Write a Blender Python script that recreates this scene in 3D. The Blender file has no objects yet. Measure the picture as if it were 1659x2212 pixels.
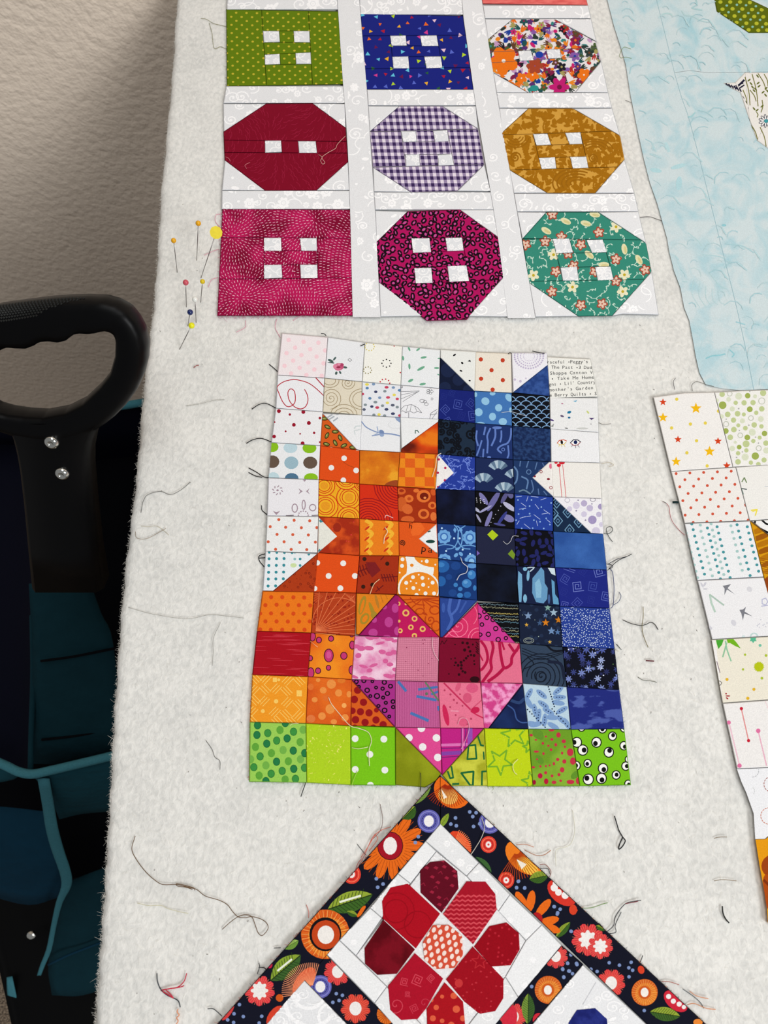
import bpy, bmesh, math, random
from mathutils import Vector, Matrix
C = bpy.context.scene.collection
S_ = bpy.context.scene

# ---------------------------------------------------------------- camera, world, lights, exposure
F_PX, PITCH = 1640.0, math.radians(20.6)
CAM = Vector((0.0, 0.0, 1.37))
cd = bpy.data.cameras.new('camera'); cam = bpy.data.objects.new('camera', cd); C.objects.link(cam)
cam.location = CAM; cam.rotation_euler = (PITCH, 0, 0)
cd.sensor_fit = 'VERTICAL'; cd.sensor_height = 36.0; cd.lens = 36.0*F_PX/2212.0
cd.clip_start = 0.01
cd.dof.use_dof = True; cd.dof.focus_distance = 0.50; cd.dof.aperture_fstop = 16.0
S_.camera = cam
w = bpy.data.worlds.new('room_light'); S_.world = w; w.use_nodes = True
w.node_tree.nodes['Background'].inputs[0].default_value = (0.99, 1.0, 1.0, 1)
w.node_tree.nodes['Background'].inputs[1].default_value = 0.31
def area(name, loc, target, sx, sy, power, col):
    l = bpy.data.lights.new(name, 'AREA'); l.shape = 'RECTANGLE'; l.size = sx; l.size_y = sy
    l.energy = power; l.color = col
    o = bpy.data.objects.new(name, l); C.objects.link(o); o.location = loc
    o.rotation_euler = (Vector(target)-Vector(loc)).to_track_quat('-Z', 'Y').to_euler()
    return o
area('ceiling_panel_light', (1.65, -1.75, 2.66), (-.1, 0.3, 0.85), 1.4, 0.8, 68, (0.97, 0.99, 1.0))
area('ceiling_panel_light', (0.15, 0.25, 2.62), (0.1, 0.25, 0.9), 1.2, 0.6, 12, (0.98, 1.0, 1.0))
S_.view_settings.view_transform = 'Standard'; S_.view_settings.look = 'None'
S_.view_settings.gamma = 1.0; S_.view_settings.use_curve_mapping = False
S_.view_settings.exposure = -0.20

# ---------------------------------------------------------------- helpers
ZT = 0.92                                   # top of the batting
ZQ = ZT + 0.0027                            # top of the pieced fabric
ct, st = math.cos(PITCH), math.sin(PITCH)
def ray(x, y):
    dx = (x-829.5)/F_PX; dy = -(y-1106.0)/F_PX
    return Vector((dx, dy*ct+st, dy*st-ct))
def P(x, y, z=ZT):                          # a point of the photograph carried onto the level z
    d = ray(x, y); return CAM + d*((z-CAM.z)/d.z)
def PP(x, y, o, n):                         # ... or onto any plane
    d = ray(x, y); return CAM + d*((o-CAM).dot(n)/d.dot(n))
def lin(c):
    return tuple(((v/255.0)/12.92 if v/255.0 <= .04045 else ((v/255.0+.055)/1.055)**2.4) for v in c[:3])

def nodes(name):
    m = bpy.data.materials.new(name); m.use_nodes = True
    nt = m.node_tree; b = nt.nodes['Principled BSDF']
    return m, nt, b
def nd(nt, t, **kw):
    n = nt.nodes.new(t)
    for k, v in kw.items():
        if k in n.inputs: n.inputs[k].default_value = v
        else: setattr(n, k, v)
    return n
def add_weave(nt, b, scale=1500, strength=.25, dist=.0002):
    tc = nd(nt, 'ShaderNodeTexCoord')
    no = nd(nt, 'ShaderNodeTexNoise', Scale=scale, Detail=2.0)
    nt.links.new(tc.outputs['Object'], no.inputs['Vector'])
    no2 = nd(nt, 'ShaderNodeTexNoise', Scale=28.0, Detail=1.0)
    nt.links.new(tc.outputs['Object'], no2.inputs['Vector'])
    ad = nd(nt, 'ShaderNodeMath', operation='MULTIPLY_ADD'); ad.inputs[1].default_value = 9.0
    nt.links.new(no2.outputs['Fac'], ad.inputs[0]); nt.links.new(no.outputs['Fac'], ad.inputs[2])
    bp = nd(nt, 'ShaderNodeBump', Strength=strength, Distance=dist)
    nt.links.new(ad.outputs[0], bp.inputs['Height']); nt.links.new(bp.outputs[0], b.inputs['Normal'])
    return tc, no
def varied(nt, b, colsock, no, amt=.12):
    mr = nd(nt, 'ShaderNodeMapRange'); mr.inputs[1].default_value = .25; mr.inputs[2].default_value = .75
    mr.inputs[3].default_value = 1-amt; mr.inputs[4].default_value = 1+amt
    nt.links.new(no.outputs['Fac'], mr.inputs[0])
    mx = nd(nt, 'ShaderNodeMix', data_type='RGBA', blend_type='MULTIPLY'); mx.inputs[0].default_value = 1
    nt.links.new(colsock, mx.inputs[6]); nt.links.new(mr.outputs[0], mx.inputs[7])
    nt.links.new(mx.outputs[2], b.inputs['Base Color'])
def cloth_attr():
    m, nt, b = nodes('printed_cotton')
    b.inputs['Roughness'].default_value = .9; b.inputs['Specular IOR Level'].default_value = .12
    at = nd(nt, 'ShaderNodeAttribute', attribute_name='Col')
    tc, no = add_weave(nt, b); varied(nt, b, at.outputs['Color'], no, .10)
    return m
CLOTH = cloth_attr()
_nm = {}
def nm(c1, c2, scale=120, lo=.4, hi=.6, detail=3, ax=1, ay=1, c3=None, rough=.9, distort=0.0):
    """mottled (hand-dyed) cotton"""
    k = (c1, c2, scale, lo, hi, detail, ax, ay, c3, distort)
    if k in _nm: return _nm[k]
    m, nt, b = nodes('mottled_cotton'); b.inputs['Roughness'].default_value = rough
    b.inputs['Specular IOR Level'].default_value = .12
    tc, no = add_weave(nt, b)
    mp = nd(nt, 'ShaderNodeMapping'); mp.inputs['Scale'].default_value = (ax, ay, 1)
    nt.links.new(tc.outputs['Object'], mp.inputs['Vector'])
    n2 = nd(nt, 'ShaderNodeTexNoise', Scale=scale, Detail=detail); n2.inputs['Distortion'].default_value = distort
    nt.links.new(mp.outputs[0], n2.inputs['Vector'])
    cr = nd(nt, 'ShaderNodeValToRGB'); e = cr.color_ramp.elements
    e[0].position = lo; e[0].color = (*lin(c1), 1); e[1].position = hi; e[1].color = (*lin(c2), 1)
    if c3: x = e.new(min(.98, hi+.08)); x.color = (*lin(c3), 1)
    nt.links.new(n2.outputs['Fac'], cr.inputs[0]); varied(nt, b, cr.outputs[0], no, .08)
    _nm[k] = m; return m
_pm = {}
def plain(name, c, rough=.5, metal=0.0, spec=.5, bump=None):
    k = (name, c, rough)
    if k in _pm: return _pm[k]
    m, nt, b = nodes(name); b.inputs['Base Color'].default_value = (*lin(c), 1)
    b.inputs['Roughness'].default_value = rough; b.inputs['Metallic'].default_value = metal
    b.inputs['Specular IOR Level'].default_value = spec
    tc = nd(nt, 'ShaderNodeTexCoord'); no = nd(nt, 'ShaderNodeTexNoise', Scale=(bump or (400, .1, .0001))[0], Detail=3.0)
    nt.links.new(tc.outputs['Object'], no.inputs['Vector'])
    if bump:
        bp = nd(nt, 'ShaderNodeBump', Strength=bump[1], Distance=bump[2])
        nt.links.new(no.outputs['Fac'], bp.inputs['Height']); nt.links.new(bp.outputs[0], b.inputs['Normal'])
    rgb = nd(nt, 'ShaderNodeRGB'); rgb.outputs[0].default_value = (*lin(c), 1)
    varied(nt, b, rgb.outputs[0], no, .08)
    _pm[k] = m; return m

def tag(o, label=None, cat=None, group=None, kind=None):
    if label: o['label'] = label
    if cat: o['category'] = cat
    if group: o['group'] = group
    if kind: o['kind'] = kind
    return o
def link(name, me, mats, parent=None):
    o = bpy.data.objects.new(name, me); C.objects.link(o)
    for m in (mats if isinstance(mats, (list, tuple)) else [mats]): me.materials.append(m)
    if parent: o.parent = parent
    return o
def obj(name, verts, faces, mat, parent=None, smooth=False, org=None):
    """one mesh; world-space verts, stored relative to its parent's base"""
    off = parent_base(parent) if parent else (Vector(org) if org else Vector((0, 0, 0)))
    me = bpy.data.meshes.new(name)
    me.from_pydata([tuple(Vector(v)-off) for v in verts], [], faces); me.update()
    if smooth: me.polygons.foreach_set('use_smooth', [True]*len(me.polygons))
    o = link(name, me, mat, parent)
    if not parent and org: o.location = org
    return o
def parent_base(p):
    v = Vector((0, 0, 0))
    while p is not None: v = v + p.location; p = p.parent
    return v
def empty(name, loc, label, cat, group=None):
    o = bpy.data.objects.new(name, None); C.objects.link(o); o.location = loc; o.empty_display_size = .02
    return tag(o, label, cat, group)
def box_vf(x0, x1, y0, y1, z0, z1):
    v = [(x, y, z) for x in (x0, x1) for y in (y0, y1) for z in (z0, z1)]
    f = [(0, 1, 3, 2), (4, 6, 7, 5), (0, 4, 5, 1), (2, 3, 7, 6), (0, 2, 6, 4), (1, 5, 7, 3)]
    return v, f
def bevel_obj(o, w, seg=3):
    bm = bmesh.new(); bm.from_mesh(o.data)
    bmesh.ops.bevel(bm, geom=bm.edges[:], offset=w, segments=seg, affect='EDGES', profile=.5)
    bm.to_mesh(o.data); bm.free(); o.data.polygons.foreach_set('use_smooth', [True]*len(o.data.polygons)); return o
def catmull(pts, n=6):
    if len(pts) < 3: return [Vector(p) for p in pts]
    p = [Vector(q) for q in pts]; p = [p[0]*2-p[1]] + p + [p[-1]*2-p[-2]]; out = []
    for i in range(1, len(p)-2):
        for k in range(n):
            t = k/n
            out.append(.5*((2*p[i])+(p[i+1]-p[i-1])*t+(2*p[i-1]-5*p[i]+4*p[i+1]-p[i+2])*t*t+(3*p[i]-p[i-1]-3*p[i+1]+p[i+2])*t**3))
    out.append(p[-2]); return out
def tube_vf(pts, rads, ns=6, base=0, flat=1.0):
    """tube through world points; rads one radius or a list"""
    V, Fc = [], []; n = len(pts); up = Vector((0, 0, 1))
    for i, p in enumerate(pts):
        t = (pts[min(i+1, n-1)]-pts[max(i-1, 0)])
        t = t.normalized() if t.length > 1e-9 else Vector((1, 0, 0))
        a = t.cross(up)
        if a.length < 1e-3: a = t.cross(Vector((0, 1, 0)))
        a.normalize(); b = a.cross(t).normalized()
        r = rads[i] if isinstance(rads, (list, tuple)) else rads
        for k in range(ns):
            q = 2*math.pi*k/ns; V.append(p+a*(r*math.cos(q))+b*(r*flat*math.sin(q)))
    for i in range(n-1):
        for k in range(ns):
            k2 = (k+1) % ns
            Fc.append((base+i*ns+k, base+i*ns+k2, base+(i+1)*ns+k2, base+(i+1)*ns+k))
    Fc.append(tuple(base+k for k in range(ns))[::-1]); Fc.append(tuple(base+(n-1)*ns+k for k in range(ns)))
    return V, Fc

# ---------------------------------------------------------------- flat print drawing, in photograph pixels
class Crop:
    def __init__(s, ox, oy, k): s.o = (ox, oy); s.k = k
    def __call__(s, p): return (s.o[0]+p[0]*s.k, s.o[1]+p[1]*s.k)
K = Crop(0, 0, 1)
ID = K
def use(c):
    global K; K = c
def tp(pts): return [K(p) for p in pts]
def area2(p): return sum(p[i][0]*p[(i+1) % len(p)][1]-p[(i+1) % len(p)][0]*p[i][1] for i in range(len(p)))
def clip(sub, cv):
    """Sutherland-Hodgman against a convex polygon"""
    sg = 1 if area2(cv) > 0 else -1; out = list(sub)
    for i in range(len(cv)):
        a, b = cv[i], cv[(i+1) % len(cv)]; inp, out = out, []
        if not inp: return []
        def side(p): return sg*((b[0]-a[0])*(p[1]-a[1])-(b[1]-a[1])*(p[0]-a[0]))
        for j in range(len(inp)):
            p, q = inp[j], inp[(j+1) % len(inp)]; sp, sq = side(p), side(q)
            if sp >= 0: out.append(p)
            if (sp >= 0) != (sq >= 0):
                t = sp/(sp-sq); out.append((p[0]+(q[0]-p[0])*t, p[1]+(q[1]-p[1])*t))
    return out
def half(poly, a, b, keep):                 # keep: a point on the side that stays
    s = 1e5; d = (b[0]-a[0], b[1]-a[1]); l = math.hypot(*d); d = (d[0]/l, d[1]/l); n = (-d[1], d[0])
    if (keep[0]-a[0])*n[0]+(keep[1]-a[1])*n[1] < 0: n = (-n[0], -n[1])
    p0 = (a[0]-d[0]*s, a[1]-d[1]*s); p1 = (a[0]+d[0]*s, a[1]+d[1]*s)
    return clip(poly, [p0, p1, (p1[0]+n[0]*s, p1[1]+n[1]*s), (p0[0]+n[0]*s, p0[1]+n[1]*s)])
def dedup(p, tol=2.2):
    q = []
    for a in p:
        if not q or math.hypot(a[0]-q[-1][0], a[1]-q[-1][1]) > tol: q.append(a)
    if len(q) > 1 and math.hypot(q[0][0]-q[-1][0], q[0][1]-q[-1][1]) <= tol: q.pop()
    return q
def inset(p, d):
    n = len(p); sg = 1 if area2(p) > 0 else -1; L_ = []
    for i in range(n):
        a, b = p[i], p[(i+1) % n]; dx, dy = b[0]-a[0], b[1]-a[1]; l = math.hypot(dx, dy) or 1
        nx, ny = -dy/l*sg*d, dx/l*sg*d; L_.append(((a[0]+nx, a[1]+ny), (dx/l, dy/l)))
    out = []
    for i in range(n):
        (a, u), (b, v) = L_[i-1], L_[i]; den = u[0]*v[1]-u[1]*v[0]
        if abs(den) < .05: out.append(b); continue
        t = ((b[0]-a[0])*v[1]-(b[1]-a[1])*v[0])/den; out.append((a[0]+u[0]*t, a[1]+u[1]*t))
    return out
def E(x, y, rx, ry=None, c=(0, 0, 0), rot=0, n=14):
    ry = rx if ry is None else ry; r = math.radians(rot); cs, sn = math.cos(r), math.sin(r)
    return [(tp([(x+rx*math.cos(t)*cs-ry*math.sin(t)*sn, y+rx*math.cos(t)*sn+ry*math.sin(t)*cs) for t in [2*math.pi*i/n for i in range(n)]]), c)]
def D(pts, r, c, ry=None):
    o = []
    for p in pts: o += E(p[0], p[1], p[2] if len(p) > 2 else r, ry if len(p) < 3 else None, c)
    return o
def PG(pts, c): return [(tp(pts), c)]
def FAN(pts, c, ctr=None):
    n = len(pts); ctr = ctr or (sum(p[0] for p in pts)/n, sum(p[1] for p in pts)/n)
    return [(tp([ctr, pts[i], pts[(i+1) % n]]), c) for i in range(n)]
def L(pts, w, c, sm=0, closed=False):
    if sm: pts = [tuple(q[:2]) for q in catmull([(*p, 0) for p in pts], sm)]
    if closed: pts = list(pts)+[pts[0]]
    o = []
    for a, b in zip(pts, pts[1:]):
        dx, dy = b[0]-a[0], b[1]-a[1]; l = math.hypot(dx, dy)
        if l < 1e-6: continue
        ux, uy = dx/l*w*.25, dy/l*w*.25; nx, ny = -dy/l*w/2, dx/l*w/2
        o.append((tp([(a[0]+nx-ux, a[1]+ny-uy), (b[0]+nx+ux, b[1]+ny+uy), (b[0]-nx+ux, b[1]-ny+uy), (a[0]-nx-ux, a[1]-ny-uy)]), c))
    return o
def RG(x, y, r, w, c, ry=None, n=18, a0=0, a1=360):
    ry = r if ry is None else ry; full = a1-a0 >= 360
    m = n+1
    pts = [(x+r*math.cos(math.radians(a0+(a1-a0)*i/n)), y+ry*math.sin(math.radians(a0+(a1-a0)*i/n))) for i in range(m)]
    return L(pts, w, c)
def SP(x, y, r, turns, w, c, rot=0, dr=1, n=14, ry=1.0):
    N = int(n*turns); pts = []
    for i in range(N+1):
        t = i/N; a = math.radians(rot)+dr*2*math.pi*turns*t; pts.append((x+r*t*math.cos(a), y+ry*r*t*math.sin(a)))
    return L(pts, w, c)
def SQS(x, y, r, w, c, rot=0, turns=2):
    pts = []; N = turns*4; a0 = math.radians(rot+45)
    for i in range(N+1):
        q = r*(1-i/(N+1.5)); pts.append((x+q*math.cos(a0+i*math.pi/2), y+q*math.sin(a0+i*math.pi/2)))
    return L(pts, w, c)
def star_pts(x, y, r, n=5, inn=.42, rot=-90, ry=1.0):
    return [(x+(r if i % 2 == 0 else r*inn)*math.cos(math.radians(rot+180/n*i)), y+ry*(r if i % 2 == 0 else r*inn)*math.sin(math.radians(rot+180/n*i))) for i in range(2*n)]
def ST(x, y, r, c, n=5, inn=.42, rot=-90): return FAN(star_pts(x, y, r, n, inn, rot), c, (x, y))
def FL(x, y, r, c, n=5, ry=.6, cc=None, rot=0, ri=.25):
    o = []
    for i in range(n):
        a = rot+360/n*i; q = math.radians(a); o += E(x+.55*r*math.cos(q), y+.55*r*math.sin(q), r*.5, r*.5*ry, c, a, 8)
    if cc: o += E(x, y, r*ri, None, cc, 0, 8)
    return o
def LAT(x0, y0, ux, uy, vx, vy, nu, nv, r, c, ry=None):
    o = []
    for j in range(nv):
        for i in range(nu): o += E(x0+ux*i+vx*j, y0+uy*i+vy*j, r, ry, c, 0, 10)
    return o
def bb(p): return min(q[0] for q in p), min(q[1] for q in p), max(q[0] for q in p), max(q[1] for q in p)
def SC(poly, n, fn, seed=1, mind=0):
    """scatter fn(x, y, rnd) over a polygon given in pixels; fn draws in pixels"""
    global K; k0 = K; K = ID; R = random.Random(seed); o = []; x0, y0, x1, y1 = bb(poly); got = []
    tries = 0
    while len(got) < n and tries < n*25:
        tries += 1; x, y = R.uniform(x0, x1), R.uniform(y0, y1)
        if mind and any((x-a)**2+(y-b)**2 < mind*mind for a, b in got): continue
        got.append((x, y)); o += fn(x, y, R)
    K = k0; return o
_gl = {}
def glyph(ch):
    if ch in _gl: return _gl[ch]
    cu = bpy.data.curves.new('glyph', 'FONT'); cu.body = ch; cu.resolution_u = 2
    ob = bpy.data.objects.new('glyph', cu); C.objects.link(ob)
    bpy.context.view_layer.update()
    me = ob.evaluated_get(bpy.context.evaluated_depsgraph_get()).to_mesh(); me.calc_loop_triangles()
    t = [[(me.vertices[i].co.x, me.vertices[i].co.y) for i in tr.vertices] for tr in me.loop_triangles]
    ob.to_mesh_clear(); bpy.data.objects.remove(ob); bpy.data.curves.remove(cu)
    xs = [p[0] for q in t for p in q]; _gl[ch] = (t, min(xs) if xs else 0, max(xs) if xs else .3); return _gl[ch]
def TX(s, x0, y0, x1, y1, h, c, fatten=1.0):
    """fixed-pitch line of lettering along the baseline (x0,y0)-(x1,y1)"""
    o = []; n = len(s); ux, uy = (x1-x0)/n, (y1-y0)/n; l = math.hypot(ux, uy); vx, vy = uy/l*h/.7, -ux/l*h/.7
    for i, ch in enumerate(s):
        if ch == ' ': continue
        if ch == '\u2022': o += E(x0+ux*(i+.5)+vx*.28, y0+uy*(i+.5)+vy*.28, l*.22, None, c, 0, 8); continue
        t, a, b = glyph(ch); sx = min(h/.7/l*1.08, .95/max(b-a, .05))
        off = .5-(a+b)/2*sx
        for tr in t: o.append((tp([(x0+ux*(i+off+p[0]*sx)+vx*p[1], y0+uy*(i+off+p[0]*sx)+vy*p[1]) for p in tr]), c))
    return o
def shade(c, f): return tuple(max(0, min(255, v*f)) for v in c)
def mixc(a, b, t): return tuple(a[i]*(1-t)+b[i]*t for i in range(3))

# ---------------------------------------------------------------- fabric pieces
class MeshAcc:
    def __init__(s, base): s.v = []; s.f = []; s.c = []; s.m = []; s.b = base
    def face(s, pts, col, mi=0):
        i = len(s.v); s.v += [tuple(p-s.b) for p in pts]; s.f.append(tuple(range(i, i+len(pts)))); s.c.append(col); s.m.append(mi)
    def build(s, name, mats, parent):
        me = bpy.data.meshes.new(name); me.from_pydata(s.v, [], s.f); me.update()
        at = me.color_attributes.new('Col', 'FLOAT_COLOR', 'CORNER'); buf = []
        for f, c in zip(s.f, s.c): buf += [*c, 1.0]*len(f)
        at.data.foreach_set('color', buf)
        me.polygons.foreach_set('material_index', s.m)
        return link(name, me, mats, parent)
RND = random.Random(7)
STEP = 3e-7
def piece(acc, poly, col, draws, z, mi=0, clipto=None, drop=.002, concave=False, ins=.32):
    """one cut and sewn piece: top face, rolled edge into the seam, printed motifs on top"""
    lc = lin(col)
    if not concave: poly = dedup(poly)
    if len(poly) < 3: return
    if area2(poly) < 0: poly = poly[::-1]
    if concave: r1 = r2 = r3 = poly
    else: r1 = inset(poly, ins); r2 = inset(poly, ins+.25); r3 = inset(poly, ins+1.5)
    A = [P(*p, z-drop) for p in r1]; B = [P(*p, z-.00035) for p in r2]; T = [P(*p, z) for p in r3]; n = len(poly)
    if concave: B = [P(*p, z-.0002) for p in poly]
    acc.face(T[::-1], lc, mi)
    for i in range(n):
        j = (i+1) % n
        acc.face([A[i], B[i], B[j], A[j]][::-1], lc, mi)
        if not concave: acc.face([B[i], T[i], T[j], B[j]][::-1], lc, mi)
    cv = clipto or inset(poly, ins+.3)
    if not concave: acc.face([P(*p, z-drop+.0001) for p in inset(poly, -.9)][::-1], lin(shade(col, .8)), 0)  # widened under-face, fabric colour darkened to paint shade into the seam gaps
    zb = z+1.2e-5
    for g in draws:
        k = 0
        for pts, c in g:
            q = clip(pts, cv)
            if len(q) >= 3 and abs(area2(q)) > .02:
                if area2(q) > 0: q = q[::-1]
                acc.face([P(*p, zb+STEP*(k % 300)) for p in q], lin(c), 0); k += 1
        zb += STEP*min(k, 300)
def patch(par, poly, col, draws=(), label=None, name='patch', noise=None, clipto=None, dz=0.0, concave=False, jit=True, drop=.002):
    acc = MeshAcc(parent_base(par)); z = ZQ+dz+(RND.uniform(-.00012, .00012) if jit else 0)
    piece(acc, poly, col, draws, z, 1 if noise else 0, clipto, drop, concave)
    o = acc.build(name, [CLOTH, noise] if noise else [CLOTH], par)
    if label: o['label'] = label
    return o
# ---------------------------------------------------------------- setting
def wall_mat():
    m, nt, b = nodes('orange_peel_paint'); b.inputs['Roughness'].default_value = .7; b.inputs['Specular IOR Level'].default_value = .2
    tc = nd(nt, 'ShaderNodeTexCoord')
    n1 = nd(nt, 'ShaderNodeTexNoise', Scale=170.0, Detail=2.0, Roughness=.45); n2 = nd(nt, 'ShaderNodeTexVoronoi', Scale=95.0)
    nt.links.new(tc.outputs['Object'], n1.inputs['Vector']); nt.links.new(tc.outputs['Object'], n2.inputs['Vector'])
    ad = nd(nt, 'ShaderNodeMath', operation='MULTIPLY_ADD'); ad.inputs[1].default_value = -.5
    nt.links.new(n2.outputs['Distance'], ad.inputs[0]); nt.links.new(n1.outputs['Fac'], ad.inputs[2])
    bp = nd(nt, 'ShaderNodeBump', Strength=.5, Distance=.003); nt.links.new(ad.outputs[0], bp.inputs['Height'])
    nt.links.new(bp.outputs[0], b.inputs['Normal']); b.inputs['Base Color'].default_value = (*lin((246, 228, 209)), 1)
    return m
WALL_Y = .68
v, f = box_vf(-2.2, 2.2, WALL_Y, WALL_Y+.1, 0, 2.75); tag(obj('wall_back', v, f, wall_mat()), kind='structure')
def carpet_mat():
    m, nt, b = nodes('carpet'); b.inputs['Roughness'].default_value = 1
    tc = nd(nt, 'ShaderNodeTexCoord'); n1 = nd(nt, 'ShaderNodeTexNoise', Scale=420.0, Detail=4.0)
    nt.links.new(tc.outputs['Object'], n1.inputs['Vector'])
    cr = nd(nt, 'ShaderNodeValToRGB'); e = cr.color_ramp.elements
    e[0].position = .4; e[0].color = (*lin((70, 58, 48)), 1); e[1].position = .62; e[1].color = (*lin((150, 132, 112)), 1)
    nt.links.new(n1.outputs['Fac'], cr.inputs[0]); nt.links.new(cr.outputs[0], b.inputs['Base Color'])
    bp = nd(nt, 'ShaderNodeBump', Strength=.8, Distance=.004); nt.links.new(n1.outputs['Fac'], bp.inputs['Height']); nt.links.new(bp.outputs[0], b.inputs['Normal'])
    return m
v, f = box_vf(-2.2, 2.2, -2.0, WALL_Y+.1, -.06, 0); tag(obj('floor', v, f, carpet_mat()), kind='structure')

# ---------------------------------------------------------------- table and the batting on it
EDGE = [(418, -520), (395, -250), (375, 0), (368, 120), (358, 240), (343, 400), (336, 520), (328, 640), (317, 740), (303, 860), (296, 960), (282, 1100), (268, 1216), (257, 1340),
        (249, 1460), (242, 1570), (237, 1680), (231, 1790), (226, 1880), (219, 1990), (212, 2090), (206, 2190), (200, 2290), (185, 2520)]
EDGE_PX = EDGE
EDGE = [P(x+17, y) for x, y in EDGE]
wood = plain('table_laminate', (150, 120, 90), .5); steel = plain('table_leg_paint', (60, 60, 62), .4, .6)
tb = empty('work_table', (.45, .1, 0), 'work table carrying the white batting and the quilt blocks', 'table')
x_in = max(p.x for p in EDGE)+.012
v, f = box_vf(x_in, 1.2, -.5, .655, .872, ZT-.0085); bevel_obj(obj('table_top', v, f, wood, tb), .003)
for x in (x_in+.12, 1.12):
    for y in (-.42, .58):
        v, f = box_vf(x-.02, x+.02, y-.02, y+.02, 0, .872); obj('leg', v, f, steel, tb)
def batting_mat():
    m, nt, b = nodes('wool_batting'); b.inputs['Roughness'].default_value = 1; b.inputs['Specular IOR Level'].default_value = .05
    b.inputs['Sheen Weight'].default_value = .15
    tc = nd(nt, 'ShaderNodeTexCoord')
    def no(sc, det, sx=1, sy=1):
        mp = nd(nt, 'ShaderNodeMapping'); mp.inputs['Scale'].default_value = (sx, sy, 1)
        n = nd(nt, 'ShaderNodeTexNoise', Scale=sc, Detail=det); n.inputs['Distortion'].default_value = .6
        nt.links.new(tc.outputs['Object'], mp.inputs[0]); nt.links.new(mp.outputs[0], n.inputs['Vector']); return n
    a, c, d = no(330, 4, 1.2, .85), no(38, 2), no(1100, 2)
    m1 = nd(nt, 'ShaderNodeMath', operation='MULTIPLY_ADD'); m1.inputs[1].default_value = .45
    nt.links.new(c.outputs['Fac'], m1.inputs[0]); nt.links.new(a.outputs['Fac'], m1.inputs[2])
    cr = nd(nt, 'ShaderNodeValToRGB'); e = cr.color_ramp.elements
    e[0].position = .48; e[0].color = (*lin((203, 203, 200)), 1); e[1].position = .9; e[1].color = (*lin((228, 227, 223)), 1)
    nt.links.new(m1.outputs[0], cr.inputs[0]); nt.links.new(cr.outputs[0], b.inputs['Base Color'])
    m2 = nd(nt, 'ShaderNodeMath', operation='MULTIPLY_ADD'); m2.inputs[1].default_value = .5
    nt.links.new(d.outputs['Fac'], m2.inputs[0]); nt.links.new(a.outputs['Fac'], m2.inputs[2])
    bp = nd(nt, 'ShaderNodeBump', Strength=.36, Distance=.0010); nt.links.new(m2.outputs[0], bp.inputs['Height']); nt.links.new(bp.outputs[0], b.inputs['Normal'])
    return m
BAT = batting_mat()
edge = catmull(EDGE, 8)
R = random.Random(3)
prof = [(0.004, 0), (.0, -.0001), (-.0022, -.0008), (-.004, -.0024), (-.005, -.0048), (-.0052, -.012), (-.0048, -.03), (-.004, -.05), (.0005, -.05), (.002, -.012), (.008, -.0078)]
V, Fc = [], []
XR = 1.22
cols = [0, .15, .4, .7, 1]
for i, p in enumerate(edge):
    j = .0004*math.sin(i*.9)+.0003*math.sin(i*2.3)
    for t in cols[::-1]:
        V.append((p.x+.006+(XR-p.x-.006)*t, p.y, ZT))
    for dx, dz in prof: V.append((p.x+dx+j, p.y, ZT+dz))
    V.append((XR, p.y, ZT-.0078))
nr = len(cols)+len(prof)+1
for i in range(len(edge)-1):
    for k in range(nr): Fc.append((i*nr+k, (i+1)*nr+k, (i+1)*nr+(k+1) % nr, i*nr+(k+1) % nr))
Fc += [tuple(range(nr))[::-1], tuple((len(edge)-1)*nr+k for k in range(nr))]
batt = obj('batting_sheet', V, Fc, BAT, None, True, org=(.3, .1, ZT))
tag(batt, 'fluffy white batting sheet covering the whole table under the quilt blocks', 'batting')
wool = plain('wool_fibre', (232, 230, 224), .9, 0, .1)
def inside(p, q):
    c = False
    for i in range(len(q)):
        (x1, y1), (x2, y2) = q[i-1], q[i]
        if (y1 > p[1]) != (y2 > p[1]) and p[0] < (x2-x1)*(p[1]-y1)/(y2-y1)+x1: c = not c
    return c
epx = lambda y: next((x0+17+(x1-x0)*(y-y0)/(y1-y0) for (x0, y0), (x1, y1) in zip(EDGE_PX, EDGE_PX[1:]) if y <= y1), 200)
COVER = [[(478, -200), (1250, -200), (1440, 700), (460, 700)], [(595, 710), (1290, 760), (1375, 1710), (528, 1705)], [(1250, -200), (1800, -200), (1800, 855), (1515, 845), (1395, 400)],
 [(950, 1660), (380, 2310), (1610, 2310)], [(1400, 850), (1800, 830), (1800, 2010), (1650, 2000), (1620, 1800)]]
V, Fc = [], []
for _ in range(5200):
    i = R.randrange(10, len(edge)-10); p = edge[i].lerp(edge[i+1], R.random()); zz = R.uniform(-.012, 0)
    a = p+Vector((-.0049 if zz < -.004 else -.0036, 0, zz)); ln = R.choice([1]*14+[2.2])*R.uniform(.0005, .0017)
    d = Vector((-1, R.uniform(-1.2, 1.2), R.uniform(-.4, .9))).normalized(); q = Vector((R.uniform(-.5, .5), R.uniform(-1, 1), R.uniform(-.6, .6)))*.6
    pts = [a+d*(ln*t)+q*(ln*t*t) for t in (0, .35, .7, 1)]
    tv, tf = tube_vf(pts, [.00005, .00004, .00004, .00002], 3, len(V)); V += tv; Fc += tf
for _ in range(2600):                      # fibres standing a little out of the top
    x, y = R.uniform(240, 1659), R.uniform(-40, 2260); a = P(x, y, ZT)
    if x < epx(y)+8 or any(inside((x, y), q) for q in COVER): continue
    th = R.uniform(0, 6.28); ln = R.uniform(.0015, .005); d = Vector((math.cos(th), math.sin(th), 0)); q = Vector((-d.y, d.x, 0))*R.uniform(-.6, .6)
    pts = [a+d*(ln*t)+q*(ln*t*t)+Vector((0, 0, .0006*math.sin(3.1*t)-.0001)) for t in (0, .33, .66, 1)]
    tv, tf = tube_vf(pts, .00005, 3, len(V)); V += tv; Fc += tf
o = obj('fibre_fuzz', V, Fc, wool, batt); o['kind'] = 'stuff'
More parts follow.
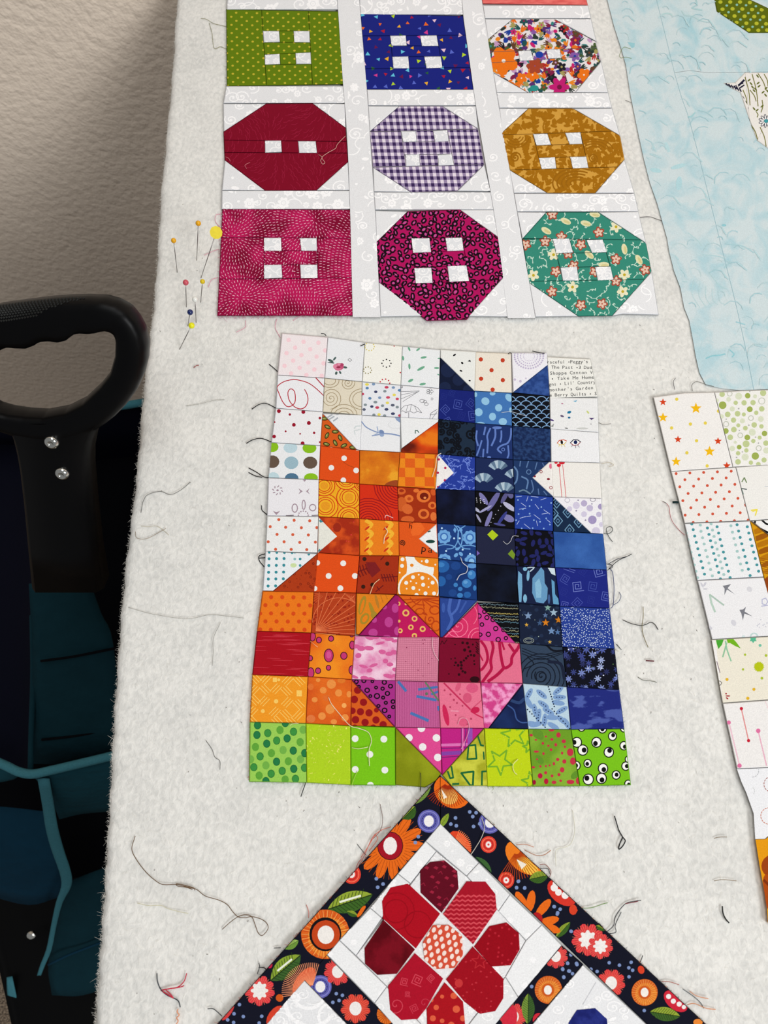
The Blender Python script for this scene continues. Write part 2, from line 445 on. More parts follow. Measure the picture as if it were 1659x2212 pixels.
V, Fc = [], []
for _ in range(150):                       # lint and clipped thread ends
    x, y = R.uniform(260, 1659), R.uniform(0, 2212); a = P(x, y, ZT+.0003); th = R.uniform(0, 6.28); ln = R.uniform(.0003, .0011)
    if any(inside((x, y), q) for q in COVER): continue
    pts = [a-Vector((math.cos(th), math.sin(th), 0))*ln*.5, a, a+Vector((math.cos(th), math.sin(th), 0))*ln*.5]
    tv, tf = tube_vf(pts, .00012, 4, len(V)); V += tv; Fc += tf
o = obj('lint_specks', V, Fc, plain('dark_lint', (96, 88, 82), .9), batt); o['kind'] = 'stuff'

# ---------------------------------------------------------------- rolling tote beside the table
def sheet(name, rows, mat, par, n=4, thick=.0015, world=False):
    rows = [[Vector(p) if world else P(*p) for p in r] for r in rows]
    rr = [catmull(r, n) if len(r) > 2 else [r[0].lerp(r[1], k/n) for k in range(n+1)] for r in rows]
    cc = []
    for k in range(len(rr[0])):
        col = [r[k] for r in rr]
        cc.append(catmull(col, n) if len(col) > 2 else [col[0].lerp(col[1], q/n) for q in range(n+1)])
    m = len(cc[0]); V = [p for c in cc for p in c]
    Fc = [(i*m+j, i*m+j+1, (i+1)*m+j+1, (i+1)*m+j) for i in range(len(cc)-1) for j in range(m-1)]
    o = obj(name, V, Fc, mat, par, True); md = o.modifiers.new('cloth_thickness', 'SOLIDIFY'); md.thickness = thick; return o
def pipe(name, pts, r, mat, par, flat=1.0, n=5):
    p = catmull([P(*q) for q in pts], n); v, f = tube_vf(p, r, 8, 0, flat); return obj(name, v, f, mat, par, True)
black = plain('black_plastic', (2, 2, 3), .38, 0, .12); rub = plain('black_grip_rubber', (20, 21, 19), .6, 0, .3)
navy = plain('navy_nylon', (3, 5, 22), .8, 0, .1, (900, .3, .0004)); lining = plain('dark_lining', (3, 4, 9), .9, 0, .1)
teal = plain('teal_binding', (60, 116, 128), .85, 0, .12, (500, .6, .001)); tpan = plain('teal_panel', (22, 66, 78), .88, 0, .1, (60, .5, .006)); blu = plain('blue_panel', (13, 50, 70), .88, 0, .1, (50, .5, .006))
chrome = plain('polished_steel', (205, 205, 200), .12, 1.0)
tote = empty('rolling_tote', (-.32, .16, 0), 'black and teal rolling tote with loop pull handle, beside the table', 'trolley bag')
TA = math.radians(32); H0 = P(160, 760, 1.005); HN = Vector((0, -math.cos(TA), math.sin(TA)))
def hp(x, y, d=0.0): return PP(x, y, H0, HN)+HN*d
outer = [(150, 641), (190, 640), (230, 642), (258, 650), (282, 664), (300, 686), (314, 712), (321, 742), (320, 775), (313, 805), (300, 835), (280, 864), (255, 890), (232, 908), (205, 925), (170, 938), (130, 944), (90, 943), (40, 934), (0, 920), (-50, 895), (-90, 850), (-110, 790), (-105, 730), (-80, 690), (-40, 668), (0, 658), (60, 650), (110, 644)]
inner = [(229, 707.6), (220, 709), (211, 712.7), (193, 715), (175, 714), (165, 716), (160, 719), (148, 729), (130, 734), (111.5, 731), (96, 732), (88, 735), (81, 740), (63, 747), (42, 746), (24, 744), (15, 747), (6, 752), (-15, 760), (-40, 772), (-58, 792), (-50, 830), (-30, 862), (0, 878.6), (24, 884.6), (60, 889), (99, 890.6), (145, 881.5), (181, 863.5), (217, 830), (241, 800), (252.5, 761), (254, 728), (250, 716), (241, 709)]
def polar(poly, cx, cy, a):
    d = (math.cos(a), math.sin(a)); best = 0
    for i in range(len(poly)):
        x1, y1 = poly[i][0]-cx, poly[i][1]-cy; x2, y2 = poly[(i+1) % len(poly)][0]-cx, poly[(i+1) % len(poly)][1]-cy
        den = d[0]*(y2-y1)-d[1]*(x2-x1)
        if abs(den) < 1e-9: continue
        t = (x1*(y2-y1)-y1*(x2-x1))/den; u = (x1*d[1]-y1*d[0])/den
        if t > 0 and 0 <= u <= 1: best = max(best, t)
    return (cx+d[0]*best, cy+d[1]*best)
N = 200; M = 16; V, Fc = [], []
for i in range(N):
    a = 2*math.pi*i/N; O3 = hp(*polar(outer, 95, 812, a)); I3 = hp(*polar(inner, 95, 812, a)); mid = (O3+I3)/2; hf = (O3-I3)/2
    for k in range(M):
        q = 2*math.pi*k/M; c_, s_ = math.cos(q), math.sin(q)
        V.append(mid+hf*(math.copysign(abs(c_)**.6, c_))+HN*(.009*math.copysign(abs(s_)**.6, s_)))
for i in range(N):
    for k in range(M): Fc.append((i*M+k, ((i+1) % N)*M+k, ((i+1) % N)*M+(k+1) % M, i*M+(k+1) % M))
obj('handle', V, Fc, black, tote, True)
nl = [(900, 20, 228), (922, 28, 212), (945, 36, 203), (975, 43, 197), (1010, 49, 197), (1080, 57, 203), (1180, 66, 214), (1262, 74, 228)]
V, Fc = [], []
for y, x0, x1 in nl:
    for x, d in ((x0, -.009), (x0, .004), (x0+12, .0085), (x1-12, .0085), (x1, .004), (x1, -.009)): V.append(hp(x, y, d))
for i in range(len(nl)-1):
    for k in range(6): Fc.append((i*6+k, i*6+(k+1) % 6, (i+1)*6+(k+1) % 6, (i+1)*6+k))
Fc.append((0, 1, 2, 3, 4, 5)); Fc.append(tuple((len(nl)-1)*6+k for k in range(6)))
obj('handle_shaft', V, Fc, black, tote, True)
for bx, by in ((123, 938), (145, 1005)):
    c = hp(bx, by, .0082); r = .0045; V, Fc = [], []; ex = Vector((1, 0, 0)); ey = HN.cross(ex).normalized()
    for j, (rr, hh) in enumerate(((1.0, -.1), (1.0, .15), (.93, .42), (.72, .62), (.42, .73), (.32, .55), (.0, .52))):
        for k in range(20):
            q = 2*math.pi*k/20; V.append(c+ex*(r*rr*math.cos(q))+ey*(r*rr*math.sin(q))+HN*(r*hh))
    for j in range(6):
        for k in range(20): Fc.append((j*20+k, j*20+(k+1) % 20, (j+1)*20+(k+1) % 20, (j+1)*20+k))
    o = obj('rivet', V, Fc, chrome, tote, True); o['label'] = 'polished domed steel rivet'
V, Fc = [], []                             # knurled grip set into the top bar
def bar(a, q, up=0.0):
    O3 = hp(*polar(outer, 95, 812, a)); I3 = hp(*polar(inner, 95, 812, a)); mid = (O3+I3)/2; hf = (O3-I3)/2; c_, s_ = math.cos(q), math.sin(q)
    e = hf*(math.copysign(abs(c_)**.6, c_))+HN*(.009*math.copysign(abs(s_)**.6, s_)); return mid+e*(1+up/e.length)
for r_ in range(8):
    q = math.radians(6+r_*9)
    for k in range(40):
        x = -95+k*7+(3.5 if r_ % 2 else 0)
        if x > 182-r_*13: continue
        a = math.atan2(650-812, x-95); c = bar(a, q); nn = (c-bar(a, q, -.003)).normalized(); ex = Vector((1, 0, 0)); ey = nn.cross(ex).normalized(); s = .00085
        b = len(V); V += [c+ex*s, c+ey*s, c-ex*s, c-ey*s, c+nn*.0009]
        Fc += [(b, b+1, b+4), (b+1, b+2, b+4), (b+2, b+3, b+4), (b+3, b, b+4)]
o = obj('grip_texture', V, Fc, rub, tote); o['kind'] = 'stuff'
def down(rows_top, zs): return [[Vector((p.x, p.y, z)) for p in rows_top] for z in zs]
ft = [P(-170, 905, .62), P(60, 897, .62), P(200, 886, .62), P(312, 869, .62)]
sheet('back_panel', down(ft, (.62, .35, .04)), navy, tote, 3, world=True)
pipe('top_binding', [(-170, 905, .622), (60, 897, .622), (200, 886, .622), (312, 869, .622)], .0045, teal, tote)
rt = [P(312, 870, .615), P(300, 1150, .58), P(285, 1400, .56), P(272, 1640, .55)]
sheet('side_panel', [[p for p in rt], [Vector((p.x, p.y, .3)) for p in rt], [Vector((p.x, p.y, .04)) for p in rt]], navy, tote, 3, world=True)
sheet('lining', [[(-170, 1640, .2), (60, 1640, .2), (266, 1640, .2)], [(-170, 1800, .2), (60, 1800, .2), (266, 1800, .2)], [(-120, 1960, .2), (60, 1960, .2), (262, 1960, .2)]], lining, tote)
sheet('lining', [[(-170, 930, .5), (60, 930, .5), (305, 920, .5)], [(-170, 1250, .48), (60, 1250, .48), (290, 1250, .48)], [(-170, 1680, .5), (60, 1680, .5), (275, 1660, .5)]], lining, tote)
sheet('sleeve_panel', [[(-170, 960, .58), (20, 960, .58), (110, 970, .6)], [(-170, 1250, .56), (20, 1250, .58), (80, 1250, .6)], [(-170, 1655, .56), (20, 1665, .56), (66, 1668, .58)]], navy, tote)
sheet('pocket_panel', [[(62, 1262, .72), (125, 1258, .72), (192, 1253, .72)], [(66, 1330, .70), (137, 1328, .70), (218, 1326, .70)], [(70, 1400, .68), (150, 1398, .68), (245, 1398, .68)], [(70, 1650, .60), (150, 1650, .60), (266, 1640, .60)]], plain('dark_teal_panel', (12, 44, 53), .88, 0, .1, (60, .4, .005)), tote)
pipe('panel_seam', [(88, 1428, .679), (160, 1418, .679), (250, 1400, .679)], .0012, lining, tote)
pipe('panel_seam', [(90, 1598, .62), (160, 1590, .62), (250, 1574, .62)], .0012, lining, tote)
pipe('pocket_piping', [(70, 1330, .69), (72, 1450, .66), (68, 1580, .63), (66, 1668, .62)], .0028, plain('dark_teal_panel', (12, 44, 53), .88, 0, .1, (60, .4, .005)), tote)
pipe('pocket_binding', [(-70, 1636, .63), (-20, 1642, .63), (12, 1654, .63), (40, 1667, .63), (70, 1672, .63), (110, 1664, .63), (170, 1650, .63), (262, 1628, .63)], .0042, teal, tote)
sheet('front_pocket', [[(70, 1676, .625), (150, 1660, .625), (264, 1636, .625)], [(105, 1715, .58), (170, 1722, .57), (262, 1708, .57)], [(128, 1770, .5), (180, 1758, .48), (262, 1752, .47)]], tpan, tote)
sheet('side_pocket', [[(-70, 1742, .5), (10, 1744, .5), (112, 1756, .5)], [(-70, 1850, .46), (40, 1850, .47), (137, 1868, .46)], [(-40, 1930, .4), (60, 1955, .4), (128, 1938, .4)]], blu, tote)
sheet('binding_flap', [[(-70, 1672, .6), (0, 1664, .61), (42, 1676, .6)], [(-70, 1700, .58), (0, 1690, .59), (30, 1684, .59)]], tpan, tote)
cl = [(94, 1684, 26, .62), (104, 1740, 26, .58), (112, 1790, 27, .55), (124, 1835, 27, .52), (141, 1885, 25, .49), (143, 1915, 22, .47), (128, 1950, 15, .45), (116, 2000, 12, .42), (106, 2050, 12, .39), (92, 2085, 11, .37), (84, 2108, 9, .36)]
sheet('hanging_strap', [[(x-wd/2, y, z), (x, y-1, z+.003), (x+wd/2, y, z)] for x, y, wd, z in cl], teal, tote, 3)
sheet('lower_pocket', [[(150, 1905, .4), (200, 1885, .4), (264, 1862, .4)], [(122, 1990, .36), (190, 1975, .37), (262, 1950, .36)], [(104, 2085, .32), (180, 2060, .33), (262, 2030, .32)], [(112, 2150, .3), (180, 2150, .3), (262, 2120, .3)]], plain('dark_teal_panel', (12, 44, 53), .88, 0, .1, (60, .4, .005)), tote)
pipe('pocket_fold', [(104, 2084, .335), (150, 2062, .345), (218, 2036, .345)], .0014, blu, tote)
sheet('base_board', [[(-90, 1905, .26), (90, 1905, .26), (266, 1880, .26)], [(-25, 2010, .26), (100, 2060, .26), (262, 2060, .26)], [(42, 2290, .26), (140, 2290, .26), (250, 2290, .26)]], black, tote, 4, .004)
sheet('strap_end', [[(14, 2112, .27), (26, 2110, .27)], [(16, 2150, .26), (34, 2150, .262)], [(26, 2180, .25), (39, 2172, .252)]], teal, tote)
c = P(68, 2020, .285); bm = bmesh.new(); bmesh.ops.create_uvsphere(bm, u_segments=16, v_segments=8, radius=.006, matrix=Matrix.Translation(c-parent_base(tote)) @ Matrix.Diagonal((1, .8, .45, 1)))
me = bpy.data.meshes.new('snap_button'); bm.to_mesh(me); bm.free(); o = link('snap_button', me, chrome, tote); o['label'] = 'small silver snap button'
v, f = box_vf(-.52, -.19, -.06, .40, .0, .05); bevel_obj(obj('bottom_tray', v, f, black, tote), .012)

# ---------------------------------------------------------------- pins standing in the batting
def uvs(c, r, org, sq=(1, 1, 1), mat=None, name='pin_head', par=None, rot=None):
    bm = bmesh.new(); m4 = Matrix.Translation(Vector(c)-org)
    if rot: m4 = m4 @ rot
    bmesh.ops.create_uvsphere(bm, u_segments=18, v_segments=10, radius=r, matrix=m4 @ Matrix.Diagonal((*sq, 1)))
    me = bpy.data.meshes.new(name); bm.to_mesh(me); bm.free(); me.polygons.foreach_set('use_smooth', [True]*len(me.polygons)); return link(name, me, mat, par)
pinsteel = plain('pin_steel', (150, 148, 145), .3, .9)
def pin(hx, hy, bx, by, zh, col, r, label, flat=False):
    h = P(hx, hy, ZT+zh); b = P(bx, by, ZT-.001); t = empty('flat_head_pin' if flat else 'ball_head_pin', b, label, 'pin', 'sewing pins by the left edge')
    v, f = tube_vf([b, b.lerp(h, .5), h], [.00022, .0003, .0003], 8); obj('pin_shaft', v, f, pinsteel, t, True)
    if flat:
        ax = Vector((0, 1, 0)); V, Fc = [], []; nrm = (CAM-h).normalized(); ex = Vector((1, 0, 0)); ex = (ex-nrm*ex.dot(nrm)).normalized(); ey = nrm.cross(ex); n = 28
        c = h+(h-b).normalized()*.0005
        for dd in (-.0004, .0004):
            for k in range(n):
                q = 2*math.pi*k/n; rr = r*(1+.03*math.sin(9*q)); V.append(c+ex*(rr*math.cos(q))+ey*(rr*math.sin(q))+nrm*dd)
        Fc = [tuple(range(n))[::-1], tuple(range(n, 2*n))]+[(k, (k+1) % n, n+(k+1) % n, n+k) for k in range(n)]
        obj('pin_head', V, Fc, plain('yellow_pin_plastic', col, .55), t)
    else:
        uvs(h, r, parent_base(t), (1, 1, 1), plain('pin_glass', col, .18), 'pin_head', t)
PC = Crop(340, 440, 180/1171)
def ppin(hx, hy, bx, by, *a, **k): pin(*PC((hx, hy)), *PC((bx, by)), *a, **k)
ppin(574, 275, 552, 815, .027, (222, 160, 10), .0019, 'orange-yellow ball pin standing highest on the batting')
ppin(228, 518, 281, 985, .024, (222, 160, 10), .0018, 'orange-yellow ball pin nearest the left edge of the batting')
ppin(822, 415, 605, 1065, .028, (224, 203, 22), .0042, 'pin with large flat yellow disc head beside the magenta block', flat=True)
ppin(398, 1108, 408, 1470, .019, (196, 78, 92), .0020, 'pin with a pink ball head')
ppin(634, 1094, 606, 1405, .017, (214, 186, 12), .0017, 'small yellow ball pin at the foot of the flat headed pin')
ppin(528, 1345, 546, 1688, .018, (226, 226, 220), .0020, 'pin with a white ball head')
ppin(460, 1525, 424, 1735, .012, (18, 36, 92), .0020, 'pin with a dark blue ball head')
ppin(480, 1712, 300, 2068, .016, (226, 222, 14), .0021, 'bright yellow ball pin leaning over, lowest of the pins')
# ---------------------------------------------------------------- quilt with two cats and a heart
W1 = (224, 225, 228); W2 = (220, 222, 226)
def damask(poly, seed, c=(246, 246, 248), dens=520, w=2.8, s=1.0):
    """white on white scroll print"""
    a = abs(area2(poly))/2
    def f(x, y, R_):
        k = R_.random(); r = R_.uniform(8, 19)*s
        if k < .45: return SP(x, y, r, R_.uniform(1.2, 1.9), w*s, c, R_.uniform(0, 360), R_.choice([-1, 1]), 12, .8)+E(x, y, 2.5*s, 2*s, c, 0, 8)
        if k < .62: return FL(x, y, r*.75, c, 7, .7, None, R_.uniform(0, 60))+RG(x, y, r*.3, 1.2, (224, 225, 229), None, 8)
        if k < .8: a0 = R_.uniform(0, 360); return RG(x, y, r*1.5, w*.9*s, c, r*1.15, 10, a0, a0+R_.uniform(90, 200))
        if k < .9: return E(x, y, r*.5, r*.22, c, R_.uniform(0, 180), 10)
        return E(x, y, 3.4*s, 2.8*s, c, 0, 8)
    return [SC(poly, max(1, int(a/dens/(s*s))), f, seed, 15*s)]
Z1, Z2, Z3, Z4 = Crop(520, 700, .2652), Crop(900, 700, .2652), Crop(520, 930, .2652), Crop(920, 950, .2652)
Z5, Z6, Z7, Z8 = Crop(520, 1180, .2652), Crop(930, 1180, .2652), Crop(520, 1420, .2652), Crop(930, 1420, .2652)
G = [
 [(608.8, 720), (708, 728.5), (788, 740), (869, 748), (951, 755.8), (1027, 760.5), (1104, 763.6), (1181, 766), (1275, 775)],
 [(599.6, 810), (701, 816.7), (782, 824.6), (865.6, 832), (949, 839), (1024.6, 844.5), (1105.5, 849), (1186.4, 855), (1289, 858)],
 [(595.6, 881.7), (697, 889.6), (781, 896.8), (865, 901.6), (946.5, 905.5), (1026, 914.3), (1106, 920), (1189, 926), (1292, 934)],
 [(586, 956), (692, 962.6), (776.5, 972.5), (864, 977), (945.5, 981), (1026.5, 987.5), (1108, 993), (1190, 997), (1295, 1000)],
 [(579.7, 1032), (689, 1036), (776, 1045.4), (858.5, 1050.7), (941, 1056.5), (1026, 1060), (1111, 1066.7), (1194.5, 1073.3), (1299, 1076.8)],
 [(577, 1114.3), (687.6, 1115.8), (776, 1120.4), (861, 1126), (944, 1130.5), (1027.4, 1135.6), (1111, 1142.3), (1194.5, 1147.6), (1302, 1153)],
 [(573.5, 1191), (685.7, 1194), (776.7, 1200), (862, 1200.5), (947, 1206.2), (1028.7, 1216.5), (1115, 1222.6), (1198.5, 1225.8), (1310, 1231)],
 [(567.7, 1277), (678, 1278.5), (769, 1281), (857, 1284), (948, 1288), (1030.8, 1296.7), (1119.6, 1303.3), (1208.5, 1309.4), (1316, 1314)],
 [(555.8, 1363), (672, 1367), (766, 1373.6), (859, 1376), (948.5, 1376), (1034.8, 1381.6), (1122.3, 1389.5), (1215, 1397.5), (1327, 1401.3)],
 [(545.5, 1457.7), (665, 1461.5), (759.7, 1467.7), (853.7, 1470.2), (946, 1473), (1037.5, 1474.4), (1129, 1476), (1224, 1483.7), (1337, 1490)],
 [(540, 1559.5), (660.6, 1562.5), (757.2, 1567.6), (853.3, 1570.8), (951, 1572.5), (1046, 1573), (1140.8, 1574.6), (1233, 1575.7), (1347.7, 1574)],
 [(538.6, 1688), (662.4, 1690), (757.9, 1695), (854, 1696), (953, 1699), (1052.5, 1698), (1151, 1698.5), (1252, 1697.5), (1362, 1695)]]
cat = empty('cat_quilt', P(945, 1230, ZT), 'patchwork block of an orange cat and a blue cat hugging a pink heart', 'quilt block')
def q4(r, c): return [G[r-1][c-1], G[r-1][c], G[r][c], G[r][c-1]]
def cp(r, c, col, draws=(), label=None, noise=None, part='all', poly=None, dz=0, name='patch'):
    q = q4(r, c)
    if part != 'all':
        TL, TR, BR, BL = q
        q = {'bl': [TL, BR, BL], 'tr': [TL, TR, BR], 'tl': [TL, TR, BL], 'br': [TR, BR, BL]}[part]
    if poly: q = inset(tp(poly), -.7)
    return patch(cat, q, col, draws, label, name, noise, dz=dz)
# row 1
use(Z1)
top1 = [G[0][0]]+[(608.8+(99.2*t), 720+8.5*t+(3.2 if k % 2 else -1.2)) for k, t in enumerate([.14, .28, .38, .5, .62, .75, .86])]+[G[0][1]]
cp(1, 1, (233, 224, 227), [D([(390, 130), (512, 145), (633, 152), (443, 192), (566, 205), (688, 215), (373, 237), (495, 253), (618, 265), (427, 298), (550, 313), (675, 320), (357, 340), (480, 357), (600, 370), (410, 402), (535, 415), (660, 422)], 18, (238, 203, 211))], 'pale patch with pink dots')
RO = (190, 85, 120)
cp(1, 2, (226, 228, 232), [E(732, 298, 24, 10, (70, 92, 90), 20)+E(765, 282, 18, 8, (78, 98, 96), -50)+E(735, 315, 30, 4, (50, 70, 70), 5)+E(850, 353, 18, 9, (70, 90, 86), 10)+E(778, 400, 14, 10, (70, 92, 88), 110)+E(810, 394, 14, 8, (70, 92, 88), 60)+E(745, 312, 16, 7, (60, 84, 80), 30),
  E(797, 348, 42, 30, RO, 0), E(770, 345, 18, 20, (214, 130, 158))+E(822, 332, 18, 14, (170, 62, 100))+E(795, 368, 28, 12, (205, 110, 142)), E(796, 352, 18, 7, (140, 40, 70))+E(800, 330, 14, 8, (220, 140, 165)), L([(873, 292), (886, 279), (905, 293), (890, 305)], 3, (60, 60, 66), closed=True)], 'white patch with one pink rose')
def dring(x, y, r, n, d, c): return D([(x+r*math.cos(6.283*i/n), y+r*.85*math.sin(6.283*i/n)) for i in range(n)], d, c)
cp(1, 3, (234, 234, 228), [dring(1187, 320, 37, 8, 5.5, (28, 26, 28)), dring(1033, 376, 32, 9, 5, (130, 122, 70)), dring(1050, 184, 38, 11, 5, (212, 196, 92)), dring(1174, 482, 40, 9, 6, (186, 34, 52)), D([(1250, 178), (1272, 170), (1228, 170), (1300, 395)], 6, (186, 34, 52))], 'cream patch with rings of small dots')
gr = (106, 164, 136)
cp(1, 4, (226, 229, 232), [sum([E(x, y, a, b, gr, r_, 10) for x, y, a, b, r_ in [(1372, 203, 19, 8, 65), (1445, 207, 19, 8, -35), (1322, 278, 20, 9, 80), (1490, 272, 26, 9, -10), (1374, 345, 25, 9, 85), (1468, 362, 36, 11, -28), (1596, 358, 22, 8, 0), (1384, 460, 24, 11, -28), (1482, 489, 27, 10, -10), (1610, 412, 10, 5, 30), (1615, 280, 12, 6, 0)]], [])], 'white patch with green dashes')
use(Z2)
cp(1, 5, (12, 22, 48), [D([(255, 375, 60), (340, 455, 48), (230, 520, 50), (420, 540, 45)], 40, (22, 34, 66))], 'navy triangle patch', poly=[(195, 276), (470, 546), (187, 527)])
cp(1, 5, (225, 227, 224), [E(308, 252, 14, 7, (15, 15, 20), -35)+E(371, 317, 11, 8, (15, 15, 20), 40)+PG([(415, 303), (435, 290), (442, 308)], (15, 15, 20))+E(361, 381, 12, 6, (15, 15, 20), 20)+E(432, 461, 9, 6, (15, 15, 20), 10)], 'white triangle patch with black specks', poly=[(195, 210), (480, 228), (470, 544), (195, 274)])
cp(1, 6, (226, 219, 206), [D([(523, 288), (701, 295), (610, 376), (525, 445), (702, 457), (619, 534)], 17.5, (186, 62, 38))], 'cream patch with rust dots')
cp(1, 7, (229, 228, 235), [sum([dring(915, 262, 45+24*k, 20+5*k, 3.5+1.3*k, (186, 176, 202)) for k in range(4)], [])+D([(800, 452, 10), (845, 466, 11), (890, 442, 6)], 8, (192, 180, 206))], 'white triangle patch with lilac dot arcs', poly=[(775, 238), (1057, 238), (1066, 332), (788, 552)])
cp(1, 7, (38, 68, 132), [], 'blue triangle patch', nm((32, 60, 122), (52, 84, 150), 250), poly=[(1068, 336), (1080, 585), (790, 556)])
tc_ = (44, 44, 48)
cp(1, 8, (229, 229, 224), [TX('raceful \u2022Peggy\u2019s S'.replace('\u2019', "'"), 1062, 322, 1440, 318, 27, tc_)+TX('The Past \u20223 Dud', 1098, 364, 1428, 366, 27, tc_)+TX('Shoppe Canton V', 1084, 413, 1436, 406, 27, tc_)+TX('\u2022 Take Me Home', 1094, 458, 1448, 444, 27, tc_)+TX("gns \u2022 Lil' Country", 1076, 504, 1460, 484, 27, tc_)+TX("mother's Garden M", 1078, 550, 1490, 528, 27, tc_)+TX('e Berry Quilts \u2022 S', 1082, 592, 1470, 578, 27, tc_)], 'white patch printed with lines of typed words', poly=[(1063, 270), (1412, 288), (1472, 590), (1086, 600)])
# row 2
use(Z1)
rd = (176, 34, 54)
cp(2, 1, (228, 229, 233), [L([(684, 592), (620, 530), (560, 485), (500, 463), (430, 452), (350, 470), (297, 512), (310, 560), (340, 630), (375, 670), (410, 668), (440, 640), (445, 590), (435, 545), (410, 528), (388, 545), (385, 580), (400, 630), (440, 675), (490, 691), (530, 670), (548, 620), (540, 570), (520, 533)], 7, rd, 3)+L([(612, 438), (690, 524)], 8, rd)], 'white patch with a red looping line')
bn = (152, 134, 102)
cp(2, 2, (217, 209, 190), [SP(735, 605, 88, 3.2, 4.5, bn, 20)+SP(872, 478, 68, 3, 4.5, bn, 200, -1)+RG(990, 612, 104, 4.5, bn, 85)+RG(990, 612, 78, 4.5, bn, 62)+RG(840, 740, 108, 4.5, bn, 86)+RG(840, 740, 78, 4.5, bn, 56)+RG(840, 745, 50, 4.5, bn, 34)+RG(725, 462, 76, 4.5, bn, 55)+RG(725, 462, 48, 4.5, bn, 34)], 'beige patch with brown spirals')
md = [(88, 128, 168), (60, 66, 100), (128, 140, 146), (190, 66, 92), (222, 208, 92), (86, 92, 112), (120, 146, 180), (196, 70, 96)]
cp(2, 3, (222, 225, 232), [sum([E(x, y, 14 if i % 3 else 17, 11, md[j], 0, 10) for i, (x, y, j) in enumerate([(1028, 492, 4), (1030, 522, 0), (1100, 552, 1), (1188, 515, 3), (1243, 517, 6), (1174, 547, 2), (990, 570, 3), (1052, 605, 0), (1132, 600, 6), (1200, 598, 7), (1250, 577, 4), (1275, 610, 7), (1097, 636, 2), (1015, 658, 2), (1068, 672, 1), (1112, 680, 3), (1155, 665, 2), (1195, 642, 4), (1238, 661, 5), (1275, 677, 2), (1005, 696, 5), (1187, 695, 1), (1085, 740, 2), (1127, 737, 4), (1240, 730, 1), (1172, 746, 2), (1082, 490, 6), (1295, 540, 0), (1295, 745, 3)])], [])], 'white patch with multicoloured dots')
gk = (92, 92, 98)
cp(2, 4, (228, 229, 234), [L([(1300, 550), (1455, 545), (1320, 632)], 3, gk)+L([(1300, 578), (1440, 550)], 3, gk)+L([(1305, 610), (1445, 552)], 3, gk)+L([(1300, 700), (1330, 668), (1390, 655), (1440, 680), (1475, 722), (1440, 712), (1410, 725), (1375, 708), (1345, 722), (1320, 706), (1300, 712)], 3.5, gk)+L([(1390, 655), (1380, 708)], 3, gk)+L([(1415, 665), (1435, 710)], 3, gk)+L([(1360, 665), (1345, 720)], 3, gk)+L([(1368, 720), (1368, 770)], 7, (160, 160, 166)),
  sum([RG(1540+16*math.cos(t), 550+14*math.sin(t), 12, 3, gk, 9, 9) for t in [i*1.257 for i in range(5)]], [])+RG(1478, 626, 20, 3, gk, 14, 10)+RG(1512, 652, 16, 3, gk, 11, 10)+RG(1500, 632, 14, 3, gk, 10, 10)+RG(1558, 610, 8, 3, gk, 10, 8)+L([(1540, 770), (1550, 725), (1600, 695)], 3.5, gk)+L([(1540, 740), (1600, 730)], 3, gk)+L([(1560, 770), (1600, 712)], 3, gk)+RG(1312, 512, 8, 3, gk, 8, 8)], 'white patch with grey outline umbrellas and blossoms')
use(Z2)
sq = (72, 88, 168)
cp(2, 5, (20, 32, 110), [SQS(340, 652, 58, 4, sq, 8)+SQS(237, 695, 50, 4, sq, 42)+SQS(445, 645, 52, 4, (58, 74, 150), 35)+SQS(460, 740, 60, 4, sq, -10)+SQS(290, 560, 40, 3, (36, 50, 128), 20)+SQS(370, 745, 48, 3, (34, 46, 126), 15)+SQS(225, 590, 40, 3, (34, 46, 126), 10)+SQS(255, 790, 44, 4, sq, 60)], 'royal blue patch with square spirals')
lb = (140, 188, 220)
cp(2, 6, (62, 112, 176), [E(560, 628, 34, 31, lb, 30)+E(668, 682, 30, 30, lb)+E(505, 718, 33, 33, lb)+E(618, 754, 29, 32, lb)+E(702, 795, 34, 30, lb)+E(752, 600, 36, 26, lb, 50)+E(618, 566, 24, 16, lb)+E(480, 575, 14, 20, lb)+E(520, 815, 36, 18, lb)+E(765, 700, 12, 22, lb)], 'mid blue patch with pale blue spots')
sc = []
for j in range(8):
    for i in range(5):
        x = 765+i*84+(42 if j % 2 else 0); y = 600+j*34
        sc += RG(x, y+22, 41, 7, (118, 156, 198), 32, 12, 185, 355)
cp(2, 7, (8, 12, 22), [sc], 'black patch with pale blue scallops')
cp(2, 8, (226, 227, 228), [PG([(1230, 712), (1250, 706), (1262, 716), (1246, 730), (1226, 728)], (22, 110, 150))+PG([(1404, 764), (1448, 764), (1424, 782)], (80, 62, 110))+E(1185, 750, 16, 8, (92, 78, 110), 20)+E(1242, 762, 11, 8, (24, 96, 140))+E(1395, 718, 16, 7, (196, 204, 122), 50)+PG([(1275, 627), (1310, 620), (1295, 636)], (110, 170, 200))+E(1186, 648, 9, 5, (176, 110, 140))+E(1100, 782, 20, 7, (80, 62, 120), 20)+PG([(1090, 835), (1120, 808), (1112, 840)], (150, 152, 150))+E(1420, 815, 6, 4, (150, 150, 156))+E(1220, 848, 14, 4, (60, 60, 60), 10)+E(1350, 850, 50, 8, (196, 198, 196))], 'white patch with tiny coloured chips', poly=[(1086, 600), (1470, 604), (1478, 880), (1090, 852)])
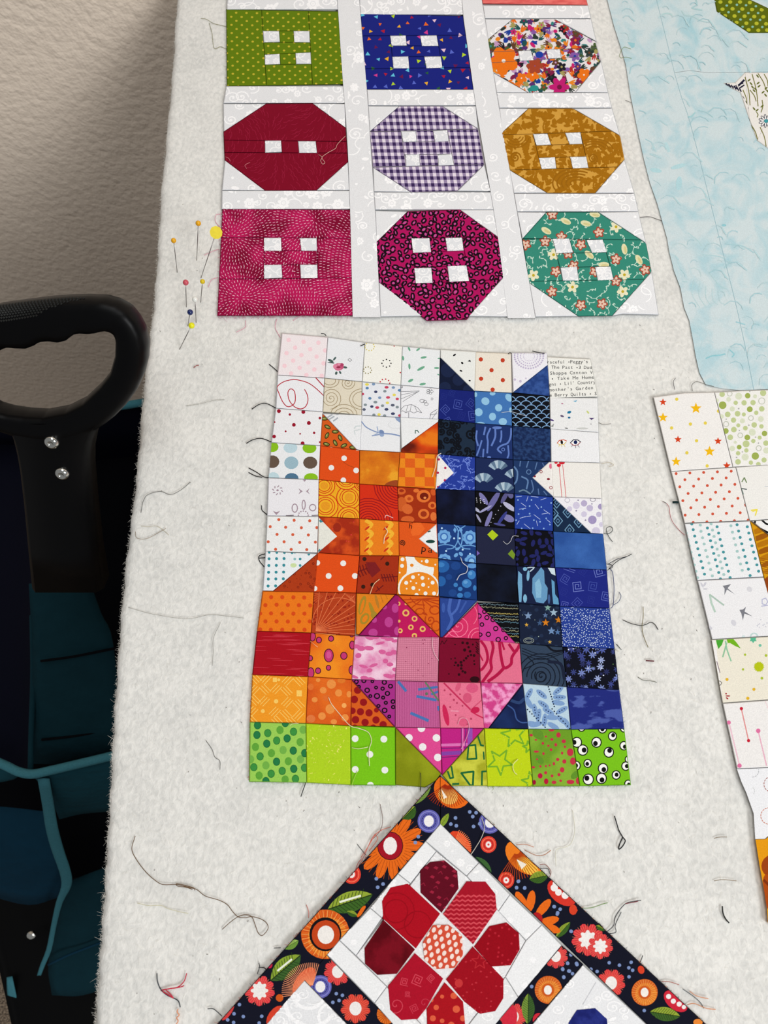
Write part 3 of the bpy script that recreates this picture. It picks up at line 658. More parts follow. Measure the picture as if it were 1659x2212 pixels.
# row 3
use(Z1)
dr = (146, 18, 42)
cp(3, 1, (228, 228, 231), [D([(311, 709, 16), (510, 716, 16), (400, 737, 10), (275, 799, 8), (433, 821, 15), (555, 806, 16), (645, 766, 11), (366, 874, 8), (484, 894, 7), (598, 886, 10), (272, 916, 15), (504, 972, 16), (645, 962, 8)], 12, dr)], 'white patch with dark red dots')
ol = (112, 118, 48); bk = (24, 20, 14)
sd = [(707, 838, 28), (770, 877, 0), (703, 908, -62), (810, 927, 65), (770, 968, 62), (698, 978, 15), (840, 990, -25), (912, 1005, 5), (683, 770, 0), (880, 935, 40)]
cp(3, 2, (206, 88, 28), [sum([E(x, y, 29, 16, bk, a, 12) for x, y, a in sd], []), sum([E(x, y, 23, 11, ol, a, 12) for x, y, a in sd], []), sum([E(x-3, y-2, 12, 4, (170, 172, 110), a, 8) for x, y, a in sd], [])], 'orange triangle patch with green seeds', poly=[(668, 735), (940, 1022), (650, 990)])
cp(3, 2, (227, 229, 232), [L([(700, 765), (745, 738)], 12, (166, 172, 180))+L([(715, 780), (760, 752)], 12, (166, 172, 180))+L([(755, 790), (790, 765)], 12, (166, 172, 180))+L([(780, 738), (805, 730)], 10, (166, 172, 180))+L([(925, 850), (938, 832), (975, 830)], 9, (196, 206, 208))+L([(932, 900), (925, 870), (970, 858)], 8, (200, 208, 210))], 'white triangle patch with grey dashes', poly=[(672, 732), (985, 742), (968, 1025), (944, 1020)])
bw = (126, 146, 184)
cp(3, 3, (225, 227, 231), [L([(985, 795), (1020, 838), (1080, 870), (1140, 890)], 9, bw, 3)+L([(1300, 912), (1230, 896), (1150, 892)], 11, bw, 3)+L([(1070, 910), (1150, 896)], 9, bw)+L([(1110, 836), (1120, 880)], 8, (150, 168, 200))+L([(1085, 905), (1130, 880)], 7, (150, 168, 200))+E(1148, 878, 22, 15, (112, 134, 176), 30)+E(1150, 905, 18, 13, (140, 160, 196))+PG([(1250, 752), (1300, 752), (1300, 805), (1270, 785)], (134, 154, 190)), L([(1225, 790), (1200, 820), (1230, 845), (1280, 850), (1320, 835)], 3.5, (206, 208, 212), 3)], 'white patch with a blue ribbon bow')
cp(3, 4, (227, 229, 231), [L([(1422, 890), (1422, 868), (1440, 868), (1450, 884)], 7, (52, 92, 76))], 'white triangle patch with a small green mark', poly=[(1302, 760), (1610, 776), (1605, 795), (1311, 1010)])
cp(3, 4, (196, 60, 16), [], 'flame orange triangle patch', nm((96, 24, 12), (206, 66, 16), 55, .3, .5, 2, c3=(224, 116, 24)), poly=[(1605, 797), (1605, 1058), (1312, 1045), (1312, 1016)])
use(Z2)
cp(3, 5, (26, 42, 62), [SC(q4(3, 5), 26, lambda x, y, R_: SP(x, y, R_.uniform(6, 11), 1.5, 3.6, (7, 12, 22), R_.uniform(0, 360), R_.choice([-1, 1]), 9), 3, 9)], 'dark slate patch with black scrolls')
wv = (92, 120, 188)
cp(3, 6, (26, 46, 100), [L([(490, 870), (485, 930), (500, 990)], 14, wv, 3)+L([(560, 840), (548, 900)], 14, wv)+L([(600, 850), (575, 910), (580, 960), (575, 1050)], 14, wv, 3)+L([(530, 950), (512, 1010), (490, 1070)], 13, wv, 3)+L([(640, 850), (640, 920), (610, 990)], 15, wv, 3)+L([(690, 870), (690, 920), (680, 960)], 14, wv, 3)+L([(770, 850), (765, 920), (740, 970), (690, 990), (660, 1020), (690, 1050)], 14, wv, 3)+L([(745, 990), (750, 1060), (740, 1090)], 13, wv, 3)+L([(545, 1020), (540, 1090)], 13, wv)+E(655, 845, 40, 12, wv)+E(590, 1085, 16, 10, wv)+E(520, 1090, 14, 9, wv)+RG(705, 1022, 12, 6, wv)], 'navy patch with wavy lighter blue stripes')
cp(3, 7, (24, 44, 88), [], 'dark blue mottled patch', nm((18, 36, 76), (36, 62, 108), 420, .42, .6))
cp(3, 8, (228, 229, 232), [FAN([(1145, 968), (1165, 948), (1195, 942), (1220, 952), (1208, 974), (1180, 984), (1160, 980)], (236, 236, 236))+FAN([(1252, 966), (1280, 942), (1310, 945), (1335, 960), (1318, 980), (1290, 988), (1268, 982)], (236, 236, 236)), E(1182, 962, 10, 18, (20, 18, 20), -10)+E(1294, 963, 15, 16, (16, 30, 80)), L([(1145, 970), (1162, 948), (1195, 942), (1222, 952)], 6, (196, 70, 30))+L([(1148, 972), (1170, 984), (1200, 980), (1218, 960)], 5, (214, 180, 60))+L([(1165, 984), (1158, 998)], 4, (214, 190, 80))+L([(1180, 986), (1182, 1002)], 4, (214, 190, 80))+L([(1198, 982), (1210, 1000)], 4, (214, 190, 80))+L([(1252, 968), (1278, 942), (1312, 944), (1336, 960)], 7, (20, 24, 50))+L([(1256, 972), (1282, 990), (1312, 984), (1332, 964)], 6, (150, 40, 60))+L([(1270, 986), (1262, 1000)], 4, (80, 80, 90))+L([(1294, 990), (1296, 1010)], 4, (80, 80, 90))+L([(1312, 986), (1326, 1004)], 4, (80, 80, 90))], 'white patch with two printed eyes')
# row 4
use(Z3)
gn, bl_, br_ = (132, 184, 30), (148, 178, 192), (96, 80, 68)
cp(4, 1, (226, 228, 231), [D([(258, 134)], 50, gn, 42)+D([(560, 142)], 57, gn, 44)+D([(405, 140)], 57, (182, 206, 216), 44)+D([(258, 254)], 57, br_, 52)+D([(412, 263)], 58, bl_, 52)+D([(566, 262)], 58, br_, 50)+D([(265, 385)], 50, (184, 208, 216), 46)+D([(415, 388)], 56, (76, 112, 140), 42)+D([(572, 385)], 57, gn, 38)], 'white patch with large green, blue and brown dots')
cp(4, 2, (216, 76, 22), [D([(842, 226), (738, 303), (940, 325), (836, 405)], 23, (226, 224, 222))+D([(742, 130)], 20, (226, 200, 180), 8)+D([(955, 155)], 20, (226, 200, 180), 10), L([(835, 255), (870, 280), (925, 302)], 3, (120, 60, 20), 3)], 'orange patch with white dots')
cp(4, 3, (208, 112, 22), [E(1230, 440, 70, 30, (150, 66, 30), -20)], 'amber marbled patch', nm((188, 84, 18), (212, 120, 24), 60, .35, .55, 3, c3=(226, 156, 40)))
ck = []
for j in range(5):
    for i in range(5):
        if (i+j) % 2 == 0: ck += PG([(1258+i*80, 150+j*76), (1338+i*80, 154+j*76), (1340+i*80, 228+j*76), (1260+i*80, 224+j*76)], (214, 92, 26))
cp(4, 4, (226, 132, 28), [ck], 'orange checkerboard patch')
use(Z4)
cp(4, 5, (34, 56, 148), [SC(q4(4, 5), 60, lambda x, y, R_: L([(x+R_.uniform(-7, 7), y+R_.uniform(-6, 6)) for _ in range(4)], 1.2, (108, 132, 214), 2), 5, 5)], 'blue patch with pale squiggles')
cp(4, 5, (229, 227, 226), [D([(105, 160), (158, 229), (97, 269), (155, 330), (100, 385), (218, 290)], 10, (176, 30, 78))], 'white corner triangle with crimson dots', poly=[(100, 118), (230, 270), (78, 404)], dz=.0003)
fan = []
for fx, fy in [(588, 262), (470, 365), (640, 440), (720, 330), (600, 455), (395, 225), (715, 260)][:4]:
    for k in range(6):
        a0, a1 = math.radians(-150+k*20), math.radians(-150+k*20+20); cc = [(150, 172, 192), (92, 116, 142), (172, 190, 204), (110, 136, 160), (140, 164, 184), (80, 104, 130)][k]
        fan += PG([(fx+32*math.cos(a0), fy+30*math.sin(a0)), (fx+92*math.cos(a0), fy+96*math.sin(a0)), (fx+92*math.cos(a1), fy+96*math.sin(a1)), (fx+32*math.cos(a1), fy+30*math.sin(a1))], cc)
cp(4, 6, (24, 38, 80), [fan], 'navy patch with folding fans')
cp(4, 7, (28, 52, 96), [L([(770, 175), (765, 215)], 9, (86, 116, 160))+L([(835, 175), (820, 225)], 9, (86, 116, 160))+L([(905, 185), (890, 240)], 8, (86, 116, 160))+L([(720, 220), (745, 260), (740, 330), (720, 360)], 13, (92, 124, 168), 3)+L([(780, 300), (830, 330), (820, 400)], 12, (92, 124, 168), 3)+RG(838, 262, 18, 6, (92, 124, 168))+L([(860, 330), (875, 400), (860, 430)], 10, (82, 110, 156), 3)+L([(915, 400), (920, 445)], 9, (82, 110, 156))+L([(760, 420), (800, 410), (850, 440)], 12, (96, 124, 150), 3)+L([(960, 420), (985, 450)], 9, (82, 110, 156))+L([(950, 190), (965, 230), (920, 250)], 9, (72, 100, 146), 3)], 'dark blue patch with light abstract marks')
hr = (128, 26, 44)
cp(4, 7, (228, 225, 222), [E(886, 298, 10, 8, hr)+E(998, 320, 13, 9, hr)+RG(938, 260, 10, 5, (150, 70, 70))+RG(1018, 390, 11, 5, (150, 50, 64))+E(1016, 215, 12, 22, (214, 110, 140))], 'white corner triangle with tiny hearts', poly=[(1003, 182), (1022, 184), (1036, 462), (868, 308)], dz=.0003)
cp(4, 8, (228, 226, 222), [E(1083, 208, 17, 14, (200, 26, 44))+E(1108, 186, 24, 15, (200, 26, 44))+E(1060, 186, 14, 10, (200, 30, 50)), L([(1086, 222), (1108, 470)], 5, (206, 92, 98))+L([(1114, 205), (1142, 470)], 5, (206, 92, 98))], 'white patch with two thin red lines')
# row 5
use(Z3)
mv = (158, 138, 150)
cp(5, 1, (226, 225, 230), [sum([L([(300+30*math.cos(t), 487+26*math.sin(t)), (300+42*math.cos(t+.25), 487+38*math.sin(t+.25))], 8, mv) for t in [i*.785 for i in range(8)]], [])+E(300, 487, 10, 8, mv)+PG([(470, 470), (505, 495), (470, 520), (485, 495)], mv)+PG([(560, 470), (532, 495), (562, 520), (548, 495)], mv)+RG(440, 632, 22, 8, mv, 34, 12)+RG(513, 605, 13, 8, mv, 38, 12)+RG(586, 628, 26, 8, mv, 26, 12)+PG([(262, 655), (290, 665), (322, 655), (290, 688)], mv)+dring(510, 690, 40, 12, 6, mv)+PG([(505, 400), (535, 400), (520, 418)], mv)+L([(370, 694), (430, 690)], 8, (120, 110, 118))+L([(580, 692), (630, 690)], 8, (120, 110, 118))], 'white patch with mauve folk motifs')
yr = []
yc = (200, 42, 20)
for x, y, r in [(690, 615, 106), (882, 545, 104), (680, 450, 90), (880, 710, 96), (860, 395, 95), (985, 440, 60)]:
    yr.append(E(x, y, r, r*.95, yc, 0, 24)+E(x, y, r-7, (r-7)*.95, (230, 170, 36), 0, 24))
    yr.append(RG(x, y, r*.72, 6, yc, r*.68)+RG(x, y, r*.54, 6, yc, r*.51)+E(x, y, r*.36, r*.34, (222, 148, 34)))
cp(5, 2, (228, 164, 32), yr, 'yellow patch with red ringed circles')
arc = []
for k in range(9): arc += RG(1040, 740, 22+k*22, 6, (140, 18, 28), 20+k*21)
for k in range(9): arc += RG(1290, 440, 30+k*22, 6, (140, 18, 28), 28+k*21)
cp(5, 3, (204, 46, 20), [arc, L([(1175, 710), (1185, 690), (1215, 700), (1240, 712)], 5, (230, 190, 186), 3)], 'red patch with darker concentric arcs')
ob = (216, 110, 46)
cp(5, 4, (156, 46, 14), [E(1490, 535, 58, 52, ob)+E(1370, 555, 38, 32, ob)+E(1310, 600, 42, 60, (196, 88, 36))+E(1358, 640, 45, 40, (206, 98, 44), 30)+E(1490, 680, 46, 42, ob)+E(1360, 725, 55, 30, (204, 92, 40))+E(1560, 610, 34, 30, ob)+E(1305, 495, 40, 28, (204, 92, 36))+E(1570, 500, 24, 30, (200, 84, 34))+E(1570, 700, 26, 36, (214, 110, 52))+E(1430, 490, 24, 16, ob), E(1494, 536, 36, 30, (110, 26, 10))+E(1490, 680, 26, 24, (150, 48, 20))+E(1562, 612, 16, 16, (160, 50, 18))+E(1310, 490, 20, 12, (150, 44, 16))+E(1372, 556, 16, 14, (180, 70, 26)), E(1500, 548, 12, 9, (226, 140, 80))], 'rust patch with orange blobs')
use(Z4)
cp(5, 5, (9, 13, 36), [], 'near black navy patch', nm((7, 10, 28), (18, 26, 60), 60, .4, .7))
lf = (118, 116, 168)
cp(5, 6, (8, 8, 12), [E(470, 480, 60, 20, lf, 55)+E(550, 500, 95, 24, (100, 98, 152), -58)+E(510, 650, 75, 17, lf, -68)+E(640, 470, 55, 18, (84, 82, 130), -60)+E(680, 545, 62, 20, (176, 176, 204), 35)+E(675, 640, 48, 28, lf, 25)+E(620, 640, 70, 14, (52, 58, 128), -55)+E(415, 570, 30, 12, (168, 170, 196), 40)+E(600, 690, 50, 10, (70, 72, 130), 10)+E(430, 640, 40, 9, (150, 150, 180), 60)+E(690, 450, 30, 22, (92, 92, 140), 70)+E(485, 565, 60, 10, (150, 150, 190), -30), LAT(412, 475, 30, 6, 2, 16, 3, 3, 4, (220, 220, 226))+D([(610, 540), (590, 575), (568, 608), (548, 640), (530, 672), (515, 700)], 4, (180, 180, 200))], 'black patch with lilac leaf swirls')
cp(5, 7, (34, 62, 150), [sum([L([(x, y), (x+dx, y+dy)], 3.5, (190, 204, 236)) for x, y, dx, dy in [(775, 515, 40, 28), (735, 465, 45, -5), (820, 500, 12, -40), (855, 460, 60, 8), (890, 525, 30, 38), (960, 570, 50, 35), (935, 490, 45, -15), (760, 565, 55, -8), (880, 610, 50, 38), (765, 640, 45, -15), (800, 685, 50, 40), (855, 620, -70, 12), (945, 605, 50, -8), (900, 660, 10, 40), (985, 650, 30, 25), (740, 690, 20, -30)]], [])+D([(860, 490), (750, 490), (845, 540), (940, 548), (790, 565), (755, 605), (845, 602), (880, 655), (930, 668), (735, 655), (1010, 690), (960, 722), (780, 722), (870, 720), (1020, 515), (980, 640)], 6.5, (140, 176, 220))], 'blue patch with pale pick-up sticks')
dm = []
for x, y in [(1075, 660), (1155, 590), (1245, 670), (1065, 510), (1170, 735), (1040, 600)]:
    dm += RG(x, y, 38, 7, (104, 146, 178), 46, 4, 0, 360)+RG(x, y, 15, 6, (84, 124, 160), 18, 4, 0, 360)
cp(5, 8, (18, 38, 66), [dm], 'navy triangle patch with pale blue diamonds', poly=[(1040, 470), (1340, 756), (1040, 744)])
lc_ = [(176, 166, 198), (200, 194, 216), (158, 146, 186), (186, 178, 206)]
cp(5, 8, (229, 228, 234), [D([(1356, 652, 35)], 30, (156, 144, 186))+D([(1288, 518, 26)], 26, lc_[0])+D([(1225, 535, 29), (1170, 563, 22), (1288, 606, 24)], 26, lc_[1])+D([(1335, 556, 27), (1408, 608, 22)], 24, lc_[3])+D([(1425, 545, 24)], 24, lc_[2])+D([(1430, 690, 20), (1385, 745, 34)], 24, lc_[1])+D([(1225, 578, 7), (1300, 655, 7), (1352, 522, 6), (1240, 492, 6)], 7, (140, 132, 160))+RG(1152, 492, 20, 5, (180, 176, 190), 18)+RG(1360, 488, 22, 5, (150, 146, 160), 14)], 'white triangle patch with lilac dots', poly=[(1037, 466), (1425, 480), (1442, 765), (1344, 757)])
# row 6
use(Z3)
cp(6, 1, (228, 229, 229), [D([(310, 726), (435, 731), (562, 735), (240, 783), (366, 788), (494, 792), (620, 791), (296, 846), (424, 848), (551, 851), (224, 906), (353, 906), (481, 911), (608, 909), (284, 967), (411, 968), (538, 970)], 12.5, (206, 92, 62))], 'white patch with small orange dots')
cp(6, 2, (188, 60, 22), [E(785, 790, 34, 38, (150, 40, 20))+D([(900, 850, 5), (880, 905, 4), (750, 800, 4), (920, 745, 4), (860, 900, 4)], 5, (216, 60, 60))], 'orange red batik patch with star corner', nm((158, 42, 18), (204, 76, 26), 130, .4, .6))
cp(6, 2, (222, 222, 214), [PG([(638, 735), (655, 716), (660, 740), (665, 716), (676, 740), (650, 752)], (60, 130, 140))+PG([(628, 985), (640, 962), (652, 975), (664, 960), (666, 990)], (60, 130, 140))], 'cream corner triangle with teal tufts', poly=[(634, 704), (787, 862), (630, 996)], dz=.0003)
zg = []
for x0 in (1040, 1205): zg += L([(x0-18, 735), (x0+25, 765), (x0-5, 805), (x0+30, 840), (x0-5, 885), (x0+25, 920), (x0-10, 965), (x0+20, 1005)], 30, (232, 172, 50), 3)
zr = []
for x0, y0 in [(1030, 795), (1028, 880), (1025, 970), (1180, 795), (1190, 880), (1185, 970)]: zr += E(x0, y0, 26, 8, (196, 46, 24), -40)
cp(6, 3, (224, 122, 28), [zg, zr], 'orange patch with yellow zigzags')
cp(6, 4, (214, 84, 26), [FAN([(1385, 830), (1400, 760), (1460, 740), (1500, 800), (1460, 850), (1400, 860)], (226, 100, 36)), TX('h', 1360, 795, 1402, 803, 44, (40, 22, 14))+TX('i', 1385, 758, 1405, 760, 30, (40, 22, 14))+TX('pa', 1462, 985, 1570, 998, 58, (36, 20, 14))+SP(1315, 915, 25, 2.2, 6, (40, 22, 14))], 'orange patch with black lettering')
cp(6, 4, (228, 229, 230), [E(1545, 904, 38, 14, (24, 62, 56), 0)+E(1590, 1000, 22, 8, (36, 110, 80))+E(1535, 822, 14, 6, (50, 70, 60), -20)], 'white corner triangle with a dark leaf', poly=[(1592, 764), (1602, 1004), (1452, 882)], dz=.0003)
use(Z4)
mb = (104, 158, 212)
med = []
for x, y in [(148, 790), (358, 796), (150, 985), (372, 990)]:
    med += FL(x, y, 58, mb, 9, .75)+E(x, y, 34, 34, (60, 108, 176))+E(x, y, 22, 22, (134, 184, 226))
ml = RG(250, 800, 46, 9, mb, 96, 16, -90, 90)+RG(160, 900, 95, 8, mb, 46, 14, 200, 330)+RG(345, 905, 95, 8, mb, 46, 14, 210, 340)+L([(230, 690), (262, 740), (260, 820), (225, 880), (170, 890)], 8, mb, 3)+L([(320, 700), (268, 740), (262, 820), (300, 880), (360, 890)], 8, mb, 3)+PG([(235, 712), (250, 735), (238, 760), (222, 735)], mb)+PG([(285, 712), (300, 735), (285, 760), (270, 735)], mb)+D([(230, 803), (275, 803), (165, 905), (300, 895), (360, 930), (130, 720)], 8, (180, 210, 236))+E(255, 890, 16, 12, mb)+E(245, 940, 14, 20, mb, 45)+E(285, 930, 14, 20, mb, -45)
cp(6, 5, (26, 58, 122), [ml, med], 'blue patch with pale medallions')
cp(6, 6, (30, 34, 60), [PG([(540, 733), (590, 778), (546, 820), (500, 772)], (168, 192, 30))+PG([(700, 893), (728, 935), (714, 974), (667, 930)], (112, 142, 40))+PG([(414, 900), (440, 925), (414, 945)], (110, 92, 170))], 'charcoal patch with lime diamonds')
cp(6, 7, (6, 7, 16), [SC(q4(6, 7), 34, lambda x, y, R_: E(x, y, *( (4.5, 8) if R_.random() < .5 else (8, 4)), (30, 34, 92), R_.uniform(-20, 20), 8), 9, 11)], 'black patch with navy brush dabs')
cp(6, 8, (46, 88, 160), [], 'plain mottled blue patch', nm((38, 76, 146), (56, 100, 172), 60, .35, .65))
# row 7
use(Z5)
tl = (52, 136, 148)
td = LAT(232, 50, 62, 1, 0, 0, 4, 1, 11, tl)
for j, y in enumerate([102, 157, 212, 267, 324]): td += LAT(231-j*2, y, 61, -1, 0, 0, 3, 1, 12.5, tl)
td += D([(440, 104), (440, 50)], 11, (132, 180, 184))+D([(484, 104), (484, 157), (555, 65)], 11, tl)+E(430, 155, 26, 18, (196, 214, 160))
cp(7, 1, (226, 230, 234), [td], 'white triangle patch with teal dots', poly=[(205, 42), (618, 64), (262, 362), (182, 360)])
cp(7, 1, (168, 56, 20), [SC([Z5(p) for p in [(440, 220), (615, 80), (615, 360), (280, 360)]], 60, lambda x, y, R_: RG(x, y, 2.2, 1.0, (112, 26, 12), None, 7) if R_.random() < .35 else E(x, y, .9, .9, (112, 26, 12), 0, 6), 4, 4)], 'rust triangle patch with tiny circles', poly=[(622, 66), (603, 370), (266, 366)])
cp(7, 2, (216, 76, 22), [D([(835, 139), (716, 242), (930, 242), (812, 342)], 24, (228, 226, 222))+D([(625, 135), (602, 344)], 22, (228, 226, 222))], 'second orange patch with white dots')
dkr = (104, 22, 22)
fz = L([(945, 210), (1060, 170)], 9, dkr)+FAN([(1020, 130), (1095, 130), (1140, 195), (1070, 255), (1040, 210)], (120, 28, 30))
for k in range(4): fz += L([(955+k*24, 205-k*6), (945+k*24, 165-k*6)], 9, dkr)+L([(955+k*24, 205-k*6), (975+k*24, 250-k*10)], 9, dkr)
for k in range(5): fz += L([(1155+k*22, 258-k*2), (1145+k*22, 228)], 8, dkr)+L([(1155+k*22, 258-k*2), (1165+k*22, 285)], 8, dkr)
fz += L([(1145, 258), (1275, 245)], 8, dkr)+L([(1100, 370), (1160, 320)], 8, dkr)+L([(1110, 330), (1130, 360)], 8, dkr)+L([(1140, 110), (1165, 85)], 8, dkr)
cp(7, 3, (158, 46, 18), [fz, D([(1008, 104), (1194, 142), (998, 330), (1072, 314)], 17, (52, 24, 14))], 'rust patch with dark leaf sprays and dots')
wo = (230, 230, 226)
cp(7, 4, (226, 132, 32), [E(1425, 190, 150, 125, wo, 0, 24), E(1265, 170, 90, 150, (226, 132, 32), 0, 24)+E(1545, 90, 135, 78, (226, 132, 32), 10, 24), E(1450, 342, 170, 148, wo, 0, 28), E(1452, 345, 158, 136, (226, 132, 32), 0, 28)+E(1394, 155, 15, 13, (226, 132, 32))+E(1585, 212, 15, 14, (226, 132, 32)),
  D([(1403, 252), (1480, 258), (1348, 298), (1486, 314), (1563, 296), (1406, 340), (1505, 384), (1575, 384), (1432, 396), (1314, 160), (1318, 106), (1515, 122)], 16, wo)+D([(1450, 232), (1385, 285), (1430, 300), (1530, 265), (1352, 345), (1455, 355), (1530, 332), (1295, 215), (1566, 85), (1475, 122), (1585, 150)], 7, wo)], 'orange and white patch with speckled circles')
use(Z6)
bu = [(36, 92, 160), (58, 122, 186), (44, 100, 170)]
cp(7, 5, (20, 52, 112), [E(95, 165, 60, 50, bu[0])+E(85, 285, 40, 42, bu[0])+E(335, 232, 34, 38, bu[1])+E(295, 303, 40, 36, bu[1])+E(205, 315, 18, 18, bu[1])+E(242, 348, 19, 17, bu[1])+E(300, 395, 30, 26, bu[0])+E(240, 400, 24, 20, bu[1])+E(180, 380, 34, 30, (28, 66, 132))+E(205, 160, 40, 34, (28, 66, 132))+E(360, 340, 14, 22, bu[1])+E(150, 250, 26, 24, (28, 66, 132))+E(340, 160, 40, 20, (90, 146, 206)), E(85, 150, 30, 20, bu[1])+E(325, 220, 16, 16, (92, 150, 204))+E(285, 292, 18, 14, (92, 150, 204))], 'blue patch with lighter bubbles')
cp(7, 6, (6, 9, 22), [], 'darkest navy patch', nm((4, 6, 16), (14, 22, 44), 70, .4, .75))
pa = (120, 172, 204)
cp(7, 7, (20, 30, 62), [FAN([(830, 260), (880, 200), (900, 170), (925, 200), (930, 300), (955, 340), (950, 430), (920, 465), (860, 455), (828, 380)], (96, 146, 186))+FAN([(715, 200), (745, 230), (748, 330), (740, 455), (722, 455), (710, 300)], (108, 160, 196))+E(795, 240, 12, 44, pa, 4)+FAN([(955, 175), (1015, 180), (1020, 240), (985, 225)], (196, 212, 222))+FAN([(985, 270), (1010, 290), (1015, 400), (1050, 440), (1045, 475), (1000, 470), (990, 380)], (92, 150, 190))+E(770, 425, 16, 34, pa)+E(770, 185, 18, 16, pa)+L([(790, 175), (845, 172), (810, 205)], 10, (180, 200, 214), 2)+E(965, 430, 10, 40, (60, 90, 140)), FAN([(850, 300), (885, 260), (905, 330), (900, 420), (860, 420)], (128, 176, 206))], 'dark blue patch with pale torn shapes')
cp(7, 8, (26, 36, 122), [SQS(1198, 325, 62, 5, (112, 126, 196), -10)+SQS(1325, 325, 60, 4, (66, 82, 164), 4)+SQS(1100, 265, 54, 4, (74, 88, 170), 28)+SQS(1370, 205, 60, 5, (104, 118, 190), -18)+SQS(1430, 405, 56, 5, (84, 98, 176), 8)+SQS(1200, 462, 58, 4, (72, 86, 168), 40)+SQS(1095, 480, 50, 4, (88, 100, 178), 10)+SQS(1310, 435, 46, 3, (42, 54, 138), 12)+SQS(1090, 370, 46, 3, (40, 50, 134), 20)+SQS(1245, 205, 46, 3, (40, 52, 138), 30)+L([(1085, 185), (1170, 215)], 4, (92, 106, 180))+L([(1130, 182), (1180, 200)], 4, (92, 106, 180))], 'violet blue patch with square spirals')
# row 8
use(Z5)
cp(8, 1, (226, 116, 26), [D([(160, 413), (248, 415), (338, 415), (429, 416), (517, 418), (201, 480), (292, 476), (384, 478), (474, 480), (566, 483), (158, 548), (247, 547), (338, 549), (429, 549), (519, 549), (201, 612), (292, 612), (384, 613), (475, 613), (562, 612), (158, 677), (245, 680), (338, 680), (430, 680), (520, 680)], 17, (206, 70, 22))], 'amber patch with rust dots')
fn = []
for k in range(11): a = math.radians(-86+k*9.2); fn += L([(612, 690), (612+480*math.cos(a), 690+380*math.sin(a))], 4, (226, 122, 76))
fn += RG(800, 620, 215, 4, (226, 122, 76), 200, 20, 180, 330)
for k in range(5): fn += L([(585, 380+k*25), (630+k*10, 385+k*5)], 3, (206, 96, 52))
for k in range(6): fn += L([(840+k*20, 380+k*8), (940, 470+k*4)], 3, (216, 110, 66))
cp(8, 2, (172, 60, 26), [SC(q4(8, 2), 50, lambda x, y, R_: E(x, y, R_.uniform(2, 4), 2, (140, 34, 18), R_.uniform(0, 180), 7), 8), fn], 'rust patch with fanned lines')
ov = (160, 130, 40)
cp(8, 3, (216, 124, 28), [E(990, 480, 26, 80, ov, 15)+E(1010, 590, 34, 50, ov, 30)+E(1070, 520, 16, 70, ov, -20)+E(1110, 450, 12, 60, (176, 118, 40), -15)+E(1085, 560, 26, 30, ov), E(990, 490, 12, 60, (220, 120, 26), 15)+E(1012, 590, 18, 32, (222, 122, 26), 30)+L([(1140, 400), (1160, 460)], 5, (176, 100, 30))+L([(1180, 395), (1195, 430)], 5, (176, 100, 30))], 'gold orange triangle patch', poly=[(945, 385), (1252, 396), (962, 716), (942, 712)])
pk = (182, 62, 138)
cp(8, 3, (150, 22, 96), [E(1206, 618, 35, 42, pk)+E(1078, 705, 38, 34, pk)+E(1258, 505, 28, 38, pk)+E(1088, 600, 22, 24, pk)+E(1275, 690, 26, 36, pk)+E(1170, 495, 22, 20, pk)+E(1190, 735, 30, 12, pk)], 'plum triangle patch with pink dots', poly=[(1260, 398), (1288, 410), (1284, 740), (968, 722)])
yr_ = D([(1345, 543, 29), (1416, 590, 24), (1386, 660, 23), (1482, 674, 25), (1285, 468, 17), (1300, 688, 20), (1415, 728, 22), (1290, 610, 12), (1345, 470, 10), (1555, 670, 12)], 20, (222, 176, 96))
yr2 = D([(1345, 543, 15), (1416, 590, 12), (1386, 660, 11), (1482, 674, 12), (1283, 468, 8), (1298, 688, 9), (1415, 730, 10)], 10, (180, 24, 84))
cp(8, 4, (184, 22, 88), [yr_, yr2], 'magenta triangle patch with cream rings', poly=[(1278, 402), (1612, 738), (1286, 740)])
dk = (176, 60, 16)
cp(8, 4, (214, 98, 24), [sum([L([(1480, 430), (1480+170*math.cos(math.radians(a)), 430+80*math.sin(math.radians(a)))], 9, dk) for a in (-10, 12, 35, 60, 85, 120, 150, 175)], [])+RG(1580, 520, 40, 10, dk, 34)+SP(1545, 600, 46, 1.6, 10, dk)+RG(1590, 650, 34, 9, dk, 40)+RG(1460, 530, 34, 9, dk, 24)+E(1500, 550, 24, 10, dk, 30)+L([(1380, 420), (1430, 470), (1500, 480)], 9, dk, 3)], 'orange triangle patch with damask print', poly=[(1286, 400), (1612, 412), (1616, 734)])
use(Z6)
cp(8, 5, (40, 66, 140), [L([(165, 420), (150, 520), (175, 600), (140, 680)], 26, (66, 96, 172), 3)+L([(240, 430), (215, 510), (170, 560)], 18, (70, 100, 176), 3)+L([(290, 450), (240, 540)], 14, (58, 86, 160))+E(105, 500, 14, 40, (58, 88, 164))], 'mid blue triangle patch with faint branches', poly=[(75, 420), (376, 440), (96, 738), (80, 736)])
pks = (238, 122, 156)
cp(8, 5, (206, 46, 98), [SP(225, 650, 110, 2.6, 6, pks, 40)+RG(390, 760, 85, 6, pks, 95)+RG(390, 760, 60, 5, pks, 66)+RG(320, 560, 60, 5, pks, 84, 16, 250, 420)+L([(120, 740), (180, 690), (230, 740)], 6, pks, 3)], 'rose triangle patch with swirls', poly=[(381, 466), (398, 752), (104, 742)])
cp(8, 6, (196, 54, 140), [SC([Z6(p) for p in [(388, 470), (690, 775), (400, 770)]], 22, lambda x, y, R_: RG(x, y, R_.uniform(3.6, 5.2), 2.2, (26, 12, 22), None, 10), 12, 13)], 'orchid triangle patch with black rings', poly=[(383, 468), (688, 786), (402, 768)])
scr = []
R2 = random.Random(5)
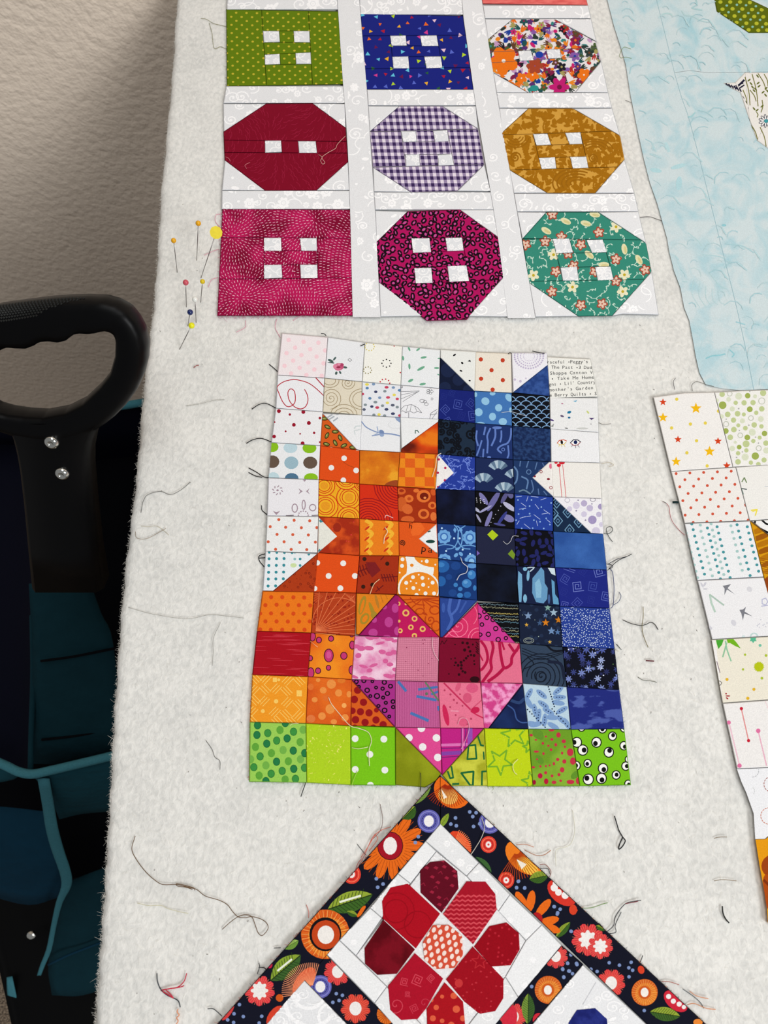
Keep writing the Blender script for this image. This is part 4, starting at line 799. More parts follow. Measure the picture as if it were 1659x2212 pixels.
for j in range(14):
    y = 470+j*23; x = 390; colr = [(96, 120, 132), (150, 150, 120), (90, 130, 150), (176, 160, 90)][j % 4]
    if j % 5 == 2: continue
    while x < 720:
        ww = R2.uniform(6, 16); scr += L([(x, y+x*.05-20+R2.uniform(-6, 6)), (x+ww, y+x*.05-20+R2.uniform(-8, 6))], 4, colr); x += ww*.9
cp(8, 6, (8, 9, 14), [scr], 'black triangle patch with rows of tiny script', poly=[(388, 464), (712, 468), (722, 790), (694, 784)])
stc = (116, 142, 178)
cp(8, 7, (20, 30, 54), [SC(q4(8, 7), 26, lambda x, y, R_: E(x, y, 4.5, 4, (30, 44, 72), 0, 9), 3, 8), ST(795, 566, 34, stc)+ST(1003, 540, 34, (150, 176, 196))+ST(985, 690, 34, (104, 134, 176))+ST(935, 562, 24, (84, 110, 150))+ST(890, 625, 26, (60, 86, 124))+ST(955, 500, 30, (120, 160, 150))+ST(1035, 700, 26, (78, 112, 160)), ST(938, 622, 38, (60, 36, 16))+ST(1040, 600, 38, (60, 36, 16)), ST(938, 622, 31, (206, 122, 30))+ST(1042, 600, 30, (190, 116, 30))+ST(782, 640, 18, (206, 160, 62))+ST(972, 780, 17, (200, 160, 70)), RG(800, 768, 42, 4, (150, 160, 150), 22)+RG(800, 768, 28, 4, (130, 140, 140), 12)+D([(880, 735, 4), (750, 560, 3), (850, 600, 3), (730, 520, 3)], 3, (160, 180, 170))], 'night navy patch with blue and gold stars')
cp(8, 8, (36, 60, 142), [sum([SC([Z6((1060, 505+k*20)), Z6((1460, 515+k*20)), Z6((1470, 522+k*20)), Z6((1062, 512+k*20))], 22, lambda x, y, R_: E(x, y+2*math.sin(x*.09+k*.5), 1.35, 1.0, (196, 210, 232), 0, 6), 30+k, 3.4) for k in range(16)], [])], 'blue patch with rows of white stitched dots')
# row 9
use(Z5)
cp(9, 1, (164, 12, 28), [SC(q4(9, 1), 30, lambda x, y, R_: E(x, y, R_.uniform(10, 32), .6, (196, 52, 66), 2, 8), 6)], 'crimson patch with fine streaks')
pv = [(717, 890, 36, 52), (840, 892, 25, 28), (637, 764, 20, 22), (736, 752, 20, 21), (585, 735, 22, 36), (570, 1030, 26, 40), (715, 990, 17, 19), (630, 1014, 20, 22), (908, 805, 20, 32), (568, 912, 16, 20), (905, 1008, 22, 34), (905, 725, 14, 12)]
cp(9, 2, (228, 122, 26), [sum([E(x, y, a+5, b+5, (60, 16, 34)) for x, y, a, b in pv], []), sum([E(x, y, a-2, b-2, (190, 52, 112)) for x, y, a, b in pv], []), E(717, 885, 20, 30, (206, 80, 140))], 'orange patch with outlined pink ovals', nm((220, 92, 22), (232, 138, 32), 40, .35, .6))
cp(9, 3, (220, 150, 186), [SC(q4(9, 3), 26, lambda x, y, R_: E(x, y, R_.uniform(6, 12), R_.uniform(3, 6), (206, 92, 148), R_.uniform(-20, 20), 10), 12, 10)], 'pink and white mottled patch', nm((232, 196, 216), (214, 124, 172), 110, .4, .62))
ch = []
for k in range(22): ch += L([(1262, 748+k*16), (1600, 752+k*16)], 2.6, (160, 70, 104))
for k in range(22): ch += L([(1268+k*16, 738), (1262+k*16, 1100)], 2.4, (170, 84, 116))
cp(9, 4, (212, 132, 158), [ch, SC(q4(9, 4), 12, lambda x, y, R_: E(x, y, 1.6, 1, (140, 50, 84), 0, 6), 3)], 'pink patch with a fine crosshatch')
use(Z6)
bkk = (40, 4, 14)
cp(9, 5, (116, 6, 40), [D([(262, 786, 11), (300, 790, 12), (310, 822, 10), (278, 845, 13), (322, 856, 11), (355, 890, 12), (330, 886, 10), (305, 895, 9), (290, 912, 11), (272, 930, 9), (248, 945, 12), (225, 970, 11), (205, 948, 10), (252, 970, 11), (250, 996, 11), (262, 1018, 10), (232, 1045, 11), (282, 1028, 11), (200, 912, 7), (168, 918, 6), (358, 960, 8), (355, 935, 7), (345, 800, 8), (200, 800, 6), (150, 1040, 6), (195, 970, 7)], 10, bkk)+sum([L([(370+dx, 780+dy), (390-dx*.5, 800+dy)], 8, bkk) for dx, dy in [(0, 0), (5, 22), (-4, 40), (4, 58), (0, 76)]], [])+E(360, 1085, 40, 26, bkk)+L([(80, 800), (95, 770), (110, 795), (135, 760)], 5, bkk)], 'burgundy patch with black dotted sprigs')
cr_ = (172, 16, 66)
cp(9, 6, (218, 108, 138), [L([(410, 770), (450, 830), (465, 920), (430, 990), (405, 1010)], 22, cr_, 4)+L([(500, 775), (510, 830), (490, 930), (495, 1000), (455, 1060), (420, 1110)], 24, cr_, 4)+L([(560, 775), (575, 900), (600, 990), (655, 960), (665, 900), (720, 820)], 24, cr_, 4)+L([(600, 990), (540, 1050), (470, 1100)], 26, cr_, 4)+L([(580, 780), (600, 840)], 16, cr_)+L([(640, 800), (690, 860), (725, 800)], 22, cr_, 3)+L([(400, 880), (425, 930)], 12, cr_)], 'salmon pink patch with crimson marbling')
dsw = (16, 24, 38)
cp(9, 7, (46, 62, 84), [sum([RG(900, 1060, 40+k*38, 8, dsw, 40+k*36, 20, 150+k*14, 420) for k in range(5)], [])+SP(905, 1058, 60, 1.6, 9, dsw)+sum([L([(745, 830+k*22), (900, 880+k*22), (1090, 850+k*10)], 6, dsw, 4) for k in range(3)], [])+L([(950, 810), (1000, 850), (1080, 850)], 16, (12, 16, 28), 3)+L([(790, 900), (840, 960), (760, 1000)], 8, dsw, 4)+L([(960, 940), (1060, 960), (1090, 1080)], 24, (22, 30, 52), 4)], 'slate patch with a large dark swirl')
fcs = [(80, 94, 166), (54, 64, 122), (116, 132, 192), (40, 46, 92), (60, 70, 136), (150, 164, 208)]
cp(9, 8, (10, 12, 26), [SC(q4(9, 8), 40, lambda x, y, R_: FL(x, y, R_.uniform(4, 9), R_.choice(fcs), 7, .34, None, R_.uniform(0, 50)), 5, 8), SC(q4(9, 8), 14, lambda x, y, R_: E(x, y, 1.8, 1.4, R_.choice([(210, 216, 236), (70, 100, 60)]), 0, 6), 8)], 'black patch with small blue flowers')
# row 10
use(Z7)
hs = (240, 196, 100); hl = []
for x, y, d in [(125, 175, 1), (205, 175, -1), (385, 185, -1), (480, 195, 1), (110, 265, -1), (200, 262, 1), (290, 255, -1), (375, 275, 1), (120, 350, 1), (190, 355, -1), (380, 365, -1), (475, 385, 1), (95, 440, -1), (280, 445, -1), (370, 465, 1), (470, 470, -1), (95, 515, 1), (300, 520, 1), (420, 530, 1)]:
    for k in (-1, 0, 1): hl += L([(x-30+k*19, y-30*d-k*13*d), (x+26+k*19, y+28*d-k*13*d)], 5.5, hs)
hl += D([(310, 183, 12), (288, 358, 18), (180, 438, 16)], 14, hs)+PG([(262, 165), (295, 165), (295, 200), (262, 200)], hs)+PG([(455, 268), (498, 270), (498, 318), (455, 318)], hs)
cp(10, 1, (232, 148, 36), [hl], 'golden patch with hatched dashes')
lo_ = (226, 140, 66)
cp(10, 2, (208, 88, 26), [E(738, 218, 38, 38, lo_)+E(672, 268, 28, 27, lo_)+E(797, 290, 29, 30, lo_)+E(602, 345, 24, 22, lo_)+E(728, 420, 38, 40, lo_)+E(842, 392, 20, 20, (236, 164, 90))+E(662, 478, 31, 31, lo_)+E(850, 492, 30, 30, lo_)+E(570, 240, 24, 28, (216, 110, 46))+E(630, 185, 18, 16, lo_)+E(572, 500, 36, 32, (216, 116, 60))+E(758, 525, 26, 22, lo_)+E(820, 190, 34, 22, (216, 116, 40))+E(882, 300, 20, 26, lo_)+E(700, 330, 34, 26, (214, 104, 40))], 'burnt orange patch with pale spots', nm((196, 66, 22), (220, 104, 30), 40, .35, .65))
cp(10, 3, (206, 90, 28), [D([(952, 268, 30), (925, 343, 31), (1000, 366, 30), (910, 435, 27), (975, 443, 30), (1045, 452, 30), (935, 508, 31), (1013, 530, 30), (1102, 510, 30), (1160, 548, 30), (890, 270, 16), (1105, 430, 20), (930, 572, 26), (1080, 572, 26)], 29, (142, 18, 24))], 'orange triangle patch with dark red dots', poly=[(902, 190), (1246, 562), (900, 556)])
cp(10, 3, (160, 44, 130), [sum([RG(x, y, r, 10, (16, 10, 18), r*.95, 12) for x, y, r in [(942, 198, 15), (1003, 190, 16), (1072, 196, 10), (1170, 203, 17), (1030, 268, 18), (1102, 246, 11), (1156, 255, 13), (1220, 235, 16), (1195, 294, 17), (1110, 315, 21), (1056, 315, 11), (1160, 328, 12), (1240, 360, 15), (1182, 370, 12), (1122, 396, 12), (1172, 432, 19), (1242, 405, 13), (1210, 482, 11), (962, 240, 12)]], [])], 'purple triangle patch with black rings', poly=[(910, 183), (1258, 190), (1254, 560)])
bd = (72, 110, 172)
mvl = []
for k in range(26): mvl += L([(1264+k*14, 195), (1264+k*14, 572)], 3.5, (160, 62, 118))
cp(10, 4, (188, 92, 146), [mvl, L([(1285, 200), (1345, 272)], 22, bd)+L([(1450, 262), (1600, 242)], 20, bd)+L([(1436, 318), (1590, 348)], 22, bd)+L([(1388, 455), (1525, 514)], 24, bd)+L([(1555, 300), (1605, 280)], 18, bd)+L([(1608, 400), (1612, 430)], 16, bd), L([(1505, 205), (1610, 350)], 14, (92, 120, 92))+E(1514, 296, 12, 12, (88, 112, 96))], 'mauve corduroy patch with blue dashes')
use(Z8)
cp(10, 5, (222, 112, 142), [L([(110, 210), (230, 330), (330, 430)], 13, (188, 44, 86), 3)+L([(330, 440), (380, 470), (432, 495)], 11, (196, 40, 84), 3)+L([(325, 430), (415, 350)], 8, (200, 70, 106))+E(365, 430, 36, 26, (192, 30, 76), -15)+E(300, 330, 36, 42, (204, 80, 116))+E(125, 470, 22, 90, (196, 34, 82), -12)+E(225, 240, 20, 40, (208, 86, 120), 20)+E(340, 250, 50, 40, (210, 84, 124))+E(270, 530, 40, 34, (214, 88, 124)), D([(190, 346, 9), (162, 302, 9), (215, 372, 8), (240, 300, 7), (160, 405, 8), (205, 470, 8), (115, 268, 8), (260, 395, 7), (330, 500, 9), (300, 545, 7)], 8, (176, 60, 92)), L([(165, 436), (228, 438)], 4, (236, 190, 206))], 'watercolour pink patch with stems')
cp(10, 6, (222, 110, 168), [], 'bubblegum pink triangle patch', nm((232, 150, 196), (200, 62, 132), 260, .42, .58), poly=[(412, 206), (744, 216), (470, 574), (436, 574)])
cp(10, 6, (18, 32, 78), [L([(630, 390), (680, 430), (700, 500), (740, 530), (790, 530)], 10, (56, 84, 142), 4)+L([(655, 350), (720, 370), (760, 340)], 24, (40, 62, 106), 3)], 'navy triangle patch with a curved line', nm((14, 26, 66), (24, 44, 92), 60, .4, .7), poly=[(750, 228), (792, 578), (480, 574)])
lg = (78, 116, 176)
lv = []
for x, y, a in [(800, 300, -60), (905, 300, 40), (1040, 270, -40), (920, 385, 35), (850, 430, 80), (1050, 325, 0), (1040, 370, 10), (880, 470, 100), (960, 440, 30), (1070, 430, -30), (990, 490, 5), (930, 510, 95), (860, 545, -15), (1070, 510, 40), (800, 370, 60), (1110, 540, 60), (1000, 560, 30), (810, 540, 0)]: lv += E(x, y, 55, 22, (120, 152, 196), a, 12)
lv2 = []
for x, y, a in [(800, 300, -60), (905, 300, 40), (1040, 270, -40), (920, 385, 35), (850, 430, 80), (1050, 325, 0), (880, 470, 100), (960, 440, 30), (1070, 430, -30), (930, 510, 95)]:
    for k in (-1, 0, 1): lv2 += E(x+k*22*math.cos(math.radians(a)), y+k*22*math.sin(math.radians(a)), 6, 6, (34, 52, 96), 0, 6)
cp(10, 7, (178, 202, 218), [lv, lv2+D([(960+i*6, 240+i*20) for i in range(9)]+[(990+i*18, 420+i*20) for i in range(9)]+[(790+i*18, 425+i*18) for i in range(10)], 6, (24, 34, 62))], 'pale blue patch with dotted leaves')
cp(10, 8, (40, 56, 136), [], 'mottled indigo patch', nm((30, 40, 118), (70, 86, 160), 150, .5, .56, 3, .6, 1.2))
# row 11
use(Z7)
gd = [(92, 158, 56), (58, 140, 62), (34, 118, 66), (110, 170, 70)]
gp = [(137, 553, 2), (363, 535, 2), (132, 632, 2), (220, 617, 1), (320, 592, 0), (430, 606, 1), (508, 590, 3), (212, 703, 2), (293, 678, 1), (378, 660, 2), (484, 690, 0), (120, 730, 0), (158, 807, 1), (345, 755, 3), (428, 760, 2), (250, 780, 0), (292, 850, 2), (388, 846, 0), (487, 830, 3), (107, 895, 1), (205, 880, 3), (338, 925, 1), (432, 908, 2), (248, 948, 1), (150, 963, 0), (446, 990, 1), (520, 900, 1), (362, 995, 0), (522, 780, 2), (205, 1008, 2), (80, 830, 3)]
cp(11, 1, (148, 198, 84), [sum([E(x, y, 30, 34, gd[k], 0, 12) for x, y, k in gp], []), sum([RG(x, y, 27, 5, shade(gd[k], .85), 31, 12) for x, y, k in gp if k in (1, 2)], [])], 'spring green patch with darker green dots')
cp(11, 2, (168, 202, 34), [SC(q4(11, 2), 90, lambda x, y, R_: E(x, y, R_.uniform(1, 3.5), 1, R_.choice([(196, 214, 80), (210, 216, 90), (186, 208, 60)]), R_.uniform(0, 180), 7), 8), SC(q4(11, 2), 10, lambda x, y, R_: E(x, y, 2.2, 1.4, (232, 226, 120), R_.uniform(0, 180), 7), 9)], 'lime patch with yellow flecks')
cp(11, 3, (116, 188, 22), [D([(932, 662), (1166, 666), (1052, 790), (933, 913), (1174, 918)], 28, (228, 230, 226))+E(1056, 1040, 28, 26, (228, 230, 226))], 'bright green patch with white dots')
cp(11, 4, (132, 142, 18), [], 'plain olive triangle patch', nm((122, 132, 14), (140, 150, 24), 60), poly=[(1262, 578), (1628, 946), (1590, 1000), (1500, 1053), (1262, 1034)])
cp(11, 4, (212, 70, 140), [D([(1370, 655), (1594, 656), (1482, 730), (1605, 815), (1472, 578)], 31, (230, 226, 228))], 'pink triangle patch with white dots', poly=[(1268, 573), (1624, 577), (1634, 944)])
use(Z8)
cp(11, 5, (184, 32, 126), [L([(85, 715), (330, 708)], 22, (212, 110, 176))+L([(85, 742), (330, 735)], 6, (84, 28, 110))+L([(85, 785), (260, 775)], 32, (130, 62, 158))+L([(262, 578), (262, 800)], 14, (212, 110, 176))+L([(285, 578), (285, 800)], 6, (110, 40, 130))+L([(322, 578), (322, 720)], 40, (140, 76, 168))+L([(85, 815), (230, 806)], 5, (90, 30, 110))+L([(250, 578), (250, 800)], 4, (70, 20, 90))], 'magenta plaid triangle patch', poly=[(82, 577), (428, 580), (96, 952)])
dg = (24, 96, 52)
cp(11, 5, (178, 182, 48), [L([(310, 720), (365, 712), (375, 825), (300, 830)], 14, dg, closed=True)+L([(250, 942), (350, 930), (345, 1040), (325, 1045)], 16, dg, closed=True)+L([(140, 930), (160, 985), (185, 980), (170, 890)], 14, dg)+L([(385, 640), (410, 715), (432, 720)], 14, dg)+L([(418, 1040), (420, 930), (455, 928)], 14, dg)+L([(180, 1032), (230, 1030)], 16, dg)+L([(432, 770), (436, 830)], 12, dg)], 'yellow green triangle patch with green outlines', nm((160, 162, 36), (196, 198, 66), 120), poly=[(434, 586), (462, 1042), (170, 1042), (100, 960)])
sg_ = (112, 166, 40)
cp(11, 6, (184, 204, 22), [L(star_pts(565, 850, 105, 5, .42, -130, 1.05), 13, sg_, closed=True)+L(star_pts(680, 630, 108, 5, .42, -100, 1), 13, sg_, closed=True)+L(star_pts(800, 730, 50, 5, .42, -100, 1), 13, sg_, closed=True)+L(star_pts(820, 1010, 80, 5, .42, -100, 1), 13, sg_, closed=True), SC(q4(11, 6), 50, lambda x, y, R_: E(x, y, 1.2, 1.2, (196, 212, 60), 0, 6), 4)], 'lime patch with green star outlines')
rs = (186, 46, 66)
cp(11, 7, (116, 160, 40), [SC(q4(11, 7), 5, lambda x, y, R_: E(x, y, 12, 7, (92, 140, 40), R_.uniform(0, 180), 10), 4), E(1042, 632, 18, 22, rs)+E(1085, 684, 18, 16, rs)+E(988, 668, 14, 11, rs)+E(1020, 712, 12, 14, rs)+E(915, 700, 10, 12, rs)+E(960, 720, 10, 9, rs)+E(982, 752, 11, 12, rs)+E(862, 768, 22, 9, rs)+E(920, 784, 10, 12, rs)+E(1138, 773, 27, 32, rs)+E(1160, 845, 24, 30, rs)+E(1072, 780, 10, 12, rs)+E(1036, 832, 14, 13, rs)+E(1090, 848, 17, 18, rs)+E(1072, 916, 19, 22, rs)+E(938, 940, 13, 13, rs)+E(893, 965, 20, 22, (176, 20, 66))+E(990, 966, 12, 12, rs)+E(1046, 955, 13, 13, rs)+E(942, 1010, 18, 24, (176, 20, 56))+E(1006, 1018, 20, 14, rs)+E(1140, 1015, 32, 18, rs)+E(1200, 1005, 16, 28, rs)+E(845, 1018, 14, 20, (150, 10, 50))+E(820, 634, 14, 11, rs)+E(985, 592, 24, 12, rs)+E(940, 645, 10, 7, rs)+E(858, 672, 10, 7, rs)+E(1095, 728, 10, 10, rs)+E(1060, 1005, 12, 10, rs)+E(838, 895, 14, 9, rs)+E(895, 888, 9, 10, rs)+E(940, 886, 8, 9, rs)+E(970, 880, 9, 8, rs)+E(1005, 866, 10, 14, rs)+E(868, 830, 9, 8, rs)], 'green patch with red splashes', nm((104, 150, 36), (128, 170, 50), 70))
ey = [(1192, 692, 40, -1, 0), (1352, 692, 40, -.4, .4), (1482, 642, 34, .3, -.4), (1240, 755, 42, .5, 0), (1452, 773, 40, .3, -.6), (1280, 864, 32, -.2, .2), (1405, 905, 40, .3, .4), (1285, 994, 43, -.5, -.4), (1392, 986, 42, .2, .5), (1512, 958, 34, .2, -.1), (1575, 720, 34, .4, .4), (1185, 882, 36, 0, 0), (1590, 886, 34, .5, 0), (1400, 580, 36, 0, .2), (1575, 578, 30, .2, 0), (1610, 1030, 30, .3, .3), (1610, 830, 26, .6, 0), (1230, 572, 30, 0, 0)]
cp(11, 8, (116, 186, 24), [sum([E(x, y, r+3, r+5, (12, 14, 10), 0, 16) for x, y, r, dx, dy in ey], []), sum([E(x, y, r-6, r-4, (236, 236, 232), 0, 16) for x, y, r, dx, dy in ey], []), sum([E(x+dx*r*.55, y+dy*r*.6, r*.48, r*.52, (12, 12, 12), 0, 12) for x, y, r, dx, dy in ey], [])], 'green patch covered with googly eyes')
# ---------------------------------------------------------------- quilt of pieced buttons
B1, B2, B3 = Crop(440, 0, .2411), Crop(760, 0, .2411), Crop(1030, 0, .2411)
B4, B5, B6 = Crop(440, 420, .2411), Crop(780, 420, .2411), Crop(1080, 420, .2411)
btn = empty('button_quilt', P(950, 330, ZT), 'white quilt pieced with rows of square-holed buttons, above the two-cat block', 'quilt')
def interp(tab):
    def f(y):
        for (y0, x0), (y1, x1) in zip(tab, tab[1:]):
            if y <= y1 or (y1, x1) == tab[-1]: return x0+(x1-x0)*(y-y0)/(y1-y0)
    return f
c1l = interp([(-110, 496), (22, 490), (110, 489), (187, 489), (225, 482), (440, 479), (560, 474), (684, 470)])
c1r = interp([(-110, 722), (25, 730.5), (182, 741), (224, 745), (310, 751), (453, 756.5), (684, 762)])
c2l = interp([(-110, 768), (0, 776), (200, 793), (453, 810), (688, 822)])
c2r = interp([(-110, 990), (0, 998), (36, 1001), (193, 1023), (227, 1027.5), (330, 1045), (420, 1061), (520, 1077), (690, 1097)])
c3l = interp([(-110, 1020), (0, 1041), (193, 1071), (460, 1117), (690, 1157)])
c3r = interp([(-110, 1244), (0, 1267), (40, 1276), (120, 1294), (200, 1313), (300, 1338), (360, 1356), (440, 1375), (520, 1391), (600, 1409), (684, 1423)])
def strip(y0, y1, fl, fr, n=6):
    """piece between two column lines"""
    ys = [y0+(y1-y0)*i/n for i in range(n+1)]; return [(fl(y), y) for y in ys]+[(fr(y), y) for y in ys[::-1]]
sd_ = [100]
def white(poly, label=None, name='sashing_strip', dens=480, par=None, s=1.0, col=W1, z=0.0, concave=False, c=(246, 246, 248)):
    sd_[0] += 1; return patch(par or btn, poly, col, damask(poly, sd_[0], c, dens, 2.6, s), label, name, dz=z, concave=concave)
def corner(q): return white(q, None, 'corner_patch')
def button(oct_, holes, col, draws, label, noise=None, full_h=False):
    oct_ = tp(oct_); H = [tp(h) for h in holes]; acc = MeshAcc(parent_base(btn)); ctr = (sum(p[0] for p in oct_)/len(oct_), sum(p[1] for p in oct_)/len(oct_))
    two = len(H) == 2
    h0, h1 = H[0], H[1]; b0, b1 = (H[0], H[1]) if two else (H[2], H[3])
    ll, lr = (h0[0], b0[3]), (h1[1], b1[2])
    far = lambda p, d: (p[0]+d[0], p[1]+d[1])
    mid_ = oct_ if full_h else half(half(oct_, h0[0], h1[1], (ctr[0], 3000)), b0[3], b1[2], (ctr[0], -2000))
    left = half(mid_, *ll, far(h0[0], (-300, 0))); right = half(mid_, *lr, far(h1[1], (300, 0)))
    cen = half(half(mid_, *ll, far(h0[0], (300, 0))), *lr, far(h1[1], (-300, 0)))
    pcs = [left, right]
    pcs.append(half(cen if full_h else oct_, h0[0], h1[1], (ctr[0], -2000)))
    rows = [(h0, h1)] if two else [(H[0], H[1]), (H[2], H[3])]
    for a, b in rows:
        m = half(half(cen, a[0], b[1], (ctr[0], 3000)), a[3], b[2], (ctr[0], -2000))
        m = half(half(m, a[1], a[2], far(a[1], (300, 0))), b[0], b[3], far(b[0], (-300, 0))); pcs.append(m)
    if not two: pcs.append(half(half(cen, h0[3], h1[2], (ctr[0], 3000)), b0[0], b1[1], (ctr[0], -2000)))
    pcs.append(half(cen if full_h else oct_, b0[3], b1[2], (ctr[0], 3000)))
    for p in pcs:
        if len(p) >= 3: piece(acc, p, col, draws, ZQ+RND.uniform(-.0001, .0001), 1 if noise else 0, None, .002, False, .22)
    o = acc.build('button', [CLOTH, noise] if noise else [CLOTH], btn); o['label'] = label
    for h in H:
        hb = patch(o, inset(h, -.3), W2, damask(h, int(h[0][0]*7+h[0][1]), dens=260, s=.8, c=(240, 240, 242)), None, 'hole_patch', dz=.0001)
    return o
def bscat(oct_, n, fn, seed, mind=0): return SC(tp(oct_), n, fn, seed, mind)
# first column
use(B1)
sq1 = [(205, 85), (1205, 105), (1250, 755), (210, 770)]
button(sq1, [[(530, 277), (675, 277), (682, 375), (540, 380)], [(805, 278), (947, 277), (950, 380), (812, 377)], [(548, 490), (680, 483), (685, 575), (550, 580)], [(822, 475), (957, 470), (963, 573), (828, 573)]],
       (96, 122, 8), [LAT(198, 112, 93, 2, 2, 73, 13, 10, 11.5, (190, 172, 50), 9)+LAT(247, 150, 93, 2, 2, 73, 12, 9, 11.5, (190, 172, 50), 9)], 'square green button with yellow dots', None, True)
o1 = [(180, 1180), (560, 930), (975, 927), (1270, 1145), (1292, 1450), (1010, 1705), (550, 1707), (190, 1435)]
button(o1, [[(548, 1260), (693, 1258), (700, 1362), (550, 1368)], [(845, 1265), (1003, 1265), (1015, 1370), (855, 1370)]], (124, 4, 34),
       [bscat(o1, 300, lambda x, y, R_: (lambda a: L([(x, y), (x+7*math.cos(a), y+7*math.sin(a)), (x+14*math.cos(a+.3), y+14*math.sin(a+.3))], .9, (152, 26, 58)))(1.6+1.1*math.sin(x*.03+1)*math.cos(y*.025)), 3, 5)], 'dark crimson eight-sided button with two holes')
white(strip(-110, 21, c1l, c1r)); white(strip(186, 223, c1l, c1r)); white(strip(411.5, 452, c1l, c1r))
pz = tp(o1)
corner([(c1l(224), 224), pz[1], pz[0]]); corner([pz[2], (c1r(224), 224), pz[3]]); corner([pz[4], (c1r(411), 411), pz[5]][::1]); corner([pz[7], pz[6], (c1l(411), 411)])
use(B4)
R4 = random.Random(4); keep = []
cen_ = [(330, 930), (1000, 230), (-300, -700), (900, 2100), (2100, 650), (250, 380)]
for ci, (a, b) in enumerate(cen_):
    for ring in range(1, 90):
        rr = ring*34; n_ = max(3, int(6.283*rr/27))
        for k in range(n_):
            an = 6.283*k/n_+.3*ring+R4.uniform(-.15, .15)*20/rr; x, y = a+(rr+R4.uniform(-3, 3))*math.cos(an), b+(rr+R4.uniform(-3, 3))*.9*math.sin(an)
            if 110 < x < 1350 and 115 < y < 1100:
                if min(range(6), key=lambda q: math.hypot(x-cen_[q][0], y-cen_[q][1])-(0, 0, 760, 900, 800, 0)[q]) == ci: keep.append((x, y, an+R4.uniform(-.25, .25)))
dl = []
for x, y, an in keep:
    h = R4.uniform(7, 10); dl += L([(x-h*math.cos(an), y-h*math.sin(an)*.9), (x+h*math.cos(an), y+h*math.sin(an)*.9)], 5.2, R4.choice([(224, 160, 184), (232, 184, 200), (216, 132, 166)]))
button([(170, 130), (1313, 140), (1335, 1085), (980, 1085), (915, 1068), (840, 1085), (480, 1088), (125, 1085)][:3]+[(125, 1085)], [[(540, 388), (693, 388), (698, 505), (540, 505)], [(862, 392), (1012, 390), (1015, 505), (875, 505)], [(540, 632), (697, 628), (705, 747), (540, 755)], [(862, 628), (1017, 630), (1020, 750), (870, 752)]],
       (156, 10, 66), [dl], 'square magenta button with pale stitched dashes', nm((122, 2, 44), (180, 22, 84), 50, .36, .6))
# second column
use(B2)
tcs = [(206, 60, 140), (84, 100, 196), (226, 190, 210), (168, 24, 50), (176, 206, 40), (96, 190, 220), (230, 170, 40), (224, 100, 30), (40, 90, 50), (100, 20, 70)]
R5_ = random.Random(2); tr = []
def tri(x, y, R_):
    a = R_.uniform(0, 6.28); r = R_.uniform(4.4, 6.2); return [([(x+r*math.cos(a+q), y+r*.9*math.sin(a+q)) for q in (0, 2.2, 4.1)], R_.choice(tcs))]
sq2 = [(78, 122), (995, 145), (1088, 802), (130, 800)]
button(sq2, [[(342, 320), (483, 318), (492, 408), (355, 410)], [(612, 320), (760, 317), (775, 412), (628, 413)], [(362, 508), (505, 505), (515, 613), (372, 613)], [(648, 507), (797, 505), (812, 608), (668, 612)]],
       (22, 32, 122), [bscat(sq2, 85, tri, 8, 14.5)], 'square royal blue button with confetti triangles')
o2 = [(160, 1180), (425, 952), (810, 952), (1130, 1155), (1185, 1475), (945, 1710), (530, 1722), (190, 1500)]
gl = []
pur, pu2 = (54, 36, 82), (146, 130, 164)
for j in range(28):
    for i in range(40):
        x, y = 110+i*29.5+j*4.2, 940+j*30.5
        cc = pur if (i % 2 and j % 2) else (pu2 if (i % 2 or j % 2) else None)
        if cc: gl += PG([(x, y), (x+29.5, y), (x+33.7, y+30.5), (x+4.2, y+30.5)], cc)
button(o2, [[(440, 1175), (572, 1175), (582, 1268), (460, 1272)], [(728, 1172), (855, 1165), (868, 1265), (745, 1270)], [(480, 1385), (605, 1380), (610, 1485), (485, 1488)], [(770, 1385), (895, 1380), (915, 1480), (775, 1485)]],
       (224, 214, 226), [gl], 'purple and white gingham eight-sided button')
white(strip(-110, 32, c2l, c2r)); white(strip(193.5, 228, c2l, c2r)); white(strip(415, 453, c2l, c2r))
pz = tp(o2)
corner([(c2l(229), 229), pz[1], pz[0]]); corner([pz[2], (c2r(229), 229), pz[3]]); corner([pz[4], (c2r(413), 413), pz[5]]); corner([pz[7], pz[6], (c2l(414), 414)])
use(B5)
o3 = [(137, 430), (415, 155), (885, 138), (1228, 385), (1275, 740), (945, 1120), (590, 1130), (160, 785)]
def leo(x, y, R_):
    a, b, r = R_.uniform(4.4, 7.2), R_.uniform(3, 5), R_.uniform(0, 180); a0 = R_.uniform(0, 360); o = []
    ca, sa = math.cos(math.radians(r)), math.sin(math.radians(r))
    o += E(x, y, a*.62, b*.62, (190, 76, 146), r, 9)
    for k in range(2):
        s0 = a0+k*180; pts = [(x+a*math.cos(math.radians(s0+q))*ca-b*math.sin(math.radians(s0+q))*sa, y+a*math.cos(math.radians(s0+q))*sa+b*math.sin(math.radians(s0+q))*ca) for q in range(0, 151, 25)]
        o += L(pts, R_.uniform(2.8, 4), (18, 6, 16))
    return o
button(o3, [[(450, 393), (612, 390), (628, 518), (465, 523)], [(755, 388), (905, 385), (920, 503), (770, 508)], [(475, 660), (630, 655), (642, 793), (490, 797)], [(772, 640), (945, 635), (968, 775), (790, 785)]],
       (172, 14, 90), [bscat(o3, 330, leo, 5, 11), bscat(o3, 90, lambda x, y, R_: E(x, y, 1.9, 1.3, (20, 6, 18), R_.uniform(0, 180), 7), 15, 12)], 'hot pink leopard print eight-sided button')
pz = tp(o3)
corner([(c2l(454), 455), pz[1], pz[0]]); corner([pz[2], (c2r(453), 453), pz[3]]); corner([pz[4], (c2r(684), 684), (1012, 683), tp([(965, 1097)])[0]]); corner([pz[7], tp([(575, 1088)])[0], (c2l(690)-.5, 684)])
